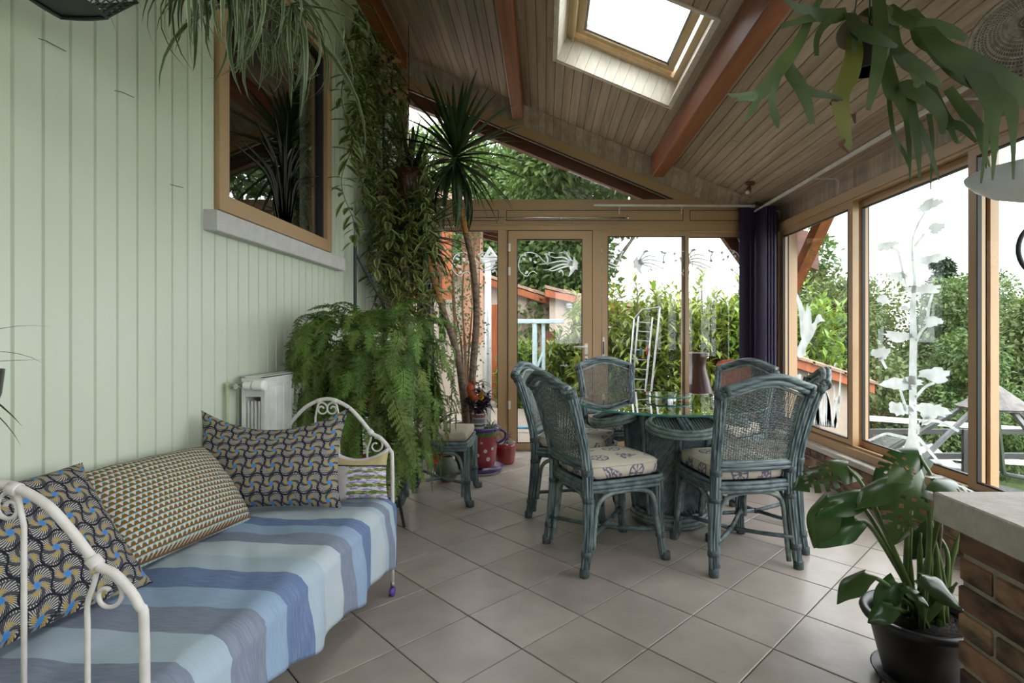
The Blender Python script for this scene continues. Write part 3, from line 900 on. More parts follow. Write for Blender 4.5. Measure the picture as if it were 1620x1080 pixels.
# ---- laurel hedge shrubs beyond the sliding door
def laurel_leaf_mesh(ln, wd, bend):
    mb = MB(); pts = []; ws = []
    for k in range(6):
        t = k/5; pts.append((0, ln*t, -bend*ln*t*t)); ws.append(wd*math.sin(PI*(.06+.90*t**.85))+.004)
    mb.ribbon(pts, ws, side=(1,0,0), fold=.25)
    return mb
LL = [laurel_leaf_mesh(.17, .052, b).mesh('leaf', M_LEAFA, True) for b in (.05, .2, .4)]
def laurel(x, y, z, h, r, seed, label, nsolo):
    t = thing('laurel_shrub', label, 'shrub', (x, y, z), 0, 'laurel shrubs of the hedge')
    rs = random.Random(seed); fol = MB(); solos = []
    ns = 74
    stems = MB()
    for q in range(ns):
        a = rs.uniform(0, 2*PI); rr = r*rs.random()**.5
        top = Vector((rr*math.cos(a), rr*math.sin(a)*.8, h*rs.uniform(.35, 1.0)*(1-.15*(rr/r)**2)))
        base = Vector((top.x*.45, top.y*.45, 0))
        tip = top+Vector((rs.uniform(-.1,.1)*1.0, rs.uniform(-.1,.1), .28))
        pth = smoothpath([base, base.lerp(top, .6)+Vector((0,0,.12)), top, tip], 4)
        stems.tube(pth, [.012*(1-k/len(pth))+.003 for k in range(len(pth))], 4, caps=False)
        for k in range(26):
            u = .35+.65*k/25; p = pth[min(int(u*(len(pth)-1)), len(pth)-1)]
            aa = k*2.4+rs.uniform(-.5,.5)
            d = Vector((math.cos(aa), math.sin(aa), .15+1.2*max(0, u-.72)*3)).normalized()
            front = p.y < 0 and d.y < .3
            if front and p.z > h*.35 and rs.random() < .5: solos.append((p, d, rs.uniform(.8, 1.25)))
            else:
                add_leaf(fol, p, d, Vector((0,0,1)), .17*rs.uniform(.7,1.2), .055)
    # dense inner leaves
    for _ in range(4200):
        d = Vector((rs.uniform(-1,1), rs.uniform(-1,1), rs.uniform(0,1)))
        p = Vector((d.x*r, d.y*r*.8, d.z*h*.86))
        add_leaf(fol, p, rvec(), Vector((0,0,1)), .18, .065)
    f_ = inst('foliage', fol.mesh('foliage', M_LEAFA), t); f_['kind'] = 'stuff'
    inst('stems', stems.mesh('stems', M_BARK), t)
    solos.sort(key=lambda s_: s_[0].y)
    for (p, d, sc_) in solos[:nsolo]:
        inst('leaf', random.choice(LL), t, p, look_quat(d, (0,0,1)), sc_)
    return t
laurel(1.35, 8.3, -.08, 1.95, .95, 1, 'bright laurel shrub behind the left sliding pane, beside the door', 55)
laurel(2.55, 8.5, -.08, 2.05, .95, 2, 'laurel shrub behind the drying rack, centre of the hedge', 55)
laurel(3.55, 8.3, -.08, 1.95, .85, 3, 'dark laurel shrub behind the purple blinds, end of the hedge', 45)
laurel(.62, 9.0, -.08, 1.25, .55, 4, 'small rounded shrub against the outbuilding wall, through the door glass', 35)
laurel(-.42, 9.4, -.08, .95, .36, 5, 'little leafy bush at the outbuilding corner, left in the door glass', 20)

# ---- outbuilding seen through the door
def tile_roof(parent, x0, x1, y0, y1, z0, z1, pitch=.21):
    """canal tiles running down from y1,z1 (back) to y0,z0 (front)"""
    n = int((x1-x0)/pitch)
    for k in range(n):
        xa = x0+k*pitch
        mb = MB(); m = 6
        for q in range(m):
            a0, a1 = PI*q/m, PI*(q+1)/m
            c0, c1 = (xa+pitch/2-math.cos(a0)*pitch/2, math.sin(a0)*.06), (xa+pitch/2-math.cos(a1)*pitch/2, math.sin(a1)*.06)
            mb.quad((c0[0], y0, z0+c0[1]), (c1[0], y0, z0+c1[1]), (c1[0], y1, z1+c1[1]), (c0[0], y1, z1+c0[1]))
        mb.poly([(xa+pitch/2-math.cos(PI*q/m)*pitch/2, y0, z0+math.sin(PI*q/m)*.06) for q in range(m+1)])
        obj('roof_tile', mb, M_ROOFTILE, parent)
shed = thing('outbuilding', 'beige rendered outbuilding with orange fascia and tiled roof behind the door glass', 'building', (.2, 12, -.08))
S0 = W(790, 460, 11.5); S1 = W(868, 478, 11.5)
obj('wall', MB().box(-2.2, .12, 11.8, 14.5, -.1, 1.95), M_RENDER, shed)
obj('wall', MB().box(.10, 2.6, 11.3, 14.5, -.1, 1.78), M_RENDER, shed)
def rake(xa, za, xb, zb, y0):
    mb = MB(); mb.prism([(xa, y0, za), (xb, y0, zb), (xb, y0, zb-.14), (xa, y0, za-.14)], (0, .06, 0)); obj('fascia', mb, M_ORANGE, shed)
    n = max(3, int((xb-xa)/.34))
    for k in range(n):
        u0, u1 = k/n, (k+1)/n
        mb = MB(); xm0, xm1 = xa+(xb-xa)*u0, xa+(xb-xa)*u1+.05
        zm0, zm1 = za+(zb-za)*u0, za+(zb-za)*u1
        m = 6; p0 = []; 
        for q in range(m+1):
            a = PI*q/m; p0.append((-math.cos(a)*.10, math.sin(a)*.075))
        for q in range(m):
            mb.quad((xm0, y0-.02+.1+p0[q][0], zm0+p0[q][1]+.03), (xm1, y0-.02+.1+p0[q][0], zm1+p0[q][1]), (xm1, y0-.02+.1+p0[q+1][0], zm1+p0[q+1][1]), (xm0, y0-.02+.1+p0[q+1][0], zm0+p0[q+1][1]+.03))
        mb.poly([(xm0, y0+.08+p[0], zm0+p[1]+.03) for p in p0])
        obj('roof_tile', mb, M_ROOFTILE, shed)
rake(-2.3, 2.75, .10, 1.98, 11.65)
rake(.0, 2.13, 2.7, 1.55, 11.15)
mb = MB(); mb.prism([(-2.3, 11.7, 2.7), (.1, 11.7, 1.95), (.1, 11.7, 1.88), (-2.3, 11.7, 2.6)], (0, 3, 0)); obj('roof_slab', mb, M_ROOFTILE, shed)
mb = MB(); mb.prism([(.0, 11.2, 2.1), (2.7, 11.2, 1.52), (2.7, 11.2, 1.45), (.0, 11.2, 2.0)], (0, 3, 0)); obj('roof_slab', mb, M_ROOFTILE, shed)
mb = MB(); mb.prism([(-2.2, 11.82, 1.9), (.12, 11.82, 1.9), (-2.2, 11.82, 2.6)], (0, .1, 0)); mb.prism([(.10, 11.32, 1.7), (1.6, 11.32, 1.7), (.10, 11.32, 2.0)], (0, .1, 0)); obj('gable', mb, M_RENDER, shed)
obj('door', MB().box(.02, .22, 11.26, 11.31, -.08, 1.25), M_EXTBEAM, shed)
obj('wall_lamp', MB().lathe([(.05, 0), (.07, .03), (.07, .12), (.03, .15)], 10, (.52, 11.25, 1.72)), M_ZINC, shed)

# ---- T-shaped washing-line post
tp = thing('washing_line_post', 'pale blue T-shaped washing line post in front of the outbuilding', 'post', (-.14, 8.0, -.08))
M_PALEBLUE = mat('pale_blue_paint', (.42,.56,.60), (.36,.48,.52), scale=20, rough=.5)
x0 = W(846, 510, 8.0).x
obj('upright', MB().tube([(x0, 8, -.08), (x0, 8, 1.36)], .035, 8), M_PALEBLUE, tp)
obj('upright', MB().tube([(x0+.13, 8.02, -.08), (x0+.13, 8.02, 1.36)], .028, 8), M_PALEBLUE, tp)
obj('crossbar', MB().cbox(W(812,0,8).x, W(892,0,8).x, 7.96, 8.04, 1.345, 1.41, .008), M_PALEBLUE, tp)
obj('brace', MB().tube([(x0-.02, 8, .55), (x0+.14, 8.02, .95)], .022, 8), M_PALEBLUE, tp)
hs = obj('garden_hose', MB().tube([W(812, 607, 6.8), W(850, 608, 6.8), W(905, 606, 6.8), W(935, 607.5, 6.8)], .02, 8).move((0,0,-.555)), mat('blue_hose', (.10,.30,.45), rough=.4), smooth=True)
tag(hs, 'blue garden hose lying across the gravel outside the door', 'hose')

# ---- neighbouring house wing beyond the small pane
hw = thing('house_wing', 'cream house wall with orange shutter and ochre corner beyond the small pane', 'building', (-1.6, 8, -.08))
obj('wall', MB().box(-4.5, -1.72, 8.2, 8.6, -.1, 3.3), mat('cream_render', (.45,.395,.335), (.40,.35,.30), scale=6, rough=.9), hw)
obj('ochre_corner', MB().box(-1.35, -1.05, 8.6, 9.0, 1.0, 3.0), M_PINKWALL, hw)
obj('plinth', MB().box(-1.75, -1.02, 8.65, 9.0, -.1, 1.05), mat('cream_render', (.62,.55,.47)), hw)
sh_ = obj('shutter', MB().box(W(697,0,8).x, W(714,0,8).x, 8.12, 8.19, 1.72, 2.85), M_ORANGE, hw)
for zz in (1.85, 2.1, 2.35, 2.6): obj('batten', MB().box(W(698,0,8).x, W(713,0,8).x, 8.10, 8.13, zz, zz+.06), M_ORANGE, sh_)
obj('shutter', MB().box(W(645,0,8).x, W(690,0,8).x, 8.12, 8.19, 1.72, 2.85), M_ORANGE, hw)
obj('frame', MB().box(W(690,0,8).x, W(697,0,8).x, 8.14, 8.19, 1.7, 2.9), M_EXTBEAM, hw)
obj('orange_door', MB().box(W(777,0,10).x, W(797,0,10).x, 10.1, 10.16, -.08, 1.75), M_ORANGE, hw)
mb = MB(); mb.prism([(-4.6, 7.9, 4.1), (-.7, 7.9, 3.1), (-.7, 7.9, 3.0), (-4.6, 7.9, 4.0)], (0, 3, 0)); obj('roof', mb, M_ROOFTILE, hw)
for k in range(5):
    yy = 8.0+k*.5
    mb = MB(); mb.prism([(-4.5, yy, 3.98), (-.75, yy, 3.0), (-.75, yy, 2.9), (-4.5, yy, 3.86)], (0, .09, 0)); obj('rafter', mb, M_EXTBEAM, hw)

# ---- galvanised lamp post
lp = thing('lamp_post', 'galvanised lamp post with square floodlight beyond the small pane', 'lamp', (W(772,0,7.4).x, 7.4, -.08))
xp = W(772, 0, 7.4).x
M_GALV = mat('galvanised_steel', (.50,.52,.53), (.42,.44,.45), scale=15, rough=.45, metal=.3)
obj('pole', MB().tube([(xp, 7.4, -.08), (xp, 7.4, 2.2)], .045, 12), M_GALV, lp, smooth=True)
obj('arm', MB().tube([(xp, 7.4, 2.1), (xp+.09, 7.4, 2.16)], .02, 8), M_GALV, lp)
obj('head', MB().prism([W(762, 411, 7.38), W(774, 391, 7.38), W(787, 409, 7.38), W(776, 430, 7.38)], (0, .08, .03)), M_GALV, lp)
# ---- climbing shrub with small leaves outside the small pane
cs = thing('climbing_shrub', 'sparse small-leaved climbing shrub with thin brown stems outside the small pane', 'shrub', (W(735,0,6.3).x, 6.3, -.08))
xb = W(735, 0, 6.3).x
stm = MB(); fol = MB()
for q in range(9):
    px = rnd(715, 765)
    pts = [Vector((xb+rnd(-.05,.05), 6.3, -.08)), W((735+px)/2+rnd(-8,8), 560, 6.3+rnd(-.1,.1)), W(px, 470, 6.3+rnd(-.15,.15)), W(px+rnd(-12,12), 375, 6.3)]
    pth = smoothpath(pts, 6)
    stm.tube(pth, [.014*(1-k/len(pth))+.003 for k in range(len(pth))], 5, caps=False)
    for k in range(5, len(pth)):
        for _ in range(8):
            add_leaf(fol, pth[k]+rvec()*rnd(.02,.20), rvec(), rvec(), rnd(.03,.055), .026)
obj('stems', stm, mat('brown_stem', (.22,.11,.06), rough=.8), cs)
f_ = obj('foliage', fol, mat('small_green_leaf', (.12,.19,.05), (.07,.13,.03), scale=3, rough=.45, trans=.25), cs); f_['kind'] = 'stuff'

# ---- brown earthenware urn and drying rack outside the sliding door
urn = MB().lathe([(.10,-.08),(.16,.02),(.20,.25),(.19,.45),(.13,.68),(.095,.80),(.10,.92),(.135,.965),(.13,.975),(.10,.93),(.085,.8)], 24, (W(1103,0,5.95).x, 5.95, 0), caps=False)
tag(obj('urn', urn, mat('brown_glaze', (.055,.025,.018), (.03,.015,.012), scale=8, rough=.35), smooth=True), 'tall dark brown earthenware urn standing just outside the sliding door', 'urn')
rk = thing('drying_rack', 'folded metal clothes drying rack leaning in front of the laurel hedge', 'rack', (W(1015,0,6.6).x, 6.6, -.08))
d = 6.6
ra = [W(1021, 620, d-.5), W(1032, 502, d)]; rb_ = [W(1030, 620, d-.5), W(1044, 486, d)]
la = [W(1000, 620, d-.5), W(1010, 500, d)]; lb_ = [W(994, 620, d-.55), W(1003, 505, d)]
def ext(p): 
    a, b_ = p; t = (a-b_).normalized(); k = (a.z+.08)/(-t.z); return [a+t*k, b_]
for pr in (ra, rb_, la, lb_):
    obj('rail', MB().tube(ext(pr), .011, 8), M_ALU, rk)
for k in range(12):
    u = k/11.0
    p0 = ext(la)[0].lerp(la[1], .12+.83*u); p1 = ext(ra)[0].lerp(ra[1], .12+.83*u)
    obj('rung', MB().tube([p0, p1], .006, 6), M_ALU, rk)
obj('top_bar', MB().tube([lb_[1], W(1016, 490, d), rb_[1]], .012, 8), M_ALU, rk)
for (px, py, c) in ((1014, 556, (.02,.22,.20)), (1017, 560, (.5,.35,.02)), (1024, 554, (.5,.12,.03)), (1026, 562, (.3,.3,.3))):
    pg = W(px, py, d-.22)
    obj('peg', MB().cbox(pg.x-.012, pg.x+.012, pg.y-.02, pg.y+.02, pg.z-.05, pg.z+.04, .004), mat('peg_%d' % int(px), c, rough=.4), rk)

# ---- tiled shed roof low in the corner window
sr = thing('garden_shed', 'low shed with orange fascia and tiled edge below the flying duck film', 'building', (3.6, 7.0, -.4))
mb = MB(); mb.prism([(2.9, 7.0, 1.0), (4.35, 7.0, .52), (4.35, 7.0, .40), (2.9, 7.0, .88)], (0, .06, 0)); obj('fascia', mb, M_ORANGE, sr)
n = 7
for k in range(n):
    xa, xb2 = 2.9+1.45*k/n, 2.9+1.45*(k+1)/n+.03; za, zb2 = 1.03-.48*k/n, 1.03-.48*(k+1)/n
    mb = MB(); mb.prism([(xa, 6.97, za), (xb2, 6.97, zb2), (xb2, 6.97, zb2-.035), (xa, 6.97, za-.035)], (0, .22, .04)); obj('roof_tile', mb, M_ROOFTILE, sr)
mb = MB(); mb.prism([(2.9, 7.1, .98), (4.35, 7.1, .5), (4.35, 7.1, .45), (2.9, 7.1, .93)], (0, 2.2, 0)); obj('roof', mb, M_ROOFTILE, sr)
obj('wall', MB().prism([(2.95, 7.12, -.9), (4.3, 7.12, -2.2), (4.3, 7.12, .45), (2.95, 7.12, .93)], (0, 2, 0)), M_RENDER, sr)
for xx in (2.98, 3.6, 4.22): obj('post', MB().box(xx-.04, xx+.04, 7.02, 7.11, -1.2, .93-.33*(xx-2.95)), M_EXTBEAM, sr)

# ---- open steel pavilion with tiled cap
pv = thing('garden_pavilion', 'dark steel garden pavilion frame with grey tiled cap beyond the railing', 'pavilion', (4.55, 5.35, -2.0))
AP = Vector((4.53, 5.35, .62))
M_STEEL = mat('weathered_dark_steel', (.09,.095,.10), (.06,.062,.066), scale=10, rough=.45, metal=.3)
M_CAP = mat('grey_scallop_tiles', (.13,.12,.115), (.075,.07,.07), scale=14, rough=.8, bump=.4)
ns = 10
ring = []
for k in range(ns):
    a = 2*PI*k/ns+.2
    e0 = AP+Vector((math.cos(a)*.05, math.sin(a)*.05, -.03)); e1 = AP+Vector((math.cos(a)*1.45, math.sin(a)*1.40, -1.12))
    ring.append(e1)
    mb = MB(); brace(mb, e0, e1, .04, .035); obj('spoke', mb, M_STEEL, pv)
    if k % 2 == 0: obj('post', MB().tube([e1, (e1.x, e1.y, gzf(max(e1.x, 3.3))-.1)], .03, 8), M_STEEL, pv)
obj('ring', MB().tube(ring, .03, 8, closed=True), M_STEEL, pv)
for k in range(20):
    a0, a1 = 2*PI*k/20, 2*PI*(k+1)/20; r0, r1 = .02, .30
    am = (a0+a1)/2
    p = lambda a, r, z: AP+Vector((math.cos(a)*r, math.sin(a)*r, z))
    mb = MB().poly([p(a0, r0, .06), p(a0, r1, -.17), p(am, r1+.03, -.168), p(a1, r1, -.17), p(a1, r0, .06)])
    mb.prism([p(a0, r0, .045), p(a1, r0, .045), p(a1, r1, -.19), p(a0, r1, -.19)], (0, 0, .015))
    obj('cap_tile', mb, M_CAP, pv)
# ---- black railing and white rails
rl = thing('terrace_railing', 'black flat-bar terrace railing in front of the pavilion legs', 'railing', (5.0, 6.4, -.8))
for (za, zb) in ((-.0, .06), (-.30, -.23)):
    obj('bar', MB().box(3.7, 7.6, 6.38, 6.42, za-.02, zb-.02), M_BLACK, rl)
for xx in (3.9, 5.05, 6.3, 7.4): obj('post', MB().box(xx-.03, xx+.03, 6.36, 6.40, gzf(xx)-.1, .04), M_BLACK, rl)
wf = thing('white_fence', 'white wooden rail fence along the drive beyond the pavilion', 'fence', (7.5, 9.6, -1.5))
for zz in (-.42, -1.02):
    mb = MB(); brace(mb, (5.2, 9.6, zz+.14), (10.5, 9.6, zz-.25), .04, .09); obj('rail', mb, M_WHITE, wf)
for xx in (5.4, 6.7, 8.0, 9.3, 10.4): obj('post', MB().box(xx-.05, xx+.05, 9.58, 9.66, gzf(xx)-.1, -.25-.073*(xx-5.2)), M_WHITE, wf)
# ---- parked cars
def car(name_label, x, y, z, rz, colr):
    t = thing('parked_car', name_label, 'car', (x, y, z), rz, 'parked cars')
    mp = mat('car_paint_%d' % int(x*10), colr, rough=.25, coat=.6)
    prof = [(-2.0,.35),(-2.05,.62),(-1.75,.85),(-1.1,.92),(-.55,1.38),(.9,1.42),(1.55,1.0),(2.0,.92),(2.05,.4)]
    body = MB(); body.prism([(p[0], -.82, p[1]) for p in prof], (0, 1.64, 0)); obj('body', body, mp, t, world=False)
    gl_ = mat('car_glass', (.02,.025,.03), rough=.08)
    for s_ in (-.825, .825):
        w = MB(); w.prism([(-.85, s_, .95), (-.5, s_, 1.30), (.85, s_, 1.33), (1.25, s_, .98)], (0, .01 if s_ > 0 else -.01, 0)); obj('side_window', w, gl_, t, world=False)
        for xx in (-1.3, 1.25): obj('wheel', MB().lathe([(.31, -.1), (.33, -.06), (.33, .06), (.31, .1)], 18, (xx, s_*.92, .32), axis='y'), M_BLACK, t, world=False)
    obj('windscreen', MB().quad((-1.06, -.72, .955), (-.60, -.68, 1.345), (-.60, .68, 1.345), (-1.06, .72, .955)).move((-.012, 0, .012)), gl_, t, world=False)
    return t
car('dark car parked behind the base of the white tree film', 5.6, 9.0, -2.05, 2.2, (.02,.022,.028))
car('silver grey car parked behind the pavilion spokes', 8.0, 10.6, -2.9, 2.6, (.30,.31,.33))
# ================================================================== FURNITURE
def nodes_mat(name, rough=.8):
    m, nt, b = new_mat(name); b.inputs['Roughness'].default_value = rough
    b.inputs['Specular IOR Level'].default_value = .2
    return m, nt, b
class NG:
    """tiny helper to write node maths"""
    def __init__(s, nt): s.N = nt.nodes; s.L = nt.links
    def m(s, op, a, b=None, c=None, clamp=False):
        q = s.N.new('ShaderNodeMath'); q.operation = op; q.use_clamp = clamp
        for i, v in enumerate((a, b, c)):
            if v is None: continue
            if isinstance(v, (int, float)): q.inputs[i].default_value = v
            else: s.L.new(v, q.inputs[i])
        return q.outputs[0]
    def mix(s, f, a, b):
        q = s.N.new('ShaderNodeMix'); q.data_type = 'RGBA'
        for i, v in ((0, f), (6, a), (7, b)):
            if isinstance(v, tuple): q.inputs[i].default_value = (*v, 1)
            elif isinstance(v, (int, float)): q.inputs[i].default_value = v
            else: s.L.new(v, q.inputs[i])
        return q.outputs[2]
    def uv(s, sc):
        t = s.N.new('ShaderNodeTexCoord'); mp = s.N.new('ShaderNodeMapping'); mp.inputs['Scale'].default_value = (sc, sc, sc)
        s.L.new(t.outputs['UV'], mp.inputs[0])
        x = s.N.new('ShaderNodeSeparateXYZ'); s.L.new(mp.outputs[0], x.inputs[0])
        return x.outputs[0], x.outputs[1], mp.outputs[0]
def fabric_bump(g, nt, b, vec, sc=300., st=.25):
    n = g.N.new('ShaderNodeTexNoise'); n.inputs['Scale'].default_value = sc
    g.L.new(vec, n.inputs['Vector'])
    bp = g.N.new('ShaderNodeBump'); bp.inputs['Strength'].default_value = st; bp.inputs['Distance'].default_value = .002
    g.L.new(n.outputs['Fac'], bp.inputs['Height']); g.L.new(bp.outputs[0], b.inputs['Normal'])
def swirl_fabric():
    m, nt, b = nodes_mat('swirl_print_cotton', .85); g = NG(nt)
    u, v, vec = g.uv(14.0)
    T = 2*PI
    uu = g.m('ADD', u, g.m('MULTIPLY', g.m('SINE', g.m('MULTIPLY', v, T)), .10))
    vv = g.m('ADD', v, g.m('MULTIPLY', g.m('SINE', g.m('MULTIPLY', u, T)), .10))
    fu = g.m('SUBTRACT', g.m('FRACT', uu), .5); fv = g.m('SUBTRACT', g.m('FRACT', vv), .5)
    su = g.m('SUBTRACT', g.m('FRACT', u), .5); sv = g.m('SUBTRACT', g.m('FRACT', v), .5)
    r = g.m('SQRT', g.m('ADD', g.m('MULTIPLY', su, su), g.m('MULTIPLY', sv, sv)))
    ang = g.m('ARCTAN2', sv, su)
    # pinwheel: four curved arms
    arm = g.m('SINE', g.m('ADD', g.m('MULTIPLY', ang, 4.0), g.m('MULTIPLY', r, 11.0)))
    fine = g.m('SINE', g.m('ADD', g.m('MULTIPLY', ang, 40.0), g.m('MULTIPLY', r, 30.0)))
    grey = g.mix(g.m('GREATER_THAN', fine, .0), (.03,.03,.04), (.42,.40,.37))
    gold = g.mix(g.m('GREATER_THAN', fine, -.2), (.25,.2,.1), (.42,.29,.05))
    rim = g.m('MULTIPLY', g.m('GREATER_THAN', r, .17), g.m('LESS_THAN', r, .34))
    isg = g.m('MULTIPLY', g.m('GREATER_THAN', arm, .35), rim)
    c = g.mix(isg, grey, gold)
    blk = g.m('GREATER_THAN', g.m('MAXIMUM', g.m('ABSOLUTE', fu), g.m('ABSOLUTE', fv)), .46)
    c = g.mix(blk, c, (.012,.012,.02))
    dk = g.m('MULTIPLY', g.m('LESS_THAN', arm, -.55), g.m('GREATER_THAN', r, .12))
    c = g.mix(g.m('MULTIPLY', dk, .8), c, (.015,.015,.025))
    blue = g.m('LESS_THAN', g.m('MAXIMUM', g.m('ABSOLUTE', g.m('ADD', su, g.m('MULTIPLY', sv, .3))), g.m('ABSOLUTE', g.m('SUBTRACT', sv, g.m('MULTIPLY', su, .3)))), .10)
    c = g.mix(blue, c, (.05,.20,.50))
    g.L.new(c, b.inputs['Base Color']); fabric_bump(g, nt, b, vec, 60)
    return m
def scale_fabric():
    m, nt, b = nodes_mat('brown_scale_print_cotton', .85); g = NG(nt)
    u, v, vec = g.uv(58.0)
    row = g.m('FLOOR', v)
    uu = g.m('ADD', u, g.m('MULTIPLY', g.m('MODULO', row, 2.0), .5))
    fu = g.m('SUBTRACT', g.m('FRACT', uu), .5); fv = g.m('FRACT', v)
    # bell-shaped brown scale in every cell, white net between, aqua top
    hw = g.m('MULTIPLY', g.m('SUBTRACT', 1.0, g.m('MULTIPLY', fv, fv)), .44)
    ins = g.m('LESS_THAN', g.m('ABSOLUTE', fu), hw)
    c = g.mix(ins, (.50,.47,.43), (.155,.085,.018))
    aq = g.m('MULTIPLY', g.m('GREATER_THAN', fv, .70), g.m('LESS_THAN', g.m('ABSOLUTE', fu), .22))
    c = g.mix(aq, c, (.18,.42,.36))
    pu = g.m('MULTIPLY', g.m('LESS_THAN', fv, .22), g.m('GREATER_THAN', g.m('ABSOLUTE', fu), .36))
    c = g.mix(pu, c, (.10,.06,.16))
    g.L.new(c, b.inputs['Base Color']); fabric_bump(g, nt, b, vec, 40)
    return m
def lavender_fabric():
    m, nt, b = nodes_mat('lavender_field_tapestry', .9); g = NG(nt)
    u, v, vec = g.uv(1.0)       # u,v in 0..1 over the cushion
    n = g.N.new('ShaderNodeTexNoise'); n.inputs['Scale'].default_value = 9; g.L.new(vec, n.inputs['Vector'])
    st = g.N.new('ShaderNodeTexNoise'); st.inputs['Scale'].default_value = 1; st.inputs['Detail'].default_value = 3
    mp = g.N.new('ShaderNodeMapping'); mp.inputs['Scale'].default_value = (7, 26, 1); g.L.new(vec, mp.inputs[0]); g.L.new(mp.outputs[0], st.inputs['Vector'])
    rowf = g.m('FRACT', g.m('MULTIPLY', g.m('ADD', v, g.m('MULTIPLY', n.outputs['Fac'], .10)), 7.0))
    lav = g.mix(g.m('GREATER_THAN', st.outputs['Fac'], .5), (.28,.22,.42), (.60,.56,.62))
    grn = g.mix(g.m('GREATER_THAN', st.outputs['Fac'], .52), (.10,.15,.035), (.30,.34,.10))
    field = g.mix(g.m('GREATER_THAN', rowf, .45), grn, lav)
    grey = g.mix(n.outputs['Fac'], (.52,.50,.48), (.40,.38,.40))
    left = g.m('LESS_THAN', g.m('ADD', u, g.m('MULTIPLY', n.outputs['Fac'], .2)), .42)
    c = g.mix(left, field, grey)
    edge = g.m('ADD', .66, g.m('MULTIPLY', g.m('SINE', g.m('MULTIPLY', u, 4.0)), .06))
    top = g.m('GREATER_THAN', v, edge)
    c = g.mix(top, c, g.mix(n.outputs['Fac'], (.50,.42,.22), (.36,.30,.15)))
    ln = g.m('LESS_THAN', g.m('ABSOLUTE', g.m('SUBTRACT', v, edge)), .018)
    c = g.mix(ln, c, (.03,.035,.04))
    sky = g.m('GREATER_THAN', v, .90)
    c = g.mix(sky, c, (.55,.52,.60))
    g.L.new(c, b.inputs['Base Color']); fabric_bump(g, nt, b, vec, 120, .5)
    return m
def stripe_fabric():
    m, nt, b = nodes_mat('blue_striped_throw', .9); g = NG(nt)
    u, v, vec = g.uv(1.0)      # u metres along the bed
    n = g.N.new('ShaderNodeTexNoise'); n.inputs['Scale'].default_value = 5; g.L.new(vec, n.inputs['Vector'])
    w = g.N.new('ShaderNodeTexNoise'); w.inputs['Scale'].default_value = 1; w.inputs['Detail'].default_value = 4
    mp = g.N.new('ShaderNodeMapping'); mp.inputs['Scale'].default_value = (180, 16, 1); g.L.new(vec, mp.inputs[0]); g.L.new(mp.outputs[0], w.inputs['Vector'])
    cr = g.N.new('ShaderNodeValToRGB'); cr.color_ramp.interpolation = 'CONSTANT'
    A = (.36,.45,.53); B_ = (.12,.18,.33); C_ = (.19,.22,.30); D_ = (.25,.35,.50); F_ = (.43,.50,.55)
    # share of the length 0 (near end) .. 1 (far end)
    stops = [(0,C_),(.10,A),(.18,C_),(.275,D_),(.34,B_),(.425,A),(.50,F_),(.575,C_),(.64,D_),(.70,B_),(.755,F_),(.835,A),(.865,C_),(.905,A),(.935,B_),(.972,A)]
    el = cr.color_ramp.elements
    el[0].position = 0; el[0].color = (*stops[0][1], 1); el[1].position = stops[1][0]; el[1].color = (*stops[1][1], 1)
    for (p, c) in stops[2:]:
        e = el.new(p); e.color = (*c, 1)
    g.L.new(g.m('ADD', g.m('DIVIDE', u, 1.40), g.m('MULTIPLY', g.m('SUBTRACT', n.outputs['Fac'], .5), .012)), cr.inputs[0])
    c = g.mix(g.m('MULTIPLY', g.m('SUBTRACT', w.outputs['Fac'], .38), .5, clamp=True), cr.outputs[0], (.52,.58,.62))
    g.L.new(c, b.inputs['Base Color']); fabric_bump(g, nt, b, vec, 500, .3)
    return m
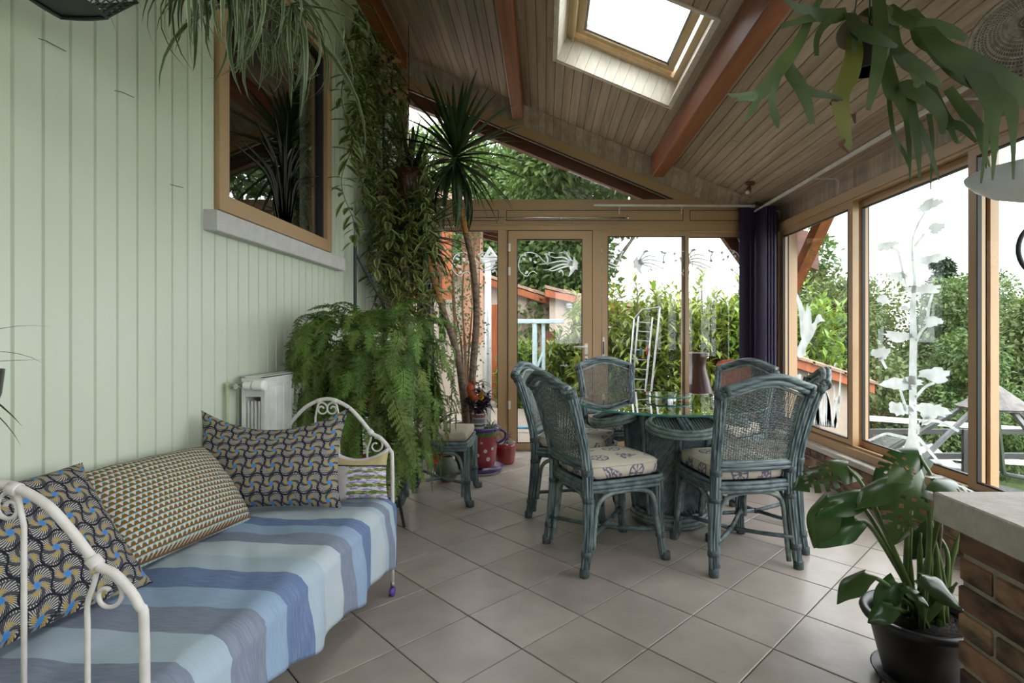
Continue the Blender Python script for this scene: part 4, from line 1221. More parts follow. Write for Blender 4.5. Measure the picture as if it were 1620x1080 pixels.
def nautical_fabric():
    m, nt, b = nodes_mat('cream_nautical_print', .9); g = NG(nt)
    u, v, vec = g.uv(1.0)
    sc = 6.0
    gu, gv = g.m('MULTIPLY', u, sc), g.m('MULTIPLY', v, sc)
    cu, cv = g.m('FLOOR', gu), g.m('FLOOR', gv)
    fu, fv = g.m('SUBTRACT', g.m('FRACT', gu), .5), g.m('SUBTRACT', g.m('FRACT', gv), .5)
    par = g.m('MODULO', g.m('ADD', cu, g.m('MULTIPLY', cv, 1.0)), 2.0)
    par = g.m('ABSOLUTE', par)
    r = g.m('SQRT', g.m('ADD', g.m('MULTIPLY', fu, fu), g.m('MULTIPLY', fv, fv)))
    an = g.m('ARCTAN2', fv, fu)
    ring = g.m('LESS_THAN', g.m('ABSOLUTE', g.m('SUBTRACT', r, .28)), .03)
    spoke = g.m('MULTIPLY', g.m('GREATER_THAN', g.m('COSINE', g.m('MULTIPLY', an, 8.0)), .45), g.m('LESS_THAN', r, .26))
    hub = g.m('LESS_THAN', r, .07)
    wheel = g.m('MAXIMUM', g.m('MAXIMUM', ring, spoke), hub)
    # little ships: hull plus sails broken by noise
    n = g.N.new('ShaderNodeTexNoise'); n.inputs['Scale'].default_value = 55; n.inputs['Detail'].default_value = 3; g.L.new(vec, n.inputs['Vector'])
    hull = g.m('MULTIPLY', g.m('LESS_THAN', g.m('ABSOLUTE', g.m('ADD', fv, .22)), .07), g.m('LESS_THAN', g.m('ABSOLUTE', fu), .30))
    sail = g.m('MULTIPLY', g.m('LESS_THAN', g.m('ADD', g.m('ABSOLUTE', fu), g.m('MULTIPLY', fv, .6)), .24), g.m('GREATER_THAN', fv, -.2))
    ship = g.m('MULTIPLY', g.m('MAXIMUM', hull, sail), g.m('GREATER_THAN', n.outputs['Fac'], .47))
    ink = g.m('ADD', g.m('MULTIPLY', wheel, par), g.m('MULTIPLY', ship, g.m('SUBTRACT', 1.0, par)), clamp=True)
    w = g.N.new('ShaderNodeTexNoise'); w.inputs['Scale'].default_value = 30; g.L.new(vec, w.inputs['Vector'])
    base = g.mix(w.outputs['Fac'], (.52,.46,.37), (.62,.56,.47))
    c = g.mix(g.m('MULTIPLY', ink, .8), base, (.06,.065,.17))
    g.L.new(c, b.inputs['Base Color']); fabric_bump(g, nt, b, vec, 500, .2)
    return m
M_SWIRL, M_SCALE, M_LAV, M_STRIPE, M_NAUT = swirl_fabric(), scale_fabric(), lavender_fabric(), stripe_fabric(), nautical_fabric()
M_RATTAN = mat('blue_green_rattan', (.15,.205,.212), (.050,.075,.090), scale=22, stretch=(1,1,1), rough=.5, bump=.3, bscale=60, detail=6, fac=(.36,.66))
M_RATTANV = mat('streaked_rattan_reeds', (.20,.26,.262), (.042,.066,.082), scale=70, stretch=(1,1,.07), rough=.5, bump=.4, bscale=70, detail=4, fac=(.38,.62))
M_RATTANH = mat('streaked_rattan_rails', (.20,.26,.262), (.042,.066,.082), scale=70, stretch=(.07,.5,1), rough=.5, bump=.4, bscale=70, detail=4, fac=(.38,.62))
M_RATTANL = mat('worn_pale_rattan', (.24,.29,.275), (.10,.14,.15), scale=26, rough=.5, bump=.3, bscale=70, fac=(.35,.65))
M_BIND = mat('rattan_binding', (.085,.115,.12), (.045,.06,.065), scale=60, rough=.6, bump=.4, bscale=120)
M_CANE = mat('woven_cane', (.17,.195,.185), (.08,.10,.10), scale=50, rough=.6)
M_CREAM = mat('cream_cushion_cotton', (.42,.36,.28), (.37,.31,.24), scale=20, rough=.9, bump=.15, bscale=300)

# ---- rattan dining chair (local: faces +Y, origin on the floor between the legs)
def loop_tube(mb, pts, r, n=8): return mb.tube(pts, r, n, closed=True)
FW, RW, FD, RDp = .205, .215, .235, -.215      # half widths and depths at the seat
def seat_outline(k=0.0, z=.42, n=5):
    w1, w2, f_, r_ = FW+k, RW-.015+k, FD+k, RDp-k
    ctl = [(-w2, r_+.03), (-w1-.005, 0), (-w1, f_-.05), (-w1*.75, f_), (0, f_+.012), (w1*.75, f_), (w1, f_-.05), (w1+.005, 0), (w2, r_+.03), (w2*.7, r_), (0, r_-.012), (-w2*.7, r_)]
    return smoothpath([(x, y, z) for x, y in ctl], n, closed=True)
def cushion_mb(outline, z0, z1, puff, inset=.012):
    """seat pad with piped edge; UV in metres"""
    mb = MB(); n = len(outline)
    rings = [(inset*1.6, z0), (0, z0+.008), (-.004, (z0+z1)/2), (0, z1-.008), (.006, z1), (.05, z1+puff*.55), (.11, z1+puff*.9)]
    c = Vector((sum(p.x for p in outline)/n, sum(p.y for p in outline)/n, 0))
    mb.uv = []
    for (ins, z) in rings:
        for p in outline:
            d = Vector((p.x-c.x, p.y-c.y, 0)); ln = d.length
            q = c+d*(max(ln-ins, .005)/ln); mb.v.append((q.x, q.y, z))
            side = 1.0 if z < z1-.001 else 0.0
            mb.uv.append((q.x+d.x/ln*(z1-z)*side, q.y+d.y/ln*(z1-z)*side))
    for r in range(len(rings)-1):
        for k in range(n):
            mb.f.append((r*n+k, r*n+(k+1) % n, (r+1)*n+(k+1) % n, (r+1)*n+k))
    i = len(mb.v); mb.v.append((c.x, c.y, z1+puff)); mb.uv.append((c.x, c.y)); b0 = (len(rings)-1)*n
    for k in range(n): mb.f.append((b0+k, b0+(k+1) % n, i))
    i = len(mb.v); mb.v.append((c.x, c.y, z0)); mb.uv.append((c.x, c.y))
    for k in range(n): mb.f.append(((k+1) % n, k, i))
    return mb
def bands(add, parent, *specs):
    for (p, t, r, h) in specs:
        q = MB(); band(q, p, t, r, h); add('binding', q, M_BIND, parent)
def band(mb, p, t, r, h, n=12):
    p, t = Vector(p), Vector(t).normalized()
    mb.tube([p-t*h, p-t*h*.9, p+t*h*.9, p+t*h], [r*.93, r, r, r*.93], n)
PT = {}                                               # rear post path
def rear_path(s):
    return smoothpath([(s*.232, -.245, 0), (s*.222, -.222, .18), (s*.205, -.212, .40), (s*.207, -.225, .56), (s*.220, -.275, .76), (s*.238, -.323, .908)], 5)
def front_path(s):
    return smoothpath([(s*.212, .242, 0), (s*.201, .228, .05), (s*.196, .218, .16), (s*.196, .214, .30), (s*.196, .212, .415)], 4)
def back_pt(u, v):
    """point on the back panel: u -1..1 across, v 0..1 from the lower rail (.53) up"""
    path = rear_path(1.0); z = .535+v*(.905-.535)
    for k in range(len(path)-1):
        if path[k].z <= z <= path[k+1].z or k == len(path)-2:
            t = (z-path[k].z)/(path[k+1].z-path[k].z); q = path[k].lerp(path[k+1], t); break
    arch = .052*(1-u*u)*max(0, v-.0)*1.0
    bow = -.020*(1-u*u)
    return Vector((q.x*u, q.y+bow-.28*arch, z+arch*v))
def top_profile(n=24, dz=0.0, dy=0.0):
    pts = []
    for k in range(n+1):
        u = -1+2*k/n
        a = abs(u)
        rise = .060*(.55*(.5+.5*math.cos(PI*a))+.45*(1-a*a))
        p = back_pt(u, 1.0); base = back_pt(u, 1.0)
        pts.append(Vector((base.x, base.y-.012+dy, .905+rise+dz)))
    return pts
def panel_top(u):
    a = abs(u); return .905-.032+.056*(.55*(.5+.5*math.cos(PI*a))+.45*(1-a*a))
def panel_pt(u, v):
    """cane panel, v 0..1 from lower rail to arched top"""
    z = .545+v*(panel_top(u)-.545)
    path = rear_path(1.0)
    for k in range(len(path)-1):
        if path[k].z <= z <= path[k+1].z or k == len(path)-2:
            t = (z-path[k].z)/(path[k+1].z-path[k].z); q = path[k].lerp(path[k+1], t); break
    return Vector((q.x*u*.90, q.y-.020*(1-u*u), z))
def make_chair():
    t = thing('rattan_chair', 'x', 'chair')
    a = lambda nm, mb, m=M_RATTAN, p=t, s=True: obj(nm, mb, m, p, smooth=s, world=False)
    for s in (-1, 1):
        path = rear_path(s); lo = [p for p in path if p.z <= .44]; hi = [p for p in path if p.z >= .40]
        lg = a('leg', MB().tube(lo, [.022+.005*min(1, p.z/.3) for p in lo], 20, flute=.22), M_RATTANV, s=False)
        bands(a, lg, (lo[0]+Vector((0,0,.02)), (0,0,1), .0245, .02), (lo[3], lo[4]-lo[2], .0275, .014), (path[9], (0,0,1), .029, .012))
        lg = a('leg', MB().tube(front_path(s), [.022, .021, .021, .022, .022]*3+[.023]*2, 20, flute=.22), M_RATTANV, s=False)
        fp = front_path(s); bands(a, lg, (fp[0]+Vector((0,0,.02)), (0,0,1), .0245, .02), (fp[7], (0,0,1), .0255, .014))
        pp = a('back_post', MB().tube(hi, [.027]*len(hi), 20, flute=.22), M_RATTANV, s=False)
        bands(a, pp, (path[-1]+Vector((0,.004,-.022)), path[-1]-path[-2], .0285, .016), (path[13], path[14]-path[12], .030, .016))
    # seat frame: three stacked poles
    mb = MB()
    for (k, z, r) in ((.004, .437, .012), (.008, .418, .013), (.003, .398, .012)): loop_tube(mb, seat_outline(k, z, 4), r, 8)
    a('seat_frame', mb)
    dk = MB(); ol = seat_outline(-.005, .425, 3); dk.poly(ol); dk.poly([p-Vector((0,0,.01)) for p in reversed(ol)]); a('seat_deck', dk, M_CANE, s=False)
    cu = a('seat_cushion', cushion_mb(seat_outline(-.012, 0, 4),   .447, .517, .016), M_NAUT)
    pp = MB(); loop_tube(pp, [Vector((p.x, p.y, .513)) for p in seat_outline(-.012, 0, 4)], .005, 6); a('piping', pp, M_NAUT, cu)
    # arched under-seat braces
    for (p, q, bow) in (((-.185,-.205), (.185,-.205), (0,-.03)), ((-.175,.222), (.175,.222), (0,.03)), ((-.212,-.18), (-.204,.19), (-.02,0)), ((.212,-.18), (.204,.19), (.02,0))):
        P0, P1 = Vector((*p, 0)), Vector((*q, 0)); dd = (P1-P0)
        out = Vector((*bow, 0))*.5
        ctl = [P0+dd*.02-dd*.05+out+Vector((0,0,.03 if abs(bow[1]) else .12)), P0+dd*.0+Vector((0,0,.22)), P0+dd*.06+Vector((0,0,.335)), P0+dd*.25+Vector((0,0,.378)), P0+dd*.5+Vector((0,0,.385)), P0+dd*.75+Vector((0,0,.378)), P0+dd*.94+Vector((0,0,.335)), P1+Vector((0,0,.22)), P1+dd*.03+out+Vector((0,0,.03 if abs(bow[1]) else .12))]
        a('arched_brace', MB().tube(smoothpath(ctl, 4), .0125, 8), M_RATTANL)
    # crossed stretchers
    c0 = Vector((0, -.01, .135))
    for (x, y_) in ((-.21, -.235), (.21, -.235), (-.195, .215), (.195, .215)):
        a('stretcher', MB().tube([(x, y_, .155), c0.lerp(Vector((x, y_, .15)), .5), c0], .0115, 8))
    bd = MB(); bd.ball(c0, .022, .022, .016, 10, 6); a('knot', bd, M_BIND)
    # back: arched top rail of three poles, lower rail, inner frame and woven cane
    mb = MB()
    for (dz, dy, r) in ((.006, .004, .017), (.012, -.018, .015), (-.016, -.006, .014)): mb.tube(top_profile(24, dz, dy), r, 10)
    tr_ = a('top_rail', mb, M_RATTANH)
    tp_ = top_profile(24)
    for k in (1, 23): bands(a, tr_, (tp_[k]+Vector((0,-.008,-.002)), tp_[k+1 if k < 2 else k]-tp_[k if k < 2 else k-1], .029, .010))
    low = [panel_pt(-1+2*k/12, 0)+Vector(((-1+2*k/12)*.02, 0, -.012)) for k in range(13)]
    mb = MB().tube(low, .016, 10).tube([p+Vector((0,-.004,-.022)) for p in low], .011, 8)
    a('lower_rail', mb, M_RATTANH)
    fr = [panel_pt(-1+2*k/14, 0) for k in range(15)]+[panel_pt(1, k/8) for k in range(1, 9)]+[panel_pt(1-2*k/20, 1) for k in range(1, 21)]+[panel_pt(-1, 1-k/8) for k in range(1, 8)]
    a('panel_frame', MB().tube(fr, .0095, 8, closed=True), M_RATTANL)
    cn = MB(); nu, nv = 30, 44
    for i in range(1, nu):
        u = -1+2*i/nu; pts = []
        for k in range(15):
            p = panel_pt(u, k/14); pts.append(p+Vector((0, .0018*(1 if (i+k) % 2 else -1), 0)))
        cn.tube(pts, .0019, 3, caps=False)
    for j_ in range(1, nv):
        v = j_/nv; pts = []
        for k in range(31):
            u = -1+2*k/30
            p = panel_pt(u, v)
            pts.append(p+Vector((0, .0028*(1 if (k+j_) % 2 else -1), .0022*math.sin(k*PI+j_))))
        cn.tube(pts, .0026, 3, caps=False)
    a('cane_panel', cn, M_CANE, s=False)
    return t
CHAIRS = [
 ((.327, 2.878), math.radians(23), 'rattan chair seen from behind-side, nearest the daybed, at the glass table'),
 ((.998, 2.86), math.atan2(.45, -.09), 'rattan chair with its cane back to the viewer, in front of the table base'),
 ((.205, 3.55), math.radians(-20), 'rattan chair by the glass door, tucked behind the chair nearest the daybed'),
 ((.575, 4.22), math.atan2(-1.05, .20), 'rattan chair across the table, standing before the sliding door handle'),
 ((1.33, 3.95), math.atan2(-.65, -.76), 'rattan chair across the table in the corner by the purple blinds'),
 ((1.235, 3.14), math.radians(161), 'rattan chair seen edge-on against the low brick wall and duck window'),
]
proto = make_chair()
for i, ((x, y), ang, lb) in enumerate(CHAIRS):
    c = proto if i == 0 else copy_tree(proto)
    c.location = (x, y, 0); c.rotation_euler = (0, 0, ang-PI/2)
    tag(c, lb, 'chair', 'rattan chairs round the glass table')

# ---- matching stool
st = thing('rattan_stool', 'low rattan stool with plain cream pad beside the fern', 'stool', (-.755, 3.86, 0))
a = lambda nm, mb, m=M_RATTAN, p=st, s=True: obj(nm, mb, m, p, smooth=s, world=False)
for sx in (-1, 1):
    for sy in (-1, 1):
        pth = smoothpath([(sx*.245, sy*.235, 0), (sx*.222, sy*.205, .06), (sx*.215, sy*.198, .2), (sx*.215, sy*.198, .40)], 4)
        lg = a('leg', MB().tube(pth, .025, 20, flute=.22), M_RATTANV, s=False)
        bands(a, lg, (pth[0]+Vector((0,0,.02)), (0,0,1), .027, .02), (pth[7], (0,0,1), .028, .014))
ol = smoothpath([(-.215,-.19,0), (-.19,-.215,0), (0,-.222,0), (.19,-.215,0), (.215,-.19,0), (.222,0,0), (.215,.19,0), (.19,.215,0), (0,.222,0), (-.19,.215,0), (-.215,.19,0), (-.222,0,0)], 4, closed=True)
mb = MB()
for (z, r) in ((.425, .013), (.403, .014), (.383, .012)): mb.tube([Vector((p.x, p.y, z)) for p in ol], r, 8, closed=True)
a('seat_frame', mb)
a('seat_cushion', cushion_mb([p*.99 for p in ol], .437, .492, .012), M_CREAM)
for (p, q) in (((-.19,-.205), (.19,-.205)), ((-.19,.205), (.19,.205)), ((-.205,-.19), (-.205,.19)), ((.205,-.19), (.205,.19))):
    P0, P1 = Vector((*p, 0)), Vector((*q, 0)); dd = P1-P0
    ctl = [P0+Vector((0,0,.06)), P0+Vector((0,0,.2)), P0+dd*.06+Vector((0,0,.315)), P0+dd*.25+Vector((0,0,.362)), P0+dd*.75+Vector((0,0,.362)), P0+dd*.94+Vector((0,0,.315)), P1+Vector((0,0,.2)), P1+Vector((0,0,.06))]
    a('arched_brace', MB().tube(smoothpath(ctl, 4), .0125, 8), M_RATTANL)
for (x, y_) in ((-.21,-.2), (.21,-.2), (-.21,.2), (.21,.2)):
    a('stretcher', MB().tube([(x, y_, .15), (0, 0, .13)], .0115, 8))

# ---- rattan pedestal and round glass top
TX, TY = .795, 3.40
tb = thing('pedestal_table', 'round glass table on a flared rattan pedestal with looped petals', 'table', (TX, TY, 0))
a = lambda nm, mb, m=M_RATTAN, p=tb, s=True: obj(nm, mb, m, p, smooth=s, world=False)
def prof_r(z):
    t = z/.70
    return .205+.02*math.sin(PI*t)+.075*t**1.5
NP = 8
for k in range(NP):
    a0, a1 = 2*PI*(k-.5)/NP+PI/8, 2*PI*(k+.5)/NP+PI/8
    def sp(u, z, dr=0.0):
        pa = Vector((math.cos(a0), math.sin(a0), 0)); pb = Vector((math.cos(a1), math.sin(a1), 0))
        q = pa.lerp(pb, u); q *= (prof_r(z)+dr); return Vector((q.x, q.y, z))
    bk = MB()
    for j_ in range(8):
        z0, z1 = .08+.62*j_/8, .08+.62*(j_+1)/8
        bk.quad(sp(0, z0, -.006), sp(1, z0, -.006), sp(1, z1, -.006), sp(0, z1, -.006))
    a('panel_back', bk, M_CANE, s=False)
    cn = MB(); sg = 1 if k % 2 else -1
    for q in range(-13, 34):
        pts = []
        for m_ in range(9):
            u = m_/8; z = .08+q*.0215+(u if sg > 0 else 1-u)*.30
            if .085 <= z <= .70: pts.append(sp(u, z, .001))
        if len(pts) > 1: cn.tube(pts, .0075, 5, caps=False)
    a('diagonal_canes', cn, M_RATTANL if k % 2 else M_RATTAN, s=True)
    for (dz, off) in ((0, -.05), (0, 0), (0, .05)):
        pass
    for off in (-.065, 0, .065):
        pts = [Vector((math.cos(a0+off)*(prof_r(z)+.010-abs(off)*.08), math.sin(a0+off)*(prof_r(z)+.010-abs(off)*.08), z)) for z in [.07+.64*i/10 for i in range(11)]]
        a('corner_pole', MB().tube(pts, .011, 8), M_RATTANL if off == 0 else M_RATTAN)
mb = MB()
for (r, z, q) in ((.225, .012, .013), (.235, .034, .014), (.228, .058, .013), (.215, .078, .011)):
    mb.tube([(r*math.cos(2*PI*i/40), r*math.sin(2*PI*i/40), z) for i in range(40)], q, 8, closed=True)
a('base_ring', mb, M_RATTANL)
mb = MB()
for (r, z, q) in ((.285, .695, .013), (.275, .708, .010), (.26, .714, .008)):
    mb.tube([(r*math.cos(2*PI*i/40), r*math.sin(2*PI*i/40), z) for i in range(40)], q, 8, closed=True)
a('top_ring', mb)
for k in range(4):
    A = -PI/2+k*PI/2
    ca, sa = math.cos(A), math.sin(A)
    def pet(s_, r_, z): return Vector((ca*r_-sa*s_, sa*r_+ca*s_, z))
    def petal_at(t, k_=1.0):
        # t 0..1 round the loop; broad oval leaning out below the glass
        an = 2*PI*t
        s_ = .205*k_*math.sin(an); r_ = .345-.15*k_*math.cos(an)
        z = .690-.070*(0.5-.5*math.cos(an))*(k_ if k_ > .9 else 1)
        return pet(s_, r_, z)
    mb = MB()
    mb.tube([petal_at(i/36) for i in range(36)], .012, 8, closed=True)
    mb.tube([petal_at(i/36, .93)+Vector((0,0,.012)) for i in range(36)], .010, 8, closed=True)
    mb.tube([petal_at(i/36)+Vector((0,0,-.020)) for i in range(36)], .010, 8, closed=True)
    a('petal_loop', mb, M_RATTANL)
    cn = MB()
    for i in range(-11, 12):
        s0 = i*.017
        h = math.sqrt(max(0, 1-(s0/.205)**2))
        if h < .15: continue
        pts = []
        for m_ in range(6):
            cc = -h+2*h*m_/5
            r_ = .345+.14*cc
            z = .688-.067*(.5+.5*cc)
            pts.append(pet(s0, r_, z))
        cn.tube(pts, .0075, 5, caps=False)
    a('petal_canes', cn, M_CANE)
    mb = MB()
    for off in (-.022, .0, .022): mb.tube([pet(off, .22, .700), pet(off, .345, .676), pet(off, .485, .640)], .011, 8)
    a('petal_poles', mb)
# glass top
m, nt, b = new_mat('green_edged_glass'); N = nt.nodes; L = nt.links
TG = glass_mat('table_glass', (.86,.95,.92), 1.8)
TGE = mat('glass_edge', (.10,.33,.28), (.08,.28,.24), rough=.1, scale=30, trans=.3)
R_T = .585
top = MB(); n = 72
for zz in (.735, .747):
    i = len(top.v); top.v += [(R_T*math.cos(2*PI*k/n), R_T*math.sin(2*PI*k/n), zz) for k in range(n)]
    top.f.append(tuple(i+k for k in (range(n) if zz > .74 else reversed(range(n)))))
gt = a('glass_top', top, TG, s=False)
ed = MB(); prof = [(R_T, .735), (R_T+.004, .738), (R_T+.004, .744), (R_T, .747)]
ed.lathe(prof, n, caps=False); a('glass_edge', ed, TGE, gt)
for k in range(4):
    A = k*PI/2+PI/4; bm_ = MB().lathe([(.014, .712), (.014, .735)], 12, (.24*math.cos(A), .24*math.sin(A), 0)); a('glass_bumper', bm_, M_BLACK)
ls = thing('lazy_susan', 'round glass turntable on the middle of the glass table top', 'turntable', (TX+.02, TY+.10, .747))
for (z0, z1, r) in ((.022, .032, .15),):
    mb = MB().lathe([(r-.004, z0), (r, z0+.003), (r, z1-.003), (r-.004, z1)], 48, caps=True); obj('disc', mb, TG, ls, world=False)
    mb = MB().lathe([(r-.002, z0-.0005), (r+.001, z0+.003), (r+.001, z1-.003), (r-.002, z1+.0005)], 48, caps=False); obj('disc_edge', mb, TGE, ls, world=False, smooth=True)
obj('bearing', MB().lathe([(.05, .0), (.05, .008), (.03, .010), (.03, .022)], 20), M_CHROME, ls, world=False)

# ---- iron daybed (local: x across from wall side 0 to front .60, y along from near 0 to far 1.37)
BR = math.radians(3.6)
bed = thing('iron_daybed', 'white iron daybed with scrolled arched ends along the green wall', 'daybed', (-1.355, 1.03, 0), -BR*0)
# lay it out along the line from the near front post (-.765,1.015) to the far front post (-.685,2.385)
bed.rotation_euler = (0, 0, -math.atan2(.08, 1.37))
bed.location = (-.765-.60*math.cos(.058), 1.015+.60*math.sin(.058), 0)
a = lambda nm, mb, m=M_WHITEMETAL, p=bed, s=True: obj(nm, mb, m, p, smooth=s, world=False)
BW_, BLn = .60, 1.372
def arch_path(y):
    ctl = [(0, y, .06), (0, y, .58), (.012, y, .655), (.055, y, .708), (.095, y, .730), (.15, y, .795), (.21, y, .85), (.30, y, .882), (.39, y, .85), (.45, y, .795), (.505, y, .730), (.545, y, .708), (.588, y, .655), (.60, y, .58), (.60, y, .06)]
    return smoothpath(ctl, 5)
def scroll(cx, cz, y, r0, turns, a0, sgn):
    pts = []
    for k in range(22):
        t = k/21; r = r0*(1-.72*t); an = a0+sgn*turns*2*PI*t
        pts.append((cx+r*math.cos(an), y, cz+r*math.sin(an)))
    return pts
for y in (0.0, BLn):
    e = a('head_end' if y == 0 else 'foot_end', MB().tube(arch_path(y), .0088, 12))
    for x in (.245, .355):
        a('upright', MB().tube([(x, y, .40), (x, y, .70), (x, y, .80), (x+(.012 if x < .3 else -.012), y, .855), (x+(.03 if x < .3 else -.03), y, .872)], .0048, 8), p=e)
    for x in (.115, .485):
        s_ = 1 if x < .3 else -1
        a('upright', MB().tube(smoothpath([(x, y, .40), (x, y, .60), (x-s_*.0, y, .655), (x-s_*.012, y, .69), (x-s_*.018, y, .712)], 4), .0048, 8), p=e)
        a('scroll', MB().tube(scroll(x-s_*.040, .672, y, .036, 1.1, PI*.45 if s_ > 0 else PI*.55, 1 if s_ > 0 else -1), .0042, 8), p=e)
    a('scroll', MB().tube(scroll(.275, .835, y, .030, 1.2, PI*.5, -1), .0042, 8), p=e)
    a('scroll', MB().tube(scroll(.325, .835, y, .030, 1.2, PI*.5, 1), .0042, 8), p=e)
    for (x, z, dx, dz) in ((.265, .872, .9, .25), (.335, .872, .9, -.25), (.10, .734, .7, .7), (.50, .734, .7, -.7)):
        bd = MB(); band(bd, (x, y, z), (dx, 0, dz), .0130, .010); a('collar', bd, p=e)
    a('cross_rail', MB().tube([(0, y, .40), (.60, y, .40)], .009, 8), p=e)
    for x in (0, .60):
        cst = a('caster', MB().tube([(x, y, .065), (x, y, .04)], .010, 8), M_ALU)
        wheel_m = mat('purple_plastic', (.13,.06,.38), rough=.4)
        a('wheel', MB().lathe([(.012, -.011), (.019, -.009), (.020, 0), (.019, .009), (.012, .011)], 16, (x, y, .0205), axis='x'), wheel_m, cst)
for x in (.012, .588): a('side_rail', MB().cbox(x-.006, x+.006, 0, BLn, .385, .42, .002), s=False)
a('slat_base', MB().box(.02, .58, .02, BLn-.02, .385, .392), M_WHITEMETAL, s=False)
mb = MB(); brace(mb, (.60, .30, .335), (.60, .72, .215), .006, .03); brace(mb, (.60, .72, .215), (.60, .95, .40), .006, .022); a('folding_strut', mb, s=False)
# mattress
mt = MB(); mt.cbox(.015, .585, .02, BLn-.02, .393, .437, .02); a('mattress', mt, mat('mattress_ticking', (.55,.52,.47)), s=False)
# striped throw: sheet over the mattress hanging down the front
th_ = thing('striped_throw', 'blue and aqua striped cotton throw covering the daybed mattress', 'blanket', bed.location)
th_.rotation_euler = bed.rotation_euler.copy()
mb = MB(); mb.uv = []
NU, NV = 96, 64
for i in range(NU+1):
    u = i/NU; yy = -.004+u*(BLn+.028-.006)
    yy = .018+u*(BLn-.036)
    hem = .330-.150*u+.012*math.sin(9*u)+.01*math.sin(23*u+1)
    for j_ in range(NV+1):
        s_ = j_/NV*1.0
        flat = .585; drop = .452-hem; total = flat+drop+.02
        q = s_*total
        ripple = .007*math.sin(yy*21+1.2)+.006*math.sin(yy*37+.5*q*10)
        if q < flat-.03:
            x = q; z = .446
            wr = mnoise.noise(Vector((x*6, yy*7, 1.3)))*.010+mnoise.noise(Vector((x*14+yy*9, yy*5, 4.1)))*.005
            z += max(-.004, wr+.002)
        else:
            k = q-(flat-.03)
            an = min(k/.045, 1)*PI/2
            if k < .045*1.0:
                x = flat-.03+.030*math.sin(an); z = .446-.030*(1-math.cos(an))
            else:
                dd = k-.045
                x = flat+.020*min(1, dd/.15)+(ripple*1.5+.010*mnoise.noise(Vector((yy*8, dd*3, 9))))*min(1, dd/.10)+.018; z = .416-dd
                x = max(x, .612)
            if k < .045: x = x+.018*min(1, k/.045)
        mb.v.append((x, yy+(.036*(u-.5)*2 if q > flat+.05 else .036*(u-.5)*2*max(0, (q-flat+.03)/.08) if q > flat-.03 else 0), z)); mb.uv.append((yy, q))
W1 = NV+1
for i in range(NU):
    for j_ in range(NV):
        mb.f.append((i*W1+j_, i*W1+j_+1, (i+1)*W1+j_+1, (i+1)*W1+j_))
cl = obj('cloth', mb, M_STRIPE, th_, smooth=True, world=False)
sm = cl.modifiers.new('thickness', 'SOLIDIFY'); sm.thickness = .003; sm.offset = 1

# ---- cushions
def pillow(w, h, t, n=26, pinch=.10, sag=0.0, seed=0, uvn=False, wr=.006):
    """two-sided cushion in local XZ (x across, z up from 0), thickness along y; UV in metres (or 0..1)"""
    mb = MB(); mb.uv = []
    rs = Vector((seed*3.1, seed*1.7, seed))
    for side in (-1, 1):
        for i in range(n+1):
            for j_ in range(n+1):
                u, v = i/n*2-1, j_/n*2-1
                k = (1-u*u)*(1-v*v)
                bulge = t*.5*(max(k, 0))**.42
                x = u*w/2*(1-pinch*(1-v*v)*(abs(u))); z = v*h/2*(1-pinch*(1-u*u)*abs(v))
                e = min(1-abs(u), 1-abs(v))
                wrk = wr*mnoise.noise(Vector((u*4, v*4, side*2))+rs)*min(1, k*4)+wr*.6*mnoise.noise(Vector((u*9, v*9, side))+rs)*min(1, k*6)
                z2 = z+h/2 - sag*(1-u*u)*max(0, v)
                mb.v.append((x, side*(bulge+wrk) if e > 0 else 0, z2))
                mb.uv.append(((u+1)/2, (v+1)/2) if uvn else (x, z))
    m_ = n+1; o2 = m_*m_
    for i in range(n):
        for j_ in range(n):
            q = (i*m_+j_, (i+1)*m_+j_, (i+1)*m_+j_+1, i*m_+j_+1)
            mb.f.append(q); mb.f.append(tuple(o2+k_ for k_ in reversed(q)))
    mb.smooth = True
    return mb
def place(name, lb, mb, m, loc, tilt, rz, group=None, roll=0.0, piping=None):
    o = tag(obj(name, mb, m, smooth=True), lb, 'cushion', group)
    R_ = Matrix.Rotation(rz, 4, 'Z') @ Matrix.Rotation(tilt, 4, 'X') @ Matrix.Rotation(roll, 4, 'Y')
    o.rotation_euler = R_.to_euler(); o.location = loc
    return o
place('swirl_cushion', 'large swirl-print cushion at the near scrolled end of the daybed', pillow(.56, .42, .15, seed=1), M_SWIRL, (-1.175, 1.27, .462), math.radians(-36), math.radians(85), 'swirl-print cushions', roll=math.radians(3))
place('scale_cushion', 'plump cushion in a tiny brown and aqua scale print, middle of the daybed', pillow(.56, .36, .22, seed=2, pinch=.04), M_SCALE, (-1.19, 1.80, .458), math.radians(-40), math.radians(82), roll=math.radians(2))
place('swirl_cushion', 'swirl-print cushion leaning on the far scrolled end of the daybed', pillow(.60, .42, .15, seed=3, sag=.07), M_SWIRL, (-1.130, 2.135, .460), math.radians(-20), math.radians(8), 'swirl-print cushions')
place('lavender_cushion', 'small lavender-field tapestry cushion in the far corner of the daybed', pillow(.25, .23, .08, seed=4, uvn=True, sag=.04, wr=.003), M_LAV, (-.800, 2.270, .460), math.radians(-18), math.radians(10))
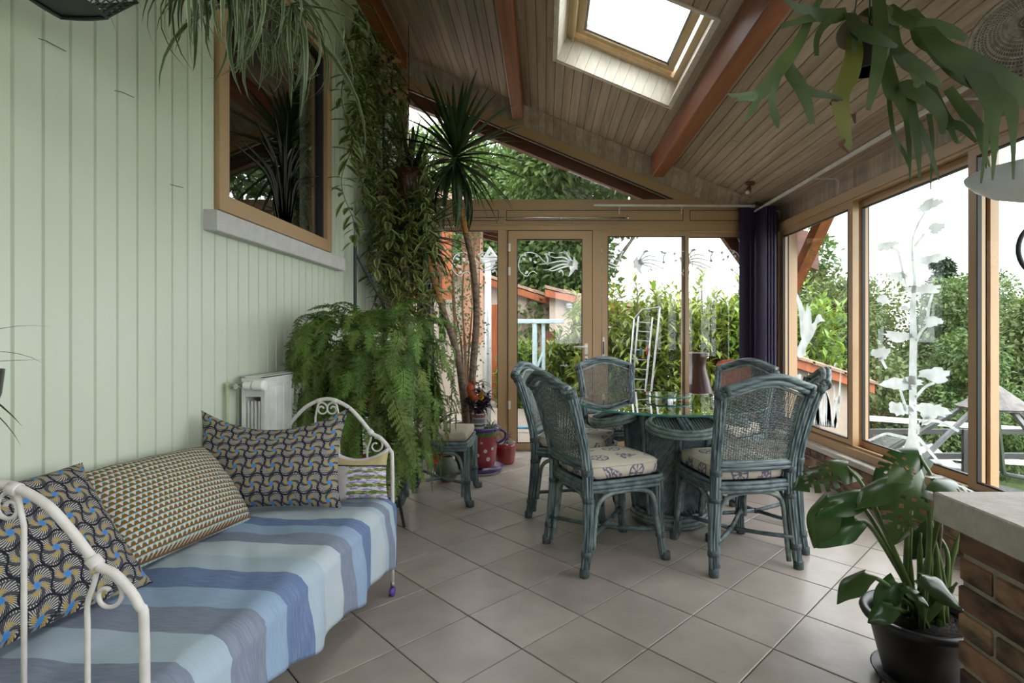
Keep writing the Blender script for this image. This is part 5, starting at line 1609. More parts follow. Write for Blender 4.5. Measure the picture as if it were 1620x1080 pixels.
# ================================================================== FITTINGS
# ---- radiator and its valve
rad = thing('radiator', 'white panel radiator on the green wall behind the daybed and fern', 'radiator', (XL, 3.05, .28))
RX0, RX1, RY0, RY1, RZ0, RZ1 = XL+.035, XL+.145, 2.53, 3.60, .30, .975
obj('back_panel', MB().cbox(RX0, RX0+.018, RY0, RY1, RZ0, RZ1, .004), M_WHITE, rad)
fp_ = obj('front_panel', MB().cbox(RX1-.018, RX1, RY0, RY1, RZ0, RZ1, .004), M_WHITE, rad)
for k in range(14): obj('rib', MB().cbox(RX1-.002, RX1+.004, RY0+.03+k*.075, RY0+.085+k*.075, RZ0+.05, RZ1-.05, .002), M_WHITE, fp_)
cv = MB()
for k in range(4): cv.box(RX0+.026+k*.017, RX0+.034+k*.017, RY0+.004, RY1-.01, RZ0+.03, RZ1-.12)
obj('convector_fins', cv, M_WHITE, rad)
obj('end_cap', MB().cbox(RX0+.005, RX1-.004, RY0+.002, RY0+.014, RZ1-.10, RZ1-.002, .002), M_WHITE, rad)
obj('end_cap', MB().cbox(RX0+.005, RX1-.004, RY0+.002, RY0+.014, RZ0+.002, RZ0+.06, .002), M_WHITE, rad)
obj('top_grille', MB().cbox(RX0, RX1, RY0, RY1, RZ1-.012, RZ1, .003), M_WHITE, rad)
for yy in (0, .6): obj('bracket', MB().box(XL+.002, RX0+.02, RY0+.2+yy, RY0+.24+yy, .35, .9), M_WHITE, rad)
vz = .935
vv = obj('valve', MB().lathe([(.012, -.10), (.012, -.03), (.018, -.03), (.018, .0), (.014, .0)], 14, (RX0+.03, RY0, vz), axis='y'), M_CHROME, rad)
obj('valve_body', MB().lathe([(.014, 0), (.02, .005), (.02, .035), (.016, .04)], 14, (RX0+.04, RY0-.055, vz), axis='x'), M_WHITE, vv)
obj('valve_head', MB().lathe([(.018, 0), (.025, .006), (.026, .05), (.022, .058), (.012, .060)], 20, (RX0+.085, RY0-.055, vz), axis='x'), M_WHITE, vv)
M_PIPE = mat('green_painted_pipe', (.42,.50,.30), rough=.4)
obj('pipe', MB().tube(smoothpath([(RX0+.04, RY0-.055, vz), (RX0+.0, RY0-.07, vz), (XL+.022, RY0-.085, vz-.012), (XL+.02, RY0-.09, vz-.06), (XL+.02, RY0-.09, .02)], 5), .0085, 8), M_PIPE, rad, smooth=True)
obj('pipe', MB().tube([(XL+.02, RY0-.045, .36), (XL+.02, RY0-.045, .02)], .0085, 8), M_PIPE, rad, smooth=True)

# ---- brick counter with stone top
ct = thing('brick_counter', 'brick counter with thick pale stone top at the picture edge', 'counter', (1.5, .85, 0))
KX, KY0, KY1, KZ = 1.105, .20, 1.415, .662
obj('mortar_core', MB().box(KX+.006, 1.95, KY0, KY1-.006, 0, KZ), M_MORTAR, ct)
bl_, bh_ = .215, .062
BMX = MB().cbox(0, .02, -bl_/2, bl_/2, 0, bh_, .005).mesh('brick', M_BRICK)
BMH = MB().cbox(0, .02, -.05, .05, 0, bh_, .005).mesh('brick', M_BRICK)
BMY = MB().cbox(-bl_/2, bl_/2, -.02, 0, 0, bh_, .005).mesh('brick', M_BRICK)
for c in range(9):
    z = .004+c*.0735; y = KY1
    if c % 2:
        inst('brick', BMH, ct, Vector((KX+rnd(-.003,.002), y-.05, z))-ct.location); y -= .112
    while y > KY0:
        inst('brick', BMX, ct, Vector((KX+rnd(-.004,.002), y-bl_/2, z+rnd(-.002,.002)))-ct.location); y -= bl_+.012
    x = KX+(.112 if c % 2 else 0)
    while x < 1.8:
        inst('brick', BMY, ct, Vector((x+bl_/2+.008, KY1+rnd(-.002,.003), z))-ct.location); x += bl_+.012
obj('stone_top', MB().cbox(1.066, 1.97, KY0-.03, 1.455, KZ, .742, .004), M_STONE, ct)

# ---- curtain rod, grey curtain, white panel track, purple panels
rod = thing('curtain_rod', 'slim chrome curtain rod with ball finial across the transom', 'curtain rod', (bX(840), YB-.09, bZ(347)))
rz_ = bZ(347.5)
obj('pole', MB().tube([(bX(660), YB-.09, rz_), (bX(987), YB-.09, rz_)], .0075, 10), M_CHROME, rod, smooth=True)
obj('finial', MB().ball((bX(991), YB-.09, rz_), .020, n=14, m=10), M_CHROME, rod, smooth=True)
for px in (887, 981): obj('bracket', MB().tube([(bX(px), YB-.03, rz_-.01), (bX(px), YB-.09, rz_-.01), (bX(px), YB-.09, rz_+.012)], .006, 8), M_CHROME, rod)
cu = MB(); n = 60
for i in range(n+1):
    t = i/n; x = bX(663)+t*.17; yy = YB-.09+.030*math.sin(t*PI*9)
    for k in range(9): cu.v.append((x+.012*math.sin(k*.7+i)*.2, yy*1.0, rz_+.012-(rz_-.06)*k/8))
for i in range(n):
    for k in range(8): cu.f.append((i*9+k, i*9+k+1, (i+1)*9+k+1, (i+1)*9+k))
cuo = obj('curtain', cu, mat('grey_curtain', (.20,.21,.23), (.16,.17,.19), scale=30, rough=.85), smooth=True)
tag(cuo, 'grey curtain gathered in narrow folds behind the yucca', 'curtain')
sm_ = cuo.modifiers.new('thickness', 'SOLIDIFY'); sm_.thickness = .002
def rail_track(nm, lb, p, q, brs):
    t = thing(nm, lb, 'track', p)
    p, q = Vector(p), Vector(q); mb = MB(); brace(mb, p, q, .022, .020); obj('rail', mb, M_WHITE, t)
    for (a_, b2) in brs:
        mb = MB().tube([a_, (a_[0]*.15+b2[0]*.85, a_[1]*.15+b2[1]*.85, a_[2]), b2, (b2[0], b2[1], b2[2]-.06)], .006, 6); obj('bracket', mb, M_WHITE, t)
    return t
zr = bZ(328)
rail_track('panel_track', 'white panel-blind track across the transom above the sliding door', (bX(938), YB-.085, zr), (2.10, YB-.085, zr-.008),
   [((bX(px), YB-.075, zr-.015), (bX(px), YB-.028, zr-.015)) for px in (979, 1077)])
zr2 = 2.405
rail_track('panel_track', 'white panel-blind track along the ceiling above the sliding windows', (2.10, 5.30, zr2-.0), (2.10, 1.0, zr2),
   [((2.10, yy, zr2-.012), (2.298, yy, zr2-.03)) for yy in (5.2, 4.15, 2.75, 1.5)])
for (xa, xb, yy, lb) in ((bX(1164), bX(1181), YB-.095, 'dark purple panel blind hanging beside the second sliding pane'), (bX(1182.5), bX(1189.5), YB-.075, 'narrow sliver of purple panel blind behind the wider one')):
    t = thing('panel_blind', lb, 'blind', ((xa+xb)/2, yy, .1), 0, 'purple panel blinds')
    obj('fabric_panel', MB().cbox(xa, xb, yy-.004, yy+.004, .12, zr-.02, .001), M_PURPLE, t)
    obj('bottom_bar', MB().cbox(xa, xb, yy-.008, yy+.008, .09, .12, .003), M_PURPLE, t)
    obj('carrier', MB().box(xa, xb, yy-.006, yy+.006, zr-.022, zr-.006), M_WHITE, t)
for k in range(4):
    t = thing('panel_blind', ['lit edge panel of the purple blind stack in the corner, nearest the glass', 'second purple panel of the corner stack, from the glass', 'third purple panel of the corner stack, from the glass', 'room-side purple panel of the stack in the window corner'][k], 'blind', (2.17-.022*k, 5.15, .1), 0, 'purple panel blinds')
    xx = 2.172-.024*k; y0 = 5.0+.012*k
    obj('fabric_panel', MB().cbox(xx-.009, xx+.009, y0, 5.34, .30, zr2-.012, .004), M_PURPLE, t)
    obj('bottom_bar', MB().cbox(xx-.010, xx+.010, y0, 5.34, .27, .30, .003), M_PURPLE, t)

# ---- small ceiling spot
sp_ = W(1187, 300, 4.9)
spz = zc(sp_.x)
cs_ = thing('ceiling_spotlight', 'small copper ceiling spotlight near the window corner', 'spotlight', (sp_.x, 4.9, spz))
M_COPPER = mat('aged_copper', (.16,.055,.03), rough=.4, metal=.5)
obj('rose', MB().lathe([(.030, -.022), (.045, -.012), (.047, .0)], 18, (sp_.x, 4.9, spz-.006)), M_COPPER, cs_, smooth=True)
obj('arm', MB().tube([(sp_.x, 4.9, spz-.02), (sp_.x-.012, 4.9, spz-.05)], .006, 8), M_COPPER, cs_)
hd = obj('lamp_head', MB().tube([(sp_.x-.004, 4.9, spz-.045), (sp_.x-.018, 4.89, spz-.068), (sp_.x-.030, 4.88, spz-.092)], [.012, .022, .026], 14), M_COPPER, cs_, smooth=True)
obj('bulb', MB().ball((sp_.x-.034, 4.877, spz-.100), .020, n=12, m=8), mat('bulb_glass', (.8,.78,.7), rough=.1), hd, smooth=True)

# ---- pendant lamp with alabaster bowl at the picture edge
pd = W(1655, 288, 1.62)
pl = thing('pendant_lamp', 'hanging lamp with a shallow white glass bowl and black iron hoop', 'lamp', (pd.x, 1.62, pd.z))
M_ALAB = mat('alabaster_glass', (.72,.74,.75), (.62,.64,.66), scale=7, rough=.3, trans=.35)
bw_ = MB().lathe([(.012, -.052), (.07, -.046), (.13, -.026), (.175, .004), (.195, .026), (.199, .036), (.194, .038), (.17, .014), (.12, -.014), (.05, -.036), (.0, -.04)], 40, pd, caps=False)
obj('bowl', bw_, M_ALAB, pl, smooth=True)
obj('finial', MB().lathe([(.004, -.105), (.014, -.095), (.008, -.082), (.020, -.070), (.012, -.058), (.026, -.050)], 16, pd), M_BLACK, pl, smooth=True)
obj('stem', MB().tube([pd+Vector((0,0,-.05)), (pd.x, 1.62, zc(pd.x)-.01)], .008, 10), M_BLACK, pl)
obj('iron_hoop', MB().tube([pd+Vector((.085*math.cos(2*PI*k/36), 0, -.205+.085*math.sin(2*PI*k/36))) for k in range(36)], .007, 8, closed=True), M_BLACK, pl, smooth=True)
obj('hoop_link', MB().tube([pd+Vector((0,0,-.09)), pd+Vector((0,0,-.125))], .006, 8), M_BLACK, pl)
obj('rose', MB().lathe([(.05, -.03), (.055, 0)], 20, (pd.x, 1.62, zc(pd.x)-.012)), M_BLACK, pl)

# ---- wicker dome hung under the ceiling
wk = W(1628, 55, 2.05)
wb = thing('hanging_wicker_dome', 'dark wicker food cover with radiating ribs hung near the ceiling', 'basket', wk)
M_WICK = mat('dark_wicker', (.32,.28,.24), (.18,.155,.13), scale=40, rough=.7)
R0 = .185
rot = look_quat((.0,1,-.6), (.30,.52,.80)).to_matrix()
def dome(r, a): 
    z = .095*(1-(r/R0)**2)
    return wk+rot @ Vector((r*math.cos(a), r*math.sin(a), z))
rb_m = MB()
for k in range(72): rb_m.tube([dome(R0*q/6, 2*PI*k/72) for q in range(1, 7)], .0022, 4, caps=False)
r_ = obj('ribs', rb_m, M_WICK, wb); r_['kind'] = 'stuff'
for q in range(14):
    obj('hoop', MB().tube([dome(R0*(q+1)/14, 2*PI*k/48) for k in range(48)], .003 if q < 13 else .008, 5, closed=True), M_WICK, wb)
sk = MB(); nn = 48
for q in range(6):
    for k in range(nn):
        a0_, a1_ = 2*PI*k/nn, 2*PI*(k+1)/nn
        sk.quad(dome(R0*q/6+.001, a0_), dome(R0*(q+1)/6-.002, a0_), dome(R0*(q+1)/6-.002, a1_), dome(R0*q/6+.001, a1_))
obj('woven_skin', sk, mat('wicker_weave', (.12,.10,.085), (.06,.05,.042), scale=90, rough=.8, bump=.6, bscale=200), wb, smooth=True)
obj('hook_wire', MB().tube([dome(0, 0), (wk.x, wk.y, zc(wk.x)+.0)], .003, 6), M_BLACK, wb)

# ---- black wire basket at the upper left
bk0 = W(100, -14, 1.36)
wb2 = thing('hanging_wire_basket', 'black mesh basket hung high against the green boards', 'basket', bk0)
r1, r2, h_ = .13, .075, .07
def bp(k, t):
    r = r2+(r1-r2)*t; a = 2*PI*k/40
    sx, sy = math.cos(a), math.sin(a)
    q = max(abs(sx), abs(sy))**.75
    return bk0+Vector((r*sx/q*.9, r*sy/q*.9, -h_*.45+h_*t))
for k in range(40): obj('wire', MB().tube([bp(k, 0), bp(k, 1)], .0022, 4, caps=False), M_BLACK, wb2)
for t in (0, .2, .4, .6, .8, 1): obj('hoop', MB().tube([bp(k, t) for k in range(40)], .0022 if 0 < t < 1 else .0045, 5, closed=True), M_BLACK, wb2)
bt = MB().poly([bp(k, 0)+Vector((0,0,.004)) for k in range(40)]); obj('base_plate', bt, M_BLACK, wb2)
obj('hanger', MB().tube([bp(0, 1), (bk0.x, bk0.y, bk0.z+.45), (bk0.x, bk0.y, zc(bk0.x))], .003, 6), M_BLACK, wb2)
obj('hanger', MB().tube([bp(20, 1), (bk0.x, bk0.y, bk0.z+.45)], .003, 6), M_BLACK, wb2)

# ---- frosted films on the panes (thin sheets stuck on the inside of the glass)
def film(parent, name, mb): return obj(name, mb, M_FILM, parent)
def Rw(px, py, xo):   # pixel on the right-hand glass plane
    d = xo*FPX/(px-CX); return Vector((xo, d, HC+(CY-py)*d/FPX))
W5 = bpy.data.objects['window_5']; W7 = bpy.data.objects['window_7']; W8 = bpy.data.objects['window_8']
def spiky(cx, cy, w, h, rot_, seed, n=22):
    rs = random.Random(seed); out = []
    for k in range(n):
        a = 2*PI*k/n; q = 1-.30*(k % 2)*rs.uniform(0, 1)-.22*rs.random()
        q *= 1+.12*math.sin(3*a+seed)
        x, y = w/2*math.cos(a)*q, h/2*math.sin(a)*q
        out.append((cx+x*math.cos(rot_)-y*math.sin(rot_), cy+x*math.sin(rot_)+y*math.cos(rot_)))
    return out
tree_film = struct('white_tree_film'); 
tree_film['kind'] = 'thing'; tag(tree_film, 'frosted white tree decal on the middle sliding window', 'window film'); 
XT = 2.325+.018
z8 = lambda x, y: (1340+x/2.35, 280+y/2.35)
def flat_poly(pts, xo): return MB().prism([Rw(*p, xo) for p in pts], (-.0006, 0, 0))
def flat_stroke(ctl, wid, xo):
    pth = smoothpath([(*p, 0) for p in ctl], 5); n = len(pth)
    mb = MB(); L_, R_ = [], []
    for k in range(n):
        t = pth[min(k+1, n-1)]-pth[max(k-1, 0)]; t.normalize(); nr = Vector((-t.y, t.x, 0))
        f_ = k/(n-1)*(len(wid)-1); i_ = min(int(f_), len(wid)-2); w = wid[i_]+(wid[i_+1]-wid[i_])*(f_-i_)
        L_.append(pth[k]+nr*w/2); R_.append(pth[k]-nr*w/2)
    for k in range(n-1):
        mb.prism([Rw(q.x, q.y, xo) for q in (L_[k], L_[k+1], R_[k+1], R_[k])], (-.0005, 0, 0))
    return mb
trunk = [(240,1030),(245,960),(245,850),(245,700),(247,600),(245,480),(252,390),(245,320),(243,240),(262,180),(290,130)]
obj('trunk', flat_stroke([z8(*p) for p in trunk], [x/2.35 for x in (80,36,28,28,28,23,13,11,9,8,7)], XT), M_FILM, tree_film)
for b_ in ([(165,262),(190,280),(205,340),(222,410)], [(290,210),(250,258)], [(300,525),(305,480),(318,435)], [(258,610),(275,575),(295,555)], [(255,820),(290,780),(325,765)], [(222,870),(210,830),(198,790)], [(262,955),(275,910),(310,890)], [(125,668),(135,690),(147,712)], [(262,965),(300,1010),(350,1070)], [(270,920),(320,905),(370,920),(415,945)], [(225,970),(180,960),(140,955),(80,980)]):
    obj('branch', flat_stroke([z8(*p) for p in b_], [12/2.35, 9/2.35], XT-.0009), M_FILM, tree_film)
for i, (x, y, w, h, ro) in enumerate(((305,105,120,42,-.42),(333,190,70,42,-.4),(150,255,98,34,-.3),(305,305,135,36,-.15),(190,368,84,38,0),(288,415,155,40,-.05),(135,455,62,34,.1),(215,487,44,18,.1),(320,537,84,40,-.05),(190,592,122,40,.05),(125,655,80,46,-.1),(330,735,120,62,.05),(185,770,130,46,.1),(242,757,92,34,.1),(198,862,104,52,.2),(315,868,135,62,.15))):
    obj('leaf_cutout', flat_poly([z8(*p) for p in spiky(x, y, w*1.08, h*1.15, ro, i)], XT-.0018-.0002*i), M_FILM, tree_film)
z5 = lambda x, y: (1230+x/3.857, 440+y/3.857)
XD = 2.255+.018
duck = [(120,90),(135,125),(152,165),(168,200),(172,205),(178,155),(192,175),(205,210),(208,280),(225,268),(238,230),(250,218),(264,222),(270,240),(292,262),(265,264),(242,275),(235,310),(218,350),(200,380),(172,428),(172,470),(150,480),(130,487),(120,470),(122,425),(148,372),(140,340),(136,260),(130,200),(116,130)]
fd = flat_poly([z5(*p) for p in duck], XD)
df = obj('duck_film', fd, M_FILM); tag(df, 'frosted white flying duck decal on the corner sliding window', 'window film')
rf = struct('reed_film'); rf['kind'] = 'thing'; tag(rf, 'frosted white reeds and lilies decal low on the corner sliding window', 'window film')
for i in range(17):
    bx = 165+i*12; rs = random.Random(i)
    tp = (bx+rs.uniform(-45, 45), rs.uniform(560, 760))
    obj('reed', flat_stroke([z5(bx, 890+i*1.5), z5((bx+tp[0])/2+rs.uniform(-12,12), 780), z5(*tp)], [5, 4, .8], XD), M_FILM, rf)
for (x, y, w, h, ro) in ((125,610,50,60,.5),(370,740,40,70,.3),(245,640,26,55,.2),(182,650,24,60,-.2),(350,530,14,40,.3)):
    obj('lily', flat_poly([z5(*p) for p in spiky(x, y, w, h, ro, int(x))], XD-.0012), M_FILM, rf)
# scroll and bird motifs on the back panes
def Bk(px, py, yo): return Vector(((px-CX)*yo/FPX, yo, HC+(CY-py)*yo/FPX))
def bstroke(ctl, wid, yo):
    pth = smoothpath([(*p, 0) for p in ctl], 5); n = len(pth); mb = MB(); L_, R_ = [], []
    for k in range(n):
        t = pth[min(k+1, n-1)]-pth[max(k-1, 0)]; t.normalize(); nr = Vector((-t.y, t.x, 0))
        f_ = k/(n-1)*(len(wid)-1); i_ = min(int(f_), len(wid)-2); w = wid[i_]+(wid[i_+1]-wid[i_])*(f_-i_)
        L_.append(pth[k]+nr*w/2); R_.append(pth[k]-nr*w/2)
    for k in range(n-1): mb.prism([Bk(q.x, q.y, yo) for q in (L_[k], L_[k+1], R_[k+1], R_[k])], (0, -.0005, 0))
    return mb
def bird_film(lb, yo, dx, flip, full=True, dy=0):
    t = struct('bird_scroll_film'); t['kind'] = 'thing'; tag(t, lb, 'window film', 'bird scroll films on the back glazing')
    c0 = 868.0
    def z7(x, y):
        px, py = 780+x/3.374, 300+y/3.374
        if flip: px = 2*c0-px
        return (px+dx, py+dy)
    S = lambda pts, w: obj('scroll', bstroke([z7(*p) for p in pts], w, yo), M_FILM, t)
    if full:
        S([(235,448),(215,435),(195,445),(185,460),(165,455),(140,425),(137,390),(150,355),(175,338),(205,335),(240,350),(265,375),(290,395)], [1.0,1.4,1.4,1.2])
        for (x, y) in ((180,440),(165,370),(200,372),(225,385),(232,352),(170,345)): obj('leaf_cutout', MB().prism([Bk(*z7(*p), yo) for p in spiky(x, y, 26, 17, x*.1, int(x+y), 10)], (0, -.0006, 0)), M_FILM, t)
    for p in ([(425,395),(370,380),(300,392),(245,398)], [(425,398),(360,400),(300,425),(265,428)], [(425,392),(380,362),(330,362),(298,352)], [(425,390),(395,345),(370,335),(350,338)], [(425,400),(370,415),(320,432),(290,425)], [(290,400),(292,370),(285,350),(310,335),(330,340)], [(350,440),(365,430),(375,450),(370,462)], [(375,335),(395,335),(400,350)]):
        S(p, [3.2, 2.2, .5])
    obj('bird', MB().prism([Bk(*z7(*p), yo) for p in ((400,395),(425,385),(432,355),(440,372),(455,390),(450,405),(452,428),(438,425),(418,452),(402,466),(412,430),(405,410))], (0, -.0006, 0)), M_FILM, t)
    for (x, y) in ((285,345),(300,340),(385,335)): obj('leaf_cutout', MB().prism([Bk(*z7(*p), yo) for p in spiky(x, y, 24, 16, x*.1, int(x+y), 10)], (0, -.0006, 0)), M_FILM, t)
bird_film('frosted bird with trailing scroll decal at the top of the door glass', YB-.004, 0, False)
bird_film('frosted bird with fanned tail decal on the first sliding pane', YB-.007, 112, True, False, -4)
bird_film('faint frosted scroll decal against the sky on the first sliding pane', YB-.007, 180, True, True, -2)
bird_film('faint frosted scroll decal on the second sliding pane under the brace', YB+.041, 255, True, True, -4)
bird_film('frosted scroll decal on the small pane behind the yucca trunks', YB+.016, -105, False)

# ---- terracotta chair behind the far corner chair
tc_ = thing('terracotta_chair', 'terracotta-coloured moulded chair tucked behind the corner rattan chair', 'chair', (1.72, 4.85, 0))
M_TC = mat('terracotta_plastic', (.40,.10,.045), (.36,.085,.04), scale=10, rough=.4)
o_ = []
for k in range(17):
    u = -1+2*k/16
    o_.append(Vector((u*.16, .16+.02*(1-u*u)-.02, .0)))
bkm = MB()
for lay in (0, 1):
    for v in range(7):
        z = .46+.475*v/6
        for k in range(17):
            u = -1+2*k/16
            zz = z-(.045*abs(u)**5 if v == 6 else 0)
            bkm.v.append((u*.165*(1-.06*v/6), .17+.06*v/6-.03*u*u+lay*.022, zz))
for v in range(6):
    for k in range(16):
        i = v*17+k; bkm.f.append((i, i+1, i+18, i+17)); j_ = i+119; bkm.f.append((j_+17, j_+18, j_+1, j_))
for k in range(16):
    i = 6*17+k; bkm.f.append((i, i+1, i+120, i+119))
obj('backrest', bkm, M_TC, tc_, smooth=True, world=False)
obj('seat', MB().cbox(-.19, .19, -.19, .20, .42, .46, .015), M_TC, tc_, world=False)
for sx in (-1, 1):
    for sy in (-1, 1): obj('leg', MB().tube([(sx*.165, sy*.165, .43), (sx*.19, sy*.2, 0)], [.02, .015], 8), M_TC, tc_, world=False)
tc_.rotation_euler = (0, 0, math.radians(-20))
# ================================================================== PLANTS AND POTS
def strip_mat(name, mid, edge, rough=.4, rand=.15, trans=.25, wmid=.28):
    """leaf with a different margin: UV u runs across the blade"""
    m, nt, b = new_mat(name); g = NG(nt); N = nt.nodes
    u, v, vec = g.uv(1.0)
    c = g.mix(g.m('GREATER_THAN', g.m('ABSOLUTE', g.m('SUBTRACT', u, .5)), wmid), mid, edge)
    oi = N.new('ShaderNodeObjectInfo'); hs = N.new('ShaderNodeHueSaturation')
    mr = N.new('ShaderNodeMapRange'); mr.inputs[3].default_value = 1-rand; mr.inputs[4].default_value = 1+rand
    g.L.new(oi.outputs['Random'], mr.inputs[0]); g.L.new(mr.outputs[0], hs.inputs['Value']); g.L.new(c, hs.inputs['Color'])
    g.L.new(hs.outputs[0], b.inputs['Base Color']); b.inputs['Roughness'].default_value = rough
    tr = N.new('ShaderNodeBsdfTranslucent'); mx = N.new('ShaderNodeMixShader'); mx.inputs[0].default_value = trans
    g.L.new(hs.outputs[0], tr.inputs['Color']); g.L.new(b.outputs[0], mx.inputs[1]); g.L.new(tr.outputs[0], mx.inputs[2])
    g.L.new(mx.outputs[0], N['Material Output'].inputs['Surface'])
    return m
M_FERN = mat('fern_frond', (.165,.26,.045), (.075,.14,.025), scale=5, rough=.55, rand=.38, hue=.025, trans=.25)
M_HOYA = strip_mat('variegated_hoya', (.06,.105,.028), (.30,.30,.10), rough=.35, rand=.4, wmid=.24)
M_SPIDER = strip_mat('spider_plant_blade', (.085,.13,.05), (.42,.44,.30), rough=.4, rand=.25, wmid=.36)
M_YUCCA = mat('yucca_blade', (.038,.075,.022), (.022,.045,.015), scale=6, rough=.42, rand=.35, hue=.02, trans=.18)
M_YBARK = mat('yucca_bark', (.42,.19,.04), (.15,.085,.035), scale=16, stretch=(1,1,2.2), rough=.8, bump=.5)
M_YBARK2 = mat('grey_yucca_bark', (.22,.155,.10), (.09,.065,.05), scale=22, stretch=(1,1,2.2), rough=.85, bump=.5)
M_MONST = mat('monstera_leaf', (.045,.10,.022), (.026,.062,.016), scale=3, rough=.27, rand=.3, hue=.02, trans=.15)
M_MSTEM = mat('monstera_stalk', (.13,.19,.06), (.08,.135,.04), scale=10, rough=.4)
M_STAG = mat('staghorn_frond', (.080,.122,.036), (.045,.078,.026), scale=6, rough=.45, rand=.2, trans=.2)
M_STAGY = mat('yellowing_staghorn', (.17,.17,.03), (.12,.13,.025), scale=6, rough=.45, trans=.2)
M_DRY = mat('dry_frond', (.10,.038,.018), (.06,.022,.012), scale=20, rough=.8)
M_TRAD = mat('purple_foliage', (.085,.040,.070), (.045,.024,.040), scale=8, rough=.4, rand=.4, trans=.15)
M_TWIG = mat('vine_twig', (.10,.075,.04), (.06,.045,.025), scale=20, rough=.8)

def blade_mesh(name, ln, wd, m, droop, fold=.35, seg=8, tip=1.6, curl=0.0):
    """blade along +Y bending down: arc of total angle droop"""
    mb = MB(); pts = []; ws = []; ang = 0; p = Vector((0,0,0)); st = ln/seg
    for k in range(seg+1):
        t = k/seg; pts.append(p.copy()); ws.append(wd*((.55+.45*min(1, t*4))*(1-t**tip)+.02))
        ang = -droop*t**1.2; p = p+Vector((curl*t*st, math.cos(ang), math.sin(ang)))*st
    mb.ribbon(pts, ws, side=(1,0,0), fold=fold)
    mb.uv = []
    for k in range(seg+1): mb.uv += [(0, k/seg), (.5, k/seg), (1, k/seg)]
    return mb.mesh(name, m, True)
def oval_mesh(name, ln, wd, m, bend=.2, fold=.2, seg=7, peak=.42):
    mb = MB(); pts = []; ws = []
    for k in range(seg+1):
        t = k/seg; pts.append((0, ln*t, -bend*ln*t*t)); 
        sh = math.sin(PI*t**(math.log(.5)/math.log(peak)))**.8 if 0 < t < 1 else .03
        ws.append(wd*sh)
    mb.ribbon(pts, ws, side=(1,0,0), fold=fold)
    mb.uv = []
    for k in range(seg+1): mb.uv += [(0, k/seg), (.5, k/seg), (1, k/seg)]
    return mb.mesh(name, m, True)

# ---- big fern on a stand between radiator and stool
FC = Vector((-1.00, 3.10, 1.08))
fern = thing('potted_fern', 'huge cascading fern on an iron stand between radiator and stool', 'fern', (FC.x, FC.y, 0))
def frond_mesh(ln, up, droop, wmax, seed):
    rs = random.Random(seed); mb = MB(); p = Vector((0,0,0)); ang = up; n = 30; st = ln/n; pts = []
    for k in range(n+1):
        pts.append(p.copy()); t = k/n
        ang = up-(up+PI/2*.97)*min(1, (t*droop)**.9)
        p = p+Vector((rs.uniform(-.04,.04), math.cos(ang), math.sin(ang)))*st
    for k in range(2, n):
        t = k/n; d = (pts[k+1]-pts[k-1]).normalized(); s = Vector((1,0,0)); w = wmax*math.sin(PI*min(1, .12+.86*t))**.7*(1-.35*t)
        for sg in (-1, 1):
            dirp = (s*sg+d*.35+Vector((0,0,-.22+rs.uniform(-.18,.18)))+Vector((0, rs.uniform(-.25,.25), 0))).normalized()
            L_ = w*rs.uniform(.75, 1.15); up_ = dirp.cross(d)*sg
            # pinna built of paired lobes
            m_ = 5
            for q in range(m_):
                a0 = pts[k]+dirp*L_*(q/m_); a1 = pts[k]+dirp*L_*((q+1.25)/m_)
                lw = st*.80*(1-.7*q/m_)
                for g_ in (-1, 1):
                    i = len(mb.v); tipv = a0.lerp(a1, .75)+d*g_*lw+up_*rs.uniform(-.006, .006)
                    mb.v += [tuple(a0), tuple(tipv), tuple(a1)]; mb.f.append((i, i+1, i+2))
    mb.tube(pts[::3], [.0022*(1-k/12)+.0005 for k in range(len(pts[::3]))], 3, caps=False)
    return mb.mesh('frond', M_FERN)
FR = []; FRL = {}
for k in range(14):
    L0 = rnd(.5, .95)
    FR.append(frond_mesh(L0, rnd(.2, 1.0), rnd(2.0, 3.4), rnd(.07, .105), 100+k)); FRL[FR[-1].name] = L0
FRU = [frond_mesh(rnd(.35, .5), rnd(1.0, 1.35), rnd(.7, 1.1), .055, 200+k) for k in range(4)]
FRS = [frond_mesh(rnd(.28, .46), rnd(.1, .9), rnd(1.3, 2.4), rnd(.06, .085), 300+k) for k in range(8)]
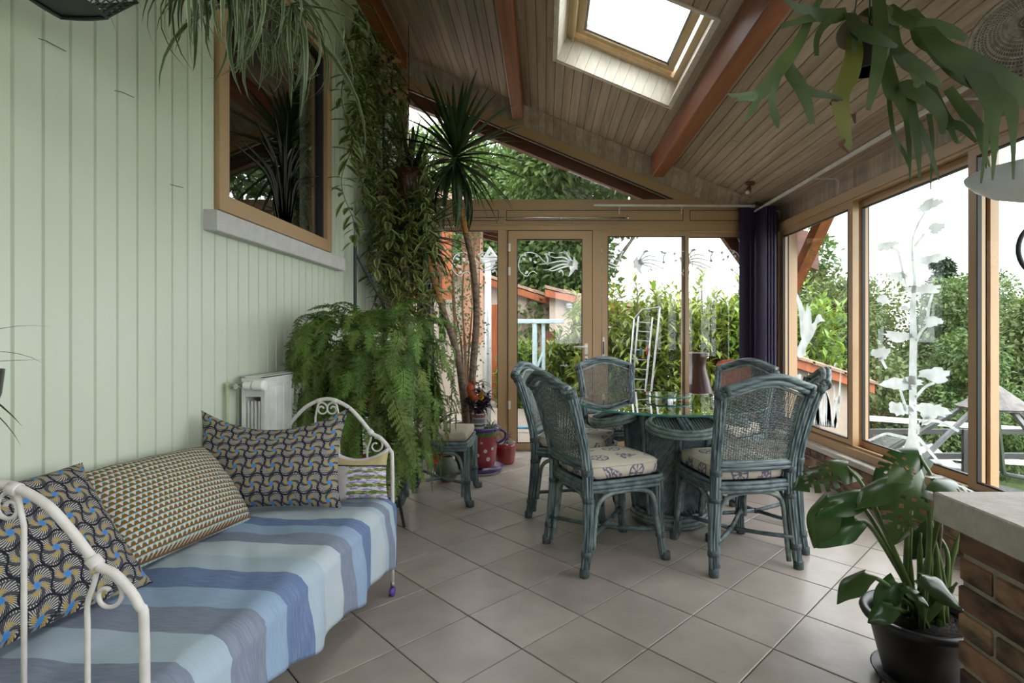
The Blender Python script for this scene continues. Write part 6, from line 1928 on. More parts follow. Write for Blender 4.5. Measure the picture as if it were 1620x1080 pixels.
for k in range(296):
    a = k*2.39996+rnd(-.3, .3)
    out = Vector((math.cos(a), math.sin(a), 0))
    if k % 10 == 0:                                   # upright young fronds on top
        me = random.choice(FRU); base = Vector((out.x*rnd(0, .30), out.y*rnd(0, .2), FC.z+rnd(.06, .16))); sc_ = rnd(.7, 1.0)
    elif k % 10 < 4:                                  # long hanging fronds
        me = random.choice(FR); r = rnd(.05, .26)
        base = Vector((out.x*r*1.15, out.y*r*.8, FC.z+rnd(-.22, .14)-.25*r)); sc_ = rnd(.7, 1.0)
    else:                                             # shaggy outer layer at every height
        me = random.choice(FRS); zz = rnd(-.55, .32)
        rr = math.sqrt(max(.05, 1-(max(0, zz)/.45)**2))*(1-.35*max(0, -zz-.15)/.4)
        base = Vector((out.x*.36*rr, out.y*.26*rr, .98+zz)); sc_ = rnd(.75, 1.15)
    wx0 = FC.x+base.x
    reach = (FRL[me.name]*.42 if me.name in FRL else .34)*sc_
    if wx0+out.x*reach < XL+.05:
        out = Vector((max(out.x, -.15), -abs(out.y)-.2, 0)).normalized()
        base.x = max(base.x, XL+.16-FC.x)
    wx = FC.x+base.x+out.x*reach
    if FC.y+base.y+out.y*reach < 2.60: sc_ *= .75
    if wx > -.60: sc_ *= .68
    if me.name in FRL:
        room = base.z-(.28 if abs(wx+.78) < .16 else .46)
        sc_ = min(sc_, room/(FRL[me.name]*.80))
    qf = look_quat(out+Vector((0, 0, rnd(-.15, .25))), (rnd(-.35, .35), rnd(-.35, .35), 1))
    mnx = min((qf @ v_.co).x for v_ in list(me.vertices)[::3])
    for _ in range(3):
        over = XL+.008-(FC.x+base.x+mnx*sc_)
        if over > 0: base.x += over*.5; sc_ *= .82
    if FC.x+base.x+mnx*sc_ < XL+.008: base.x = XL+.010-FC.x-mnx*sc_
    inst('frond', me, fern, base, qf, sc_)
obj('pot', MB().lathe([(.10, .74), (.14, .90), (.165, 1.0), (.165, 1.02), (.15, 1.02), (.14, .96)], 24, (FC.x, FC.y, 0), caps=False), M_TERRA, fern, smooth=True)
obj('soil', MB().lathe([(.145, .98), (.02, 1.0)], 20, (FC.x, FC.y, 0)), M_SOIL, fern)
st_ = thing('plant_stand', 'black iron plant stand hidden under the cascading fern', 'stand', (FC.x, FC.y, 0))
for k in range(4):
    a = PI/4+k*PI/2; obj('leg', MB().tube(smoothpath([(FC.x+.20*math.cos(a), FC.y+.20*math.sin(a), 0), (FC.x+.15*math.cos(a), FC.y+.15*math.sin(a), .3), (FC.x+.17*math.cos(a), FC.y+.17*math.sin(a), .72)], 4), .009, 8), M_BLACK, st_)
for z in (.25, .725): obj('ring', MB().tube([(FC.x+.165*math.cos(2*PI*k/28), FC.y+.165*math.sin(2*PI*k/28), z) for k in range(28)], .007, 6, closed=True), M_BLACK, st_)
obj('shelf', MB().lathe([(.16, .728), (.16, .738)], 24, (FC.x, FC.y, 0)), M_BLACK, st_)
tp_ = thing('terracotta_pot', 'plain terracotta pot on the low ring of the fern stand', 'pot', (FC.x, FC.y, .26))
obj('body', MB().lathe([(.07, .257), (.10, .42), (.115, .42), (.115, .46), (.10, .46), (.09, .40)], 20, (FC.x, FC.y, 0), caps=False), M_TERRA, tp_, smooth=True)

# ---- hoya vines hanging in the wall corner
HL = [oval_mesh('leaf', rnd(.10, .13), rnd(.036, .048), M_HOYA, b, .25) for b in (.1, .25, .45)]
def hoya(lb, x0, strands, nsolo, seed):
    t = thing('hanging_hoya', lb, 'vine', x0, 0, 'hoya vines in the corner')
    rs = random.Random(seed); tw = MB(); leaves = []
    for (p0, ln, sx, sy) in strands:
        n = int(ln/.05); p = Vector(p0); pts = [p.copy()]; ph = rs.uniform(0, 6)
        for k in range(n):
            p = p+Vector((sx*.05+.016*math.sin(k*.5+ph), sy*.05+.016*math.cos(k*.43+ph*2), -.047)); 
            p.x = max(p.x, XL+.02); pts.append(p.copy())
        tw.tube(pts, .0028, 4, caps=False)
        for k in range(1, len(pts)):
            for g_ in (0, 1):
                if rs.random() < .16: continue
                a = k*1.57+g_*PI+rs.uniform(-.7, .7)
                d = Vector((math.cos(a), math.sin(a), rs.uniform(-.9, .25))).normalized()
                if pts[k].x < XL+.08: d.x = abs(d.x)
                leaves.append((pts[k].copy(), d, rs.uniform(.75, 1.3)))
    s_ = obj('stems', tw, M_TWIG, t)
    rs.shuffle(leaves)
    for (p, d, sc_) in leaves[:nsolo]:
        inst('leaf', rs.choice(HL), t, p-t.location, look_quat(d, (rs.uniform(-.4,.4), rs.uniform(-.6,.1), 1)), sc_)
    if leaves[nsolo:]:
        rest = MB(); rest.uv = []
        for (p, d, sc_) in leaves[nsolo:]:
            q = look_quat(d, (0, -.2, 1)); i0 = len(rest.v); ln, wd = .115*sc_, .043*sc_
            for (yy, w) in ((0, .1), (.3, .85), (.6, .95), (.85, .5), (1, .02)):
                for (xx, uu) in ((-.5, 0), (0, .5), (.5, 1)):
                    rest.v.append(tuple(p+q @ Vector((xx*w*wd, yy*ln, abs(xx)*w*wd*.3-.2*ln*yy*yy)))); rest.uv.append((uu, yy))
            for k in range(4):
                for c in range(2):
                    a = i0+k*3+c; rest.f.append((a, a+1, a+4, a+3))
        r = obj('foliage', rest, M_HOYA, t, smooth=True); r['kind'] = 'stuff'
    return t
rs = random.Random(3)
A1 = []
for k in range(22):     # upper curtain along the wall from the beam
    y = 3.72+1.5*k/21+rs.uniform(-.05, .05)
    A1.append(((XL+.05+rs.uniform(0, .05), y, rs.uniform(3.0, 3.85)), rs.uniform(.9, 2.1), rs.uniform(-.02, .05), rs.uniform(-.03, .05)))
hoya('variegated vine trailing down the green wall above the carved beaks', (XL+.06, 4.3, 3.8), A1, 150, 1)
A2 = []
for k in range(58):     # dense lower mass from a hanging pot
    a = rs.uniform(0, 2*PI); r = rs.uniform(.03, .27)
    A2.append(((-1.18+r*math.cos(a)*.9, 4.55+r*1.7*math.sin(a), rs.uniform(2.0, 2.85)), rs.uniform(.7, 1.2), rs.uniform(-.12, .10), rs.uniform(-.15, .15)))
hoya('dense variegated vine spilling from the brown hanging pot in the corner', (-1.18, 4.55, 2.6), A2, 150, 2)
hp_ = thing('hanging_pot', 'brown glazed pot hung in the corner inside the variegated vine', 'pot', (-1.18, 4.6, 2.30))
obj('body', MB().lathe([(.07, 2.28), (.13, 2.34), (.155, 2.50), (.15, 2.58), (.135, 2.58), (.13, 2.50)], 24, (-1.18, 4.6, 0), caps=False), mat('brown_pot', (.10,.035,.02), rough=.35), hp_, smooth=True)
obj('soil', MB().lathe([(.13, 2.54), (.01, 2.56)], 16, (-1.18, 4.6, 0)), M_SOIL, hp_)
for a in (0, 2.1, 4.2): obj('cord', MB().tube([(-1.18+.15*math.cos(a), 4.6+.15*math.sin(a), 2.57), (-1.18, 4.6, 3.1)], .003, 5), M_BLACK, hp_)
obj('hook', MB().tube([(-1.18, 4.6, 3.1), (-1.18, 4.6, zc(-1.18))], .003, 5), M_BLACK, hp_)
tr_ = thing('iron_trellis', 'black iron trellis pole standing at the end of the window sill', 'trellis', (XL+.08, 3.92, 0))
obj('pole', MB().tube([(XL+.08, 3.92, 0), (XL+.08, 3.92, 1.86)], .013, 8), M_BLACK, tr_)
obj('stay', MB().tube([(XL+.08, 3.92, 1.78), (XL+.22, 4.25, 1.35), (XL+.25, 4.4, .9)], .008, 8), M_BLACK, tr_)
obj('pole', MB().tube([(XL+.10, 4.55, 0), (XL+.10, 4.55, 3.35)], .011, 8), M_BLACK, tr_)

# ---- carved striped beaks on the wall
def zebra():
    m, nt, b = nodes_mat('mottled_horn', .5); g = NG(nt); N = nt.nodes
    t = N.new('ShaderNodeTexCoord'); nz = N.new('ShaderNodeTexNoise'); nz.inputs['Scale'].default_value = 9; nz.inputs['Detail'].default_value = 2
    g.L.new(t.outputs['Object'], nz.inputs['Vector'])
    c = g.mix(g.m('GREATER_THAN', nz.outputs['Fac'], .53), (.30,.19,.10), (.02,.014,.010))
    g.L.new(c, b.inputs['Base Color']); return m
M_HORN = zebra()
for (pts, rr, lb) in (([W(543,108,4.35), W(565,106,4.42), W(590,98,4.5), W(612,92,4.6), W(634,97,4.7)], [.035,.060,.062,.045,.012], 'upper mottled horn-shaped ornament jutting from the wall among vines'),
                      ([W(570,153,4.4), W(590,146,4.5), W(612,146,4.6), W(636,152,4.7), W(656,165,4.75)], [.030,.052,.048,.030,.006], 'lower mottled horn-shaped ornament jutting from the wall among vines')):
    t = thing('wall_mounted_horn', lb, 'ornament', pts[0], 0, 'mottled horn ornaments')
    pp = smoothpath([p for p in pts], 5); n = len(pp); r2_ = []
    for k in range(n):
        f_ = k/(n-1)*(len(rr)-1); i_ = min(int(f_), len(rr)-2); r2_.append(rr[i_]+(rr[i_+1]-rr[i_])*(f_-i_))
    obj('horn', MB().tube(pp, r2_, 14), M_HORN, t, smooth=True)
    obj('mount', MB().tube([(XL-.001, pts[0].y, pts[0].z), pts[1]], .018, 8), M_BLACK, t)

# ---- spider plant hung before the inner window
SPc = W(322, -62, 1.62)
sp = thing('hanging_spider_plant', 'hanging spider plant with striped arching leaves in front of the inner window', 'spider plant', SPc)
SB = [blade_mesh('leaf', rnd(.42, .62), rnd(.019, .028), M_SPIDER, rnd(1.5, 2.5), curl=rnd(-.15, .15), tip=2.2) for _ in range(10)]
for k in range(104):
    a = rnd(0, 2*PI); el = rnd(-.45, .75)
    d = Vector((math.cos(a)*math.cos(el), math.sin(a)*math.cos(el), math.sin(el)))
    q0 = Vector((rnd(-.08, .20), rnd(-.08, .22), rnd(-.05, .06)))
    reach = SPc.x+q0.x+d.x*.4
    sc_ = rnd(.65, 1.05)*(1 if reach > XL+.08 else .6)
    inst('leaf', random.choice(SB), sp, q0, look_quat(d, (0,0,1)), sc_)
for k in range(8):      # long hanging runners with plantlets
    a = rnd(0, 6.28); e0 = Vector((rnd(.0, .22), rnd(.0, .25), rnd(-.08, .0)))
    for q in range(7): inst('leaf', random.choice(SB), sp, e0, look_quat(Vector((rnd(-.7,.7), rnd(-.7,.7), rnd(-1,-.1))), (0,0,1)), rnd(.45, .72))
obj('pot', MB().lathe([(.07, -.08), (.11, .03), (.115, .05), (.10, .05), (.09, .0)], 20, SPc, caps=False), M_DARKPLASTIC, sp, smooth=True)
for a in (0, 2.1, 4.2): obj('cord', MB().tube([SPc+Vector((.11*math.cos(a), .11*math.sin(a), .05)), SPc+Vector((0,0,.5))], .003, 5), M_BLACK, sp)
obj('hook', MB().tube([SPc+Vector((0,0,.5)), (SPc.x, SPc.y, zc(SPc.x))], .003, 5), M_BLACK, sp)

# ---- yucca with two bare trunks
yb = Vector((W(742,0,4.72).x, 4.72, 0))
yu = thing('yucca', 'tall yucca with two bare trunks and spiky dark rosettes by the door', 'yucca', yb)
D = 4.7
t1 = smoothpath([W(744, 690, D), W(747, 600, D), W(754, 500, D), W(748, 420, D), W(735, 360, D), W(724, 300, D), W(719, 262, D)], 5)
t2 = smoothpath([W(740, 690, D-.03), W(733, 620, D-.05), W(722, 555, D-.08), W(704, 500, D-.1), W(690, 455, D-.12), W(678, 415, D-.14), W(668, 385, D-.15)], 5)
n = len(t1)
obj('trunk', MB().tube(t1[:n*2//3], [.034-.012*k/n for k in range(n*2//3)], 10), M_YBARK2, yu, smooth=True)
obj('trunk', MB().tube(t1[n*2//3-1:], [.026-.006*k/n for k in range(n-n*2//3+1)], 10), M_YBARK, yu, smooth=True)
obj('trunk', MB().tube(t2[:n*3//5], [.034-.012*k/n for k in range(n*3//5)], 10), M_YBARK2, yu, smooth=True)
obj('trunk', MB().tube(t2[n*3//5-1:], [.028-.006*k/n for k in range(n-n*3//5+1)], 10), M_YBARK, yu, smooth=True)
YB_ = [blade_mesh('leaf', rnd(.52, .70), rnd(.038, .050), M_YUCCA, dr, fold=.45, tip=2.6) for dr in (.15, .35, .6, .9, 1.3)]
def rosette(c, cnt, axis, lo, sc0):
    ax = Vector(axis).normalized()
    for k in range(cnt):
        t = k/cnt; a = k*2.39996; el = lo+(1.35-lo)*t
        q = look_quat(ax, (0, -1, 0.01)); d = q @ Vector((math.cos(a)*math.cos(el), math.sin(el), math.sin(a)*math.cos(el)))
        me = YB_[min(4, max(0, int((1-t)*4.5+rnd(-1, 1))))]
        p = c+ax*(.16*t-.04)
        if p.x+d.x*.75 < XL+.03: d.x = abs(d.x)*.35; d.normalize()
        tipx = p.x+d.x*.6
        s_ = rnd(.75, 1.08)*sc0
        if tipx < XL+.02: s_ *= .45
        if p.y+d.y*.6 > YB-.06: s_ *= .62
        inst('leaf', me, yu, p-yu.location, look_quat(d, (0,0,1)), s_)
rosette(t1[-1]+Vector((0,0,.03)), 84, (.12, -.05, 1), -.95, 1.15)
rosette(t2[-1]+Vector((-.02,0,.03)), 54, (-.25, -.1, 1), -.75, .98)
rosette(W(652, 300, 4.75), 40, (-.1, -.1, 1), -.6, .95)
obj('branch', MB().tube([t2[-4], W(660, 345, 4.72), W(652, 305, 4.75)], [.022, .018, .014], 8), M_YBARK, yu, smooth=True)
obj('pot', MB().lathe([(.115, 0), (.15, .32), (.165, .34), (.165, .38), (.15, .38), (.14, .33)], 24, yb, caps=False), mat('dark_brown_pot', (.035,.022,.016), rough=.4), yu, smooth=True)
obj('soil', MB().lathe([(.15, .345), (.01, .36)], 18, yb), M_SOIL, yu)

# ---- glazed red pot with purple rim, saucer and daisies
rp = W(763, 742, 4.56); rp.z = 0
gp = thing('glazed_pot', 'red glazed pot with purple rim, handle and painted daisies by the door', 'pot', rp)
M_RED = mat('red_glaze', (.30,.030,.035), (.24,.022,.028), scale=6, rough=.18, coat=.5)
M_VIO = mat('violet_glaze', (.065,.035,.20), rough=.2, coat=.5)
M_GRN = mat('green_glaze', (.08,.14,.03), rough=.25, coat=.4)
M_WGL = mat('white_glaze', (.70,.68,.64), rough=.25, coat=.4)
a = lambda nm, mb, m, p=gp, s=True: obj(nm, mb, m, p, smooth=s, world=False)
a('body', MB().lathe([(.105, .055), (.118, .10), (.132, .26), (.136, .315)], 32, caps=False), M_RED)
a('green_band', MB().lathe([(.1365, .315), (.141, .352)], 32, caps=False), M_GRN)
a('rim', MB().lathe([(.141, .352), (.155, .372), (.157, .385), (.148, .390), (.136, .375), (.130, .33)], 32, caps=False), M_VIO)
for sg in (1, -1): a('handle', MB().tube(smoothpath([(sg*.145, -.03, .365), (sg*.195, -.035, .35), (sg*.20, -.035, .30), (sg*.165, -.03, .265), (sg*.132, -.03, .25)], 5), .012, 8), M_VIO)
a('soil', MB().lathe([(.138, .355), (.01, .36)], 20), M_SOIL)
sc2 = a('saucer', MB().lathe([(.12, .0), (.155, .006), (.178, .04), (.182, .055), (.172, .055), (.15, .03), (.0, .025)], 32, caps=False), M_VIO)
a('saucer_band', MB().lathe([(.1215, .0005), (.1575, .0055), (.168, .022)], 32, caps=False).move((0,0,-.0015)), M_WGL, sc2)
for (an, z, r) in ((-1.25, .20, .016), (-1.75, .165, .014), (-1.05, .13, .018), (-1.5, .27, .010), (-.75, .215, .013)):
    cc = Vector((math.cos(an), math.sin(an), 0)); tt_ = Vector((-math.sin(an), math.cos(an), 0)); R_ = .118+(z-.1)*.0875+.003
    for k in range(8):
        b_ = 2*PI*k/8; p = cc*R_+Vector((0,0,z)); e = tt_*math.cos(b_)+Vector((0,0,1))*math.sin(b_)
        a('petal', MB().poly([p+e*.003, p+(e*.7+(tt_*-math.sin(b_)+Vector((0,0,1))*math.cos(b_))*.35)*r, p+e*r*1.15, p+(e*.7-(tt_*-math.sin(b_)+Vector((0,0,1))*math.cos(b_))*.35)*r]), M_WGL, s=False)
    a('flower_heart', MB().ball(cc*R_+Vector((0,0,z)), .004), mat('yellow_dot', (.6,.4,.03)))
# plants inside it
TL = [oval_mesh('leaf', rnd(.10, .15), rnd(.026, .034), M_TRAD, b, .45, peak=.3) for b in (.15, .4, .7)]
td = thing('purple_tradescantia', 'dark purple tradescantia in a striped pot inside the red pot', 'plant', rp+Vector((-.03, 0, .362)))
a2 = lambda nm, mb, m, p=td, s=True: obj(nm, mb, m, p, smooth=s, world=False)
a2('pot', MB().lathe([(.045, .0), (.060, .13), (.062, .14), (.055, .14), (.05, .10)], 24, caps=False), M_WGL)
for (z0, z1, m_) in ((.03, .045, M_GRN), (.06, .095, mat('grey_stripe_glaze', (.22,.20,.24), rough=.3)), (.105, .132, mat('dull_rose_glaze', (.28,.10,.10), rough=.3))):
    r0, r1_ = .045+z0*.1154+.0012, .045+z1*.1154+.0012; a2('stripe', MB().lathe([(r0, z0), (r1_, z1)], 24, caps=False), m_)
for k in range(12):
    an = k*2.4; e = Vector((math.cos(an)*rnd(.04,.15), math.sin(an)*rnd(.04,.12), rnd(.15, .42)))
    stp = smoothpath([(0, 0, .12), e*.5+Vector((0,0,.08)), e], 4)
    a2('stem', MB().tube(stp, .003, 5), M_TRAD)
    for q in range(2, len(stp)):
        for g_ in range(2):
            b_ = rnd(0, 6.28); d = Vector((math.cos(b_), math.sin(b_), rnd(-.2, .9)))
            inst('leaf', random.choice(TL), td, stp[q], look_quat(d, (0,0,1)), rnd(.6, 1.05))
gs = thing('grassy_plant', 'small pale striped grass arching over the rim of the red pot', 'plant', rp+Vector((.075, -.02, .36)))
GB = [blade_mesh('leaf', rnd(.16, .30), .009, M_SPIDER, rnd(1.2, 2.4)) for _ in range(4)]
for k in range(46):
    an = rnd(0, 6.28); el = rnd(.1, 1.2); inst('leaf', random.choice(GB), gs, (rnd(-.015,.015), rnd(-.015,.015), 0), look_quat((math.cos(an)*math.cos(el), math.sin(an)*math.cos(el), math.sin(el)), (0,0,1)), rnd(.7, 1.1))
obj('root_ball', MB().ball((0,0,-.002), .02, .02, .012), M_SOIL, gs, world=False)
# small red pot
r2p = W(799, 735, 4.86); r2p.z = 0
sp2 = thing('red_pot', 'small plain red pot with white inside by the door frame', 'pot', r2p)
obj('body', MB().lathe([(.078, 0), (.088, .02), (.102, .15), (.104, .19), (.098, .19)], 28, caps=False).lathe([(.078,0),(.0,.0)], 28, caps=False), M_RED, sp2, smooth=True, world=False)
obj('lining', MB().lathe([(.098, .19), (.092, .17), (.085, .06), (.0, .055)], 28, caps=False), M_WGL, sp2, smooth=True, world=False)
t3 = thing('purple_seedling', 'little purple-leaved plant growing out of the small red pot', 'plant', r2p+Vector((0,0,.06)))
for k in range(5):
    stp = smoothpath([(0,0,0), (rnd(-.03,.03), rnd(-.03,.03), .1), (rnd(-.06,.06), rnd(-.05,.03), .2)], 3); obj('stem', MB().tube(stp, .0025, 5), M_TRAD, t3, world=False)
    for q in range(2, len(stp)): inst('leaf', random.choice(TL), t3, stp[q], look_quat((rnd(-1,1), rnd(-1,1), rnd(0,.8)), (0,0,1)), rnd(.4, .7))
# feather bird ornament
bd_c = W(752, 622, 4.5)
br_ = thing('hanging_bird_ornament', 'orange and yellow feathered toy bird perched on the yucca trunk', 'ornament', bd_c)
M_FO = mat('orange_feather', (.45,.09,.03), (.33,.06,.02), scale=60, rough=.9, bump=.6, bscale=150)
M_FY = mat('yellow_feather', (.62,.36,.02), (.5,.26,.01), scale=60, rough=.9, bump=.6, bscale=150)
M_FB = mat('brown_feather', (.26,.11,.055), (.16,.07,.03), scale=60, rough=.9, bump=.6, bscale=150)
def B2(px, py): return W(px, py, 4.5)-bd_c
bp_ = smoothpath([B2(746,606), B2(744,615), B2(747,624), B2(753,629), B2(759,627)], 4)
obj('body', MB().tube(bp_, [.016+.019*math.sin(PI*min(1,k/(len(bp_)-1)*.9+.1)) for k in range(len(bp_))], 12), M_FO, br_, smooth=True, world=False)
obj('head', MB().ball(B2(749,605), .026, .024, .024), M_FB, br_, smooth=True, world=False)
obj('beak', MB().tube([B2(752,605), B2(757,606), B2(758,611)], [.010,.007,.001], 8), M_BLACK, br_, smooth=True, world=False)
for (px, py) in ((763,617),(766,623),(765,630),(761,633)): obj('tail_feather', MB().tube([B2(758,627), B2((758+px)/2, (626+py)/2), B2(px, py)], [.008,.018,.012], 8), M_FY, br_, smooth=True, world=False)
obj('crest', MB().tube([B2(748,603), B2(746,601)], [.006,.003], 6), M_FY, br_, world=False)
obj('hanging_wire', MB().tube([B2(749,603), B2(750,585), W(751,540,4.66)-bd_c], .002, 5), M_BLACK, br_, world=False)

# ---- things on the floor under the stool
gd = W(707, 735, 4.25); gd.z = 0
gb_ = thing('ceramic_gourd', 'grey-green ceramic gourd pot on the floor under the stool', 'pot', gd)
obj('body', MB().lathe([(.03, 0), (.075, .03), (.095, .09), (.08, .15), (.045, .185), (.05, .2), (.04, .2)], 24, caps=False), mat('grey_green_glaze', (.13,.14,.09), (.09,.10,.065), scale=9, rough=.5), gb_, smooth=True, world=False)
obj('foot', MB().lathe([(.045, 0), (.035, .012)], 16), M_TERRA, gb_, world=False)
od = W(700, 728, 4.75); od.z = 0
tag(obj('orange_dish', MB().lathe([(.06, 0), (.09, .012), (.115, .04), (.12, .045), (.11, .042), (.08, .02), (.0, .014)], 28, od, caps=False), mat('orange_glaze', (.50,.09,.02), rough=.3), smooth=True), 'shallow orange dish on the floor behind the stool legs', 'dish')
bp2 = W(700, 690, 4.95); bp2.z = 0
bl2 = thing('blue_leaved_plant', 'dusky blue-leaved plant in a terracotta pot behind the stool', 'plant', bp2)
obj('pot', MB().lathe([(.08, 0), (.11, .2), (.12, .2), (.12, .25), (.105, .25)], 20, caps=False), M_TERRA, bl2, smooth=True, world=False)
obj('soil', MB().lathe([(.107, .23), (.01, .235)], 16), M_SOIL, bl2, world=False)
BLF = oval_mesh('leaf', .2, .06, mat('dusky_blue_leaf', (.07,.085,.13), (.04,.05,.085), scale=8, rough=.45, trans=.1), .3, .3)
for k in range(18):
    an = k*2.4; inst('leaf', BLF, bl2, (rnd(-.03,.03), rnd(-.03,.03), .23+.012*k), look_quat((math.cos(an), math.sin(an), rnd(.3,1.4)), (0,0,1)), rnd(.7, 1.1))

# ---- monstera in a black pot beside the counter
mp = Vector((1.262, 1.79, 0))
mo = thing('monstera', 'monstera with split glossy leaves in a black pot behind the brick counter', 'monstera', mp)
a = lambda nm, mb, m, p=mo, s=True: obj(nm, mb, m, p, smooth=s, world=False)
a('pot', MB().lathe([(.105, .025), (.120, .08), (.150, .205), (.170, .212), (.176, .225), (.170, .236), (.152, .236), (.146, .215)], 40, caps=False), M_DARKPLASTIC)
a('saucer', MB().lathe([(.10, 0), (.125, .006), (.142, .035), (.136, .037), (.12, .014), (.0, .012)], 32, caps=False), M_DARKPLASTIC)
a('soil', MB().lathe([(.147, .212), (.10, .205), (.01, .215)], 24), M_SOIL)
def monstera_leaf(sz, split, seed, m=M_MONST):
    """heart-shaped leaf in local XY, petiole at origin, tip along +Y, with slits and holes"""
    rs = random.Random(seed); mb = MB()
    nV, nU = 32, 9
    def half(v): return sz*.40*(math.sin(PI*min(1, .16+.84*v**.9))**.8)*(1-.10*v)
    cuts = {int(nV*(.26+.145*q+rs.uniform(-.02, .02))): rs.randint(3, 5) for q in range(4)} if split else {}
    cuts2 = {int(nV*(.30+.145*q+rs.uniform(-.02, .02))): rs.randint(3, 5) for q in range(4)} if split else {}
    def P(s, u, v):
        w = half(v); x = s*w*u; y = sz*(1.02*v) + sz*.10*u*(v-.15)
        if v < .16: y -= sz*.20*u*(1-v/.16)**1.2
        z = -sz*.34*v*v - sz*.11*u*u + sz*.035*math.sin(v*9+seed+s)*u*u
        return (x, y, z)
    for s in (-1, 1):
        i0 = len(mb.v); cc = cuts if s > 0 else cuts2
        for j_ in range(nV+1):
            for k in range(nU+1): mb.v.append(P(s, k/nU, j_/nV))
        for j_ in range(nV):
            for k in range(nU):
                c = cc.get(j_) or (cc.get(j_-1) and cc.get(j_-1)+2)
                if c and k >= c: continue
                if split and k in (1, 2) and (cc.get(j_-3) or cc.get(j_-2)) : continue
                q = i0+j_*(nU+1)+k; f_ = (q, q+1, q+nU+2, q+nU+1)
                mb.f.append(f_ if s > 0 else tuple(reversed(f_)))
    return mb.mesh('leaf', m, True)
ML = {}
def mleaf(px, py, d, sz, dirp, up, split, base=None, bend=None):
    """leaf blade whose petiole joint is at pixel (px,py), depth d"""
    key = (round(sz, 3), split, len(ML))
    p = W(px, py, d); me = monstera_leaf(sz, split, len(ML)); ML[key] = me
    inst('leaf', me, mo, p-mp, look_quat(dirp, up))
    b0 = Vector((mp.x+rnd(-.04,.05), mp.y+rnd(-.05,.05), .2)) if base is None else base
    mid = b0.lerp(p, .55)+Vector(bend or (0, 0, .05))
    pth = smoothpath([b0, mid, p], 8)
    obj('stalk', MB().tube(pth, [.0095-.0045*k/len(pth) for k in range(len(pth))], 8), M_MSTEM, mo, smooth=True)
mleaf(1340, 738, 1.95, .185, (-1, -.12, -.10), (-.15, -.45, .85), True, None, (-.04, 0, .13))
mleaf(1372, 778, 1.72, .165, (-1, -.10, -.10), (-.1, -.22, 1), False, None, (-.04, 0, .10))
mleaf(1312, 794, 1.72, .135, (-.55, -.15, -.80), (-.75, -.55, .2), False, None, (-.03, 0, .16))
mleaf(1352, 822, 1.70, .125, (-.92, -.15, -.38), (-.2, -.6, .7), False, None, (-.05, 0, .12))
mleaf(1455, 720, 2.02, .18, (-.90, -.25, -.30), (-.3, -.75, .6), True, None, (.05, 0, .10))
mleaf(1442, 755, 1.64, .185, (-.25, -.30, -.90), (-.1, -.95, .25), True, None, (.04, 0, .10))
mleaf(1478, 758, 1.66, .20, (.95, -.15, -.12), (.05, -.30, .95), True, None, (.05, 0, .10))
mleaf(1420, 757, 1.66, .14, (-.90, -.10, -.25), (0, -.2, 1), False, None, (.02, 0, .10))
mleaf(1368, 908, 1.62, .105, (-.92, -.1, -.42), (.1, -.12, 1), False, None, (-.03, 0, .04))
mleaf(1478, 838, 1.85, .12, (-.55, -.1, -.80), (-.2, -.95, .2), False, None, (.04, 0, .05))
mleaf(1418, 922, 1.70, .10, (-.60, -.2, -.75), (-.3, -.9, .35), False, None, (-.02, 0, .02))
mleaf(1414, 962, 1.66, .080, (-.85, -.3, -.2), (0, -.75, .65), False, None, (-.02, 0, .01))
mleaf(1462, 914, 1.60, .105, (.75, -.5, -.35), (0, -.5, .85), False, None, (.0, 0, .03))
mleaf(1432, 928, 1.68, .065, (.5, -.8, -.2), (0, -.4, .9), False, None, (.0, 0, .02))
for k in range(9):
    b0 = Vector((rnd(-.02,.10), rnd(-.05,.05), .2)); e = b0+Vector((rnd(-.06,.10), rnd(-.04,.04), rnd(.15,.45)))
    a('sheath', MB().tube(smoothpath([b0, b0.lerp(e, .5)+Vector((rnd(-.02,.02),0,.02)), e], 4), [.012]*4+[.009]*3+[.004]*2, 8), M_MSTEM)
a('support_cane', MB().tube([(.06, .02, .2), (.10, .03, .62)], .009, 8), M_TWIG)
gc = W(1496, 1078, 1.62)
tag(obj('watering_can_rim', MB().lathe([(.05, 0), (.062, .09), (.066, .10), (.060, .10), (.055, .02), (.0, .012)], 24, (1.235, 1.53, 0), caps=False), mat('dark_teal_plastic', (.02,.07,.065), rough=.4), smooth=True), 'small dark teal bowl on the floor between pot and counter', 'bowl')

# ---- staghorn fern hung near the counter
sg = W(1375, 60, 1.80)
sf = thing('hanging_staghorn_fern', 'staghorn fern with forked antler fronds in a black hanging pot', 'staghorn fern', sg)
obj('pot', MB().lathe([(.048, -.115), (.052, -.11), (.066, -.005), (.070, .0), (.070, .012), (.062, .012), (.058, -.02)], 28, sg).lathe([(.048, -.115), (.0, -.115)], 28, sg, caps=False), M_DARKPLASTIC, sf, smooth=True)
obj('shield_frond', MB().ball(sg+Vector((-.05, .0, .015)), .055, .06, .05, 14, 10), mat('papery_shield', (.16,.12,.08), (.09,.065,.04), scale=9, rough=.85), sf, smooth=True)
obj('shield_frond', MB().ball(sg+Vector((.03, .01, .05)), .075, .06, .06, 14, 10), M_STAG, sf, smooth=True)
for a_ in (0, 2.1, 4.2): obj('cord', MB().tube([sg+Vector((.066*math.cos(a_), .066*math.sin(a_), .01)), sg+Vector((0,0,.4))], .0025, 5), M_BLACK, sf)
obj('hook', MB().tube([sg+Vector((0,0,.4)), (sg.x, sg.y, zc(sg.x))], .0025, 5), M_BLACK, sf)
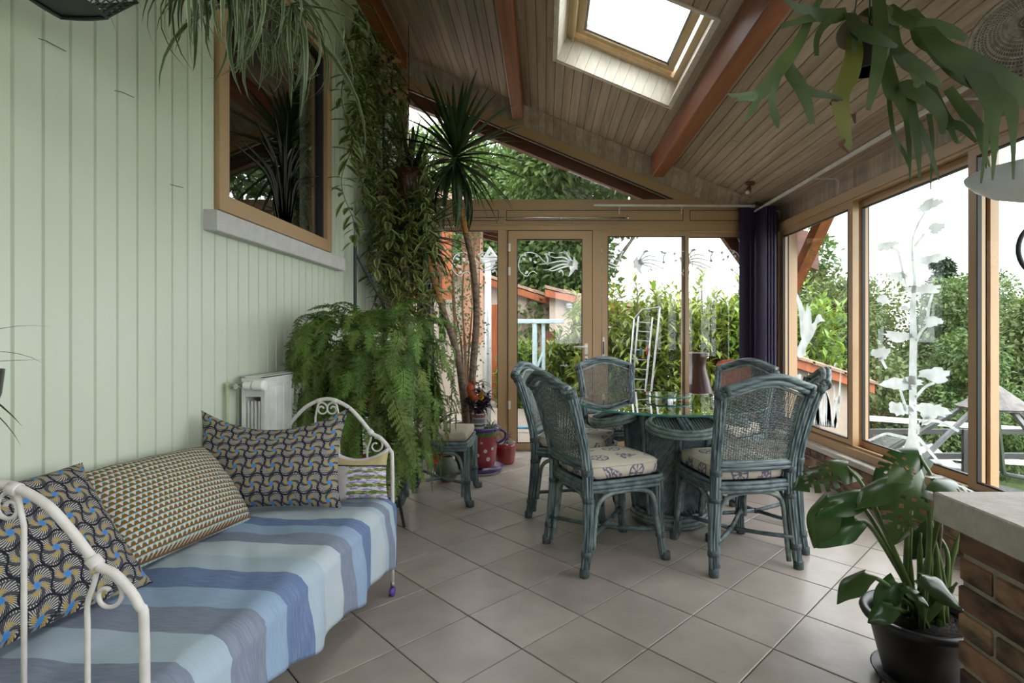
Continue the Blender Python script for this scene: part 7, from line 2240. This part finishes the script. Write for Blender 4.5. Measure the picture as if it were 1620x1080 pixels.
def antler(branches, m=M_STAG, d0=1.8):
    """branches: list of ([(px,py,depth)...],[width px...]) joined into one frond"""
    mb = MB()
    for (ctl, wid) in branches:
        pth = smoothpath([W(x, y, d_) for (x, y, d_) in ctl], 5); n = len(pth); ws = []
        for k in range(n):
            f_ = k/(n-1)*(len(wid)-1); i_ = min(int(f_), len(wid)-2); ws.append((wid[i_]+(wid[i_+1]-wid[i_])*(f_-i_))*1.8/FPX)
        mb.ribbon(pth, [w_*.86 for w_ in ws], fold=.05, hint=(.25, 1.0, .35))
    o = obj('frond', mb, m, sf, smooth=True)
    return o
antler([([(1340,20,1.8),(1318,25,1.75),(1290,22,1.7),(1262,12,1.68),(1240,-3,1.66)], [20,26,20,12,6]), ([(1318,25,1.75),(1285,28,1.7),(1260,34,1.68),(1236,42,1.66)], [16,14,11,8]), ([(1320,25,1.75),(1300,45,1.71),(1292,65,1.69),(1292,88,1.67)], [16,12,10,7])])
antler([([(1300,-6,1.78),(1282,28,1.74),(1262,70,1.7),(1240,100,1.68),(1222,125,1.66),(1202,148,1.65),(1178,152,1.64),(1150,149,1.63)], [10,14,20,26,20,22,12,2]), ([(1240,98,1.68),(1228,125,1.66),(1221,160,1.65),(1227,185,1.64),(1231,203,1.64)], [14,15,11,13,3]), ([(1205,145,1.65),(1194,165,1.65),(1186,180,1.64),(1176,192,1.64)], [14,12,8,3]), ([(1200,150,1.65),(1180,156,1.64),(1162,159,1.64)], [8,6,2])])
antler([([(1245,95,1.7),(1252,115,1.69),(1265,135,1.67),(1278,165,1.66),(1285,196,1.65)], [12,22,22,17,8]), ([(1262,132,1.67),(1285,146,1.66),(1310,151,1.65),(1331,155,1.64)], [16,13,10,4])])
antler([([(1350,50,1.78),(1352,80,1.72),(1345,115,1.7),(1330,150,1.69),(1333,185,1.68),(1338,215,1.68),(1342,236,1.68)], [22,30,33,30,24,18,14])], M_STAGY)
antler([([(1330,165,1.69),(1322,160,1.69),(1313,165,1.7)], [14,16,4]), ([(1338,222,1.68),(1330,228,1.68),(1343,242,1.68)], [8,8,2]), ([(1350,180,1.7),(1353,195,1.7)], [8,3])], M_DRY)
antler([([(1345,20,1.78),(1355,40,1.7),(1375,55,1.66),(1398,66,1.64),(1420,74,1.63)], [20,26,24,16,5]), ([(1350,45,1.72),(1352,65,1.69),(1351,88,1.68)], [14,11,5])])
antler([([(1390,-5,1.75),(1394,40,1.68),(1392,85,1.64),(1385,125,1.62),(1373,174,1.62)], [22,26,24,20,7])])
antler([([(1405,10,1.78),(1440,35,1.7),(1480,42,1.66),(1510,52,1.64),(1529,63,1.63)], [18,22,22,18,9])])
antler([([(1415,40,1.75),(1420,75,1.66),(1438,98,1.63),(1465,115,1.61),(1490,137,1.6)], [16,22,26,20,6]), ([(1440,95,1.63),(1452,125,1.62),(1448,138,1.62)], [16,16,8])])
antler([([(1400,60,1.8),(1405,110,1.74),(1415,145,1.72),(1440,140,1.7),(1470,158,1.68),(1490,185,1.67),(1491,212,1.66)], [14,24,30,30,26,18,7]), ([(1415,140,1.72),(1428,170,1.71),(1432,188,1.7)], [24,15,6])])
antler([([(1440,15,1.75),(1460,40,1.68),(1490,75,1.62),(1530,100,1.58),(1565,125,1.56),(1600,140,1.54),(1640,165,1.52)], [20,26,30,40,48,36,24]), ([(1545,110,1.57),(1570,160,1.55),(1572,200,1.54),(1573,240,1.53),(1570,285,1.53)], [34,30,16,9,3]), ([(1585,135,1.55),(1600,175,1.54),(1603,220,1.53),(1603,284,1.53)], [26,20,9,3]), ([(1565,170,1.55),(1562,215,1.54),(1552,290,1.53)], [14,10,3])])
antler([([(1445,30,1.78),(1455,60,1.74),(1475,75,1.72),(1490,95,1.7),(1512,111,1.68)], [18,22,22,20,8]), ([(1478,80,1.72),(1500,110,1.7),(1525,130,1.68),(1565,151,1.66)], [14,12,9,3])])
antler([([(1405,130,1.8),(1408,170,1.78),(1415,215,1.77),(1432,245,1.77),(1440,270,1.77)], [8,8,7,7,2]), ([(1432,180,1.76),(1438,225,1.75),(1440,288,1.75)], [8,9,2])])
antler([([(1440,150,1.72),(1446,190,1.71),(1452,230,1.7),(1455,285,1.7)], [14,16,12,3]), ([(1450,190,1.71),(1465,220,1.7),(1478,260,1.7),(1486,285,1.7)], [10,10,7,2])])
antler([([(1470,120,1.76),(1480,160,1.74),(1500,195,1.72),(1520,200,1.71),(1545,225,1.7)], [14,22,20,14,5]), ([(1500,190,1.72),(1515,225,1.71),(1535,205,1.71)], [12,6,2]), ([(1470,180,1.74),(1475,225,1.73),(1472,300,1.72)], [9,7,2])])
antler([([(1500,140,1.7),(1530,180,1.68),(1550,200,1.67),(1580,238,1.66)], [16,20,14,4]), ([(1545,195,1.67),(1555,235,1.66),(1568,270,1.66)], [12,8,2])])

# ---- plant whose leaf tips enter at the left edge
le = Vector((-1.20, 1.02, 1.10))
lp_ = thing('hanging_dracaena', 'thin dark leaf tips of a hanging plant entering at the left picture edge', 'plant', le)
LB = [blade_mesh('leaf', .22, .014, M_YUCCA, dr, fold=.3) for dr in (.2, .7, 1.2)]
for (d, m_) in (((1, .12, .18), 0), ((1, .05, -.25), 1), ((.8, .4, -.55), 1), ((.9, -.2, .5), 2), ((.3, -.9, .4), 1), ((.2, .9, .5), 2), ((-.6, .5, .5), 2), ((-.5, -.6, .6), 1), ((.5, .5, .9), 2), ((0, 0, 1), 0)):
    inst('leaf', LB[m_], lp_, (0, 0, .0), look_quat(d, (0,0,1)), 1.0)
obj('pot', MB().lathe([(.07, -.20), (.11, -.05), (.115, .0), (.105, .0), (.10, -.04)], 24, le, caps=False), M_DARKPLASTIC, lp_, smooth=True)
obj('soil', MB().lathe([(.104, -.03), (.01, -.02)], 16, le), M_SOIL, lp_)
for a_ in (0.5, 2.6, 4.7): obj('cord', MB().tube([le+Vector((.11*math.cos(a_), .11*math.sin(a_), 0)), le+Vector((0,0,.6))], .0025, 5), M_BLACK, lp_)
obj('hook', MB().tube([le+Vector((0,0,.6)), (le.x, le.y, zc(le.x))], .0025, 5), M_BLACK, lp_)
# ---- loose wire ends of an old climber on the green boards
for (pts, lb) in (([(62,60),(72,64),(104,81)], 'thin dark wire end on the green boards under the black basket'), ([(182,143),(192,145),(212,154)], 'thin dark wire end on the green boards left of the inner window'), ([(270,291),(275,293),(290,297)], 'thin dark wire end on the green boards above the sill end')):
    pw = []
    for (x, y) in pts:
        d_ = -(XL+.006)*FPX/(CX-x); pw.append(Vector((XL+.006, d_, HC+(CY-y)*d_/FPX)))
    pw[0].x = XL-.002
    tag(obj('wall_wire', MB().tube(pw, .0011, 5), M_BLACK), lb, 'wire', 'wire ends on the boards')
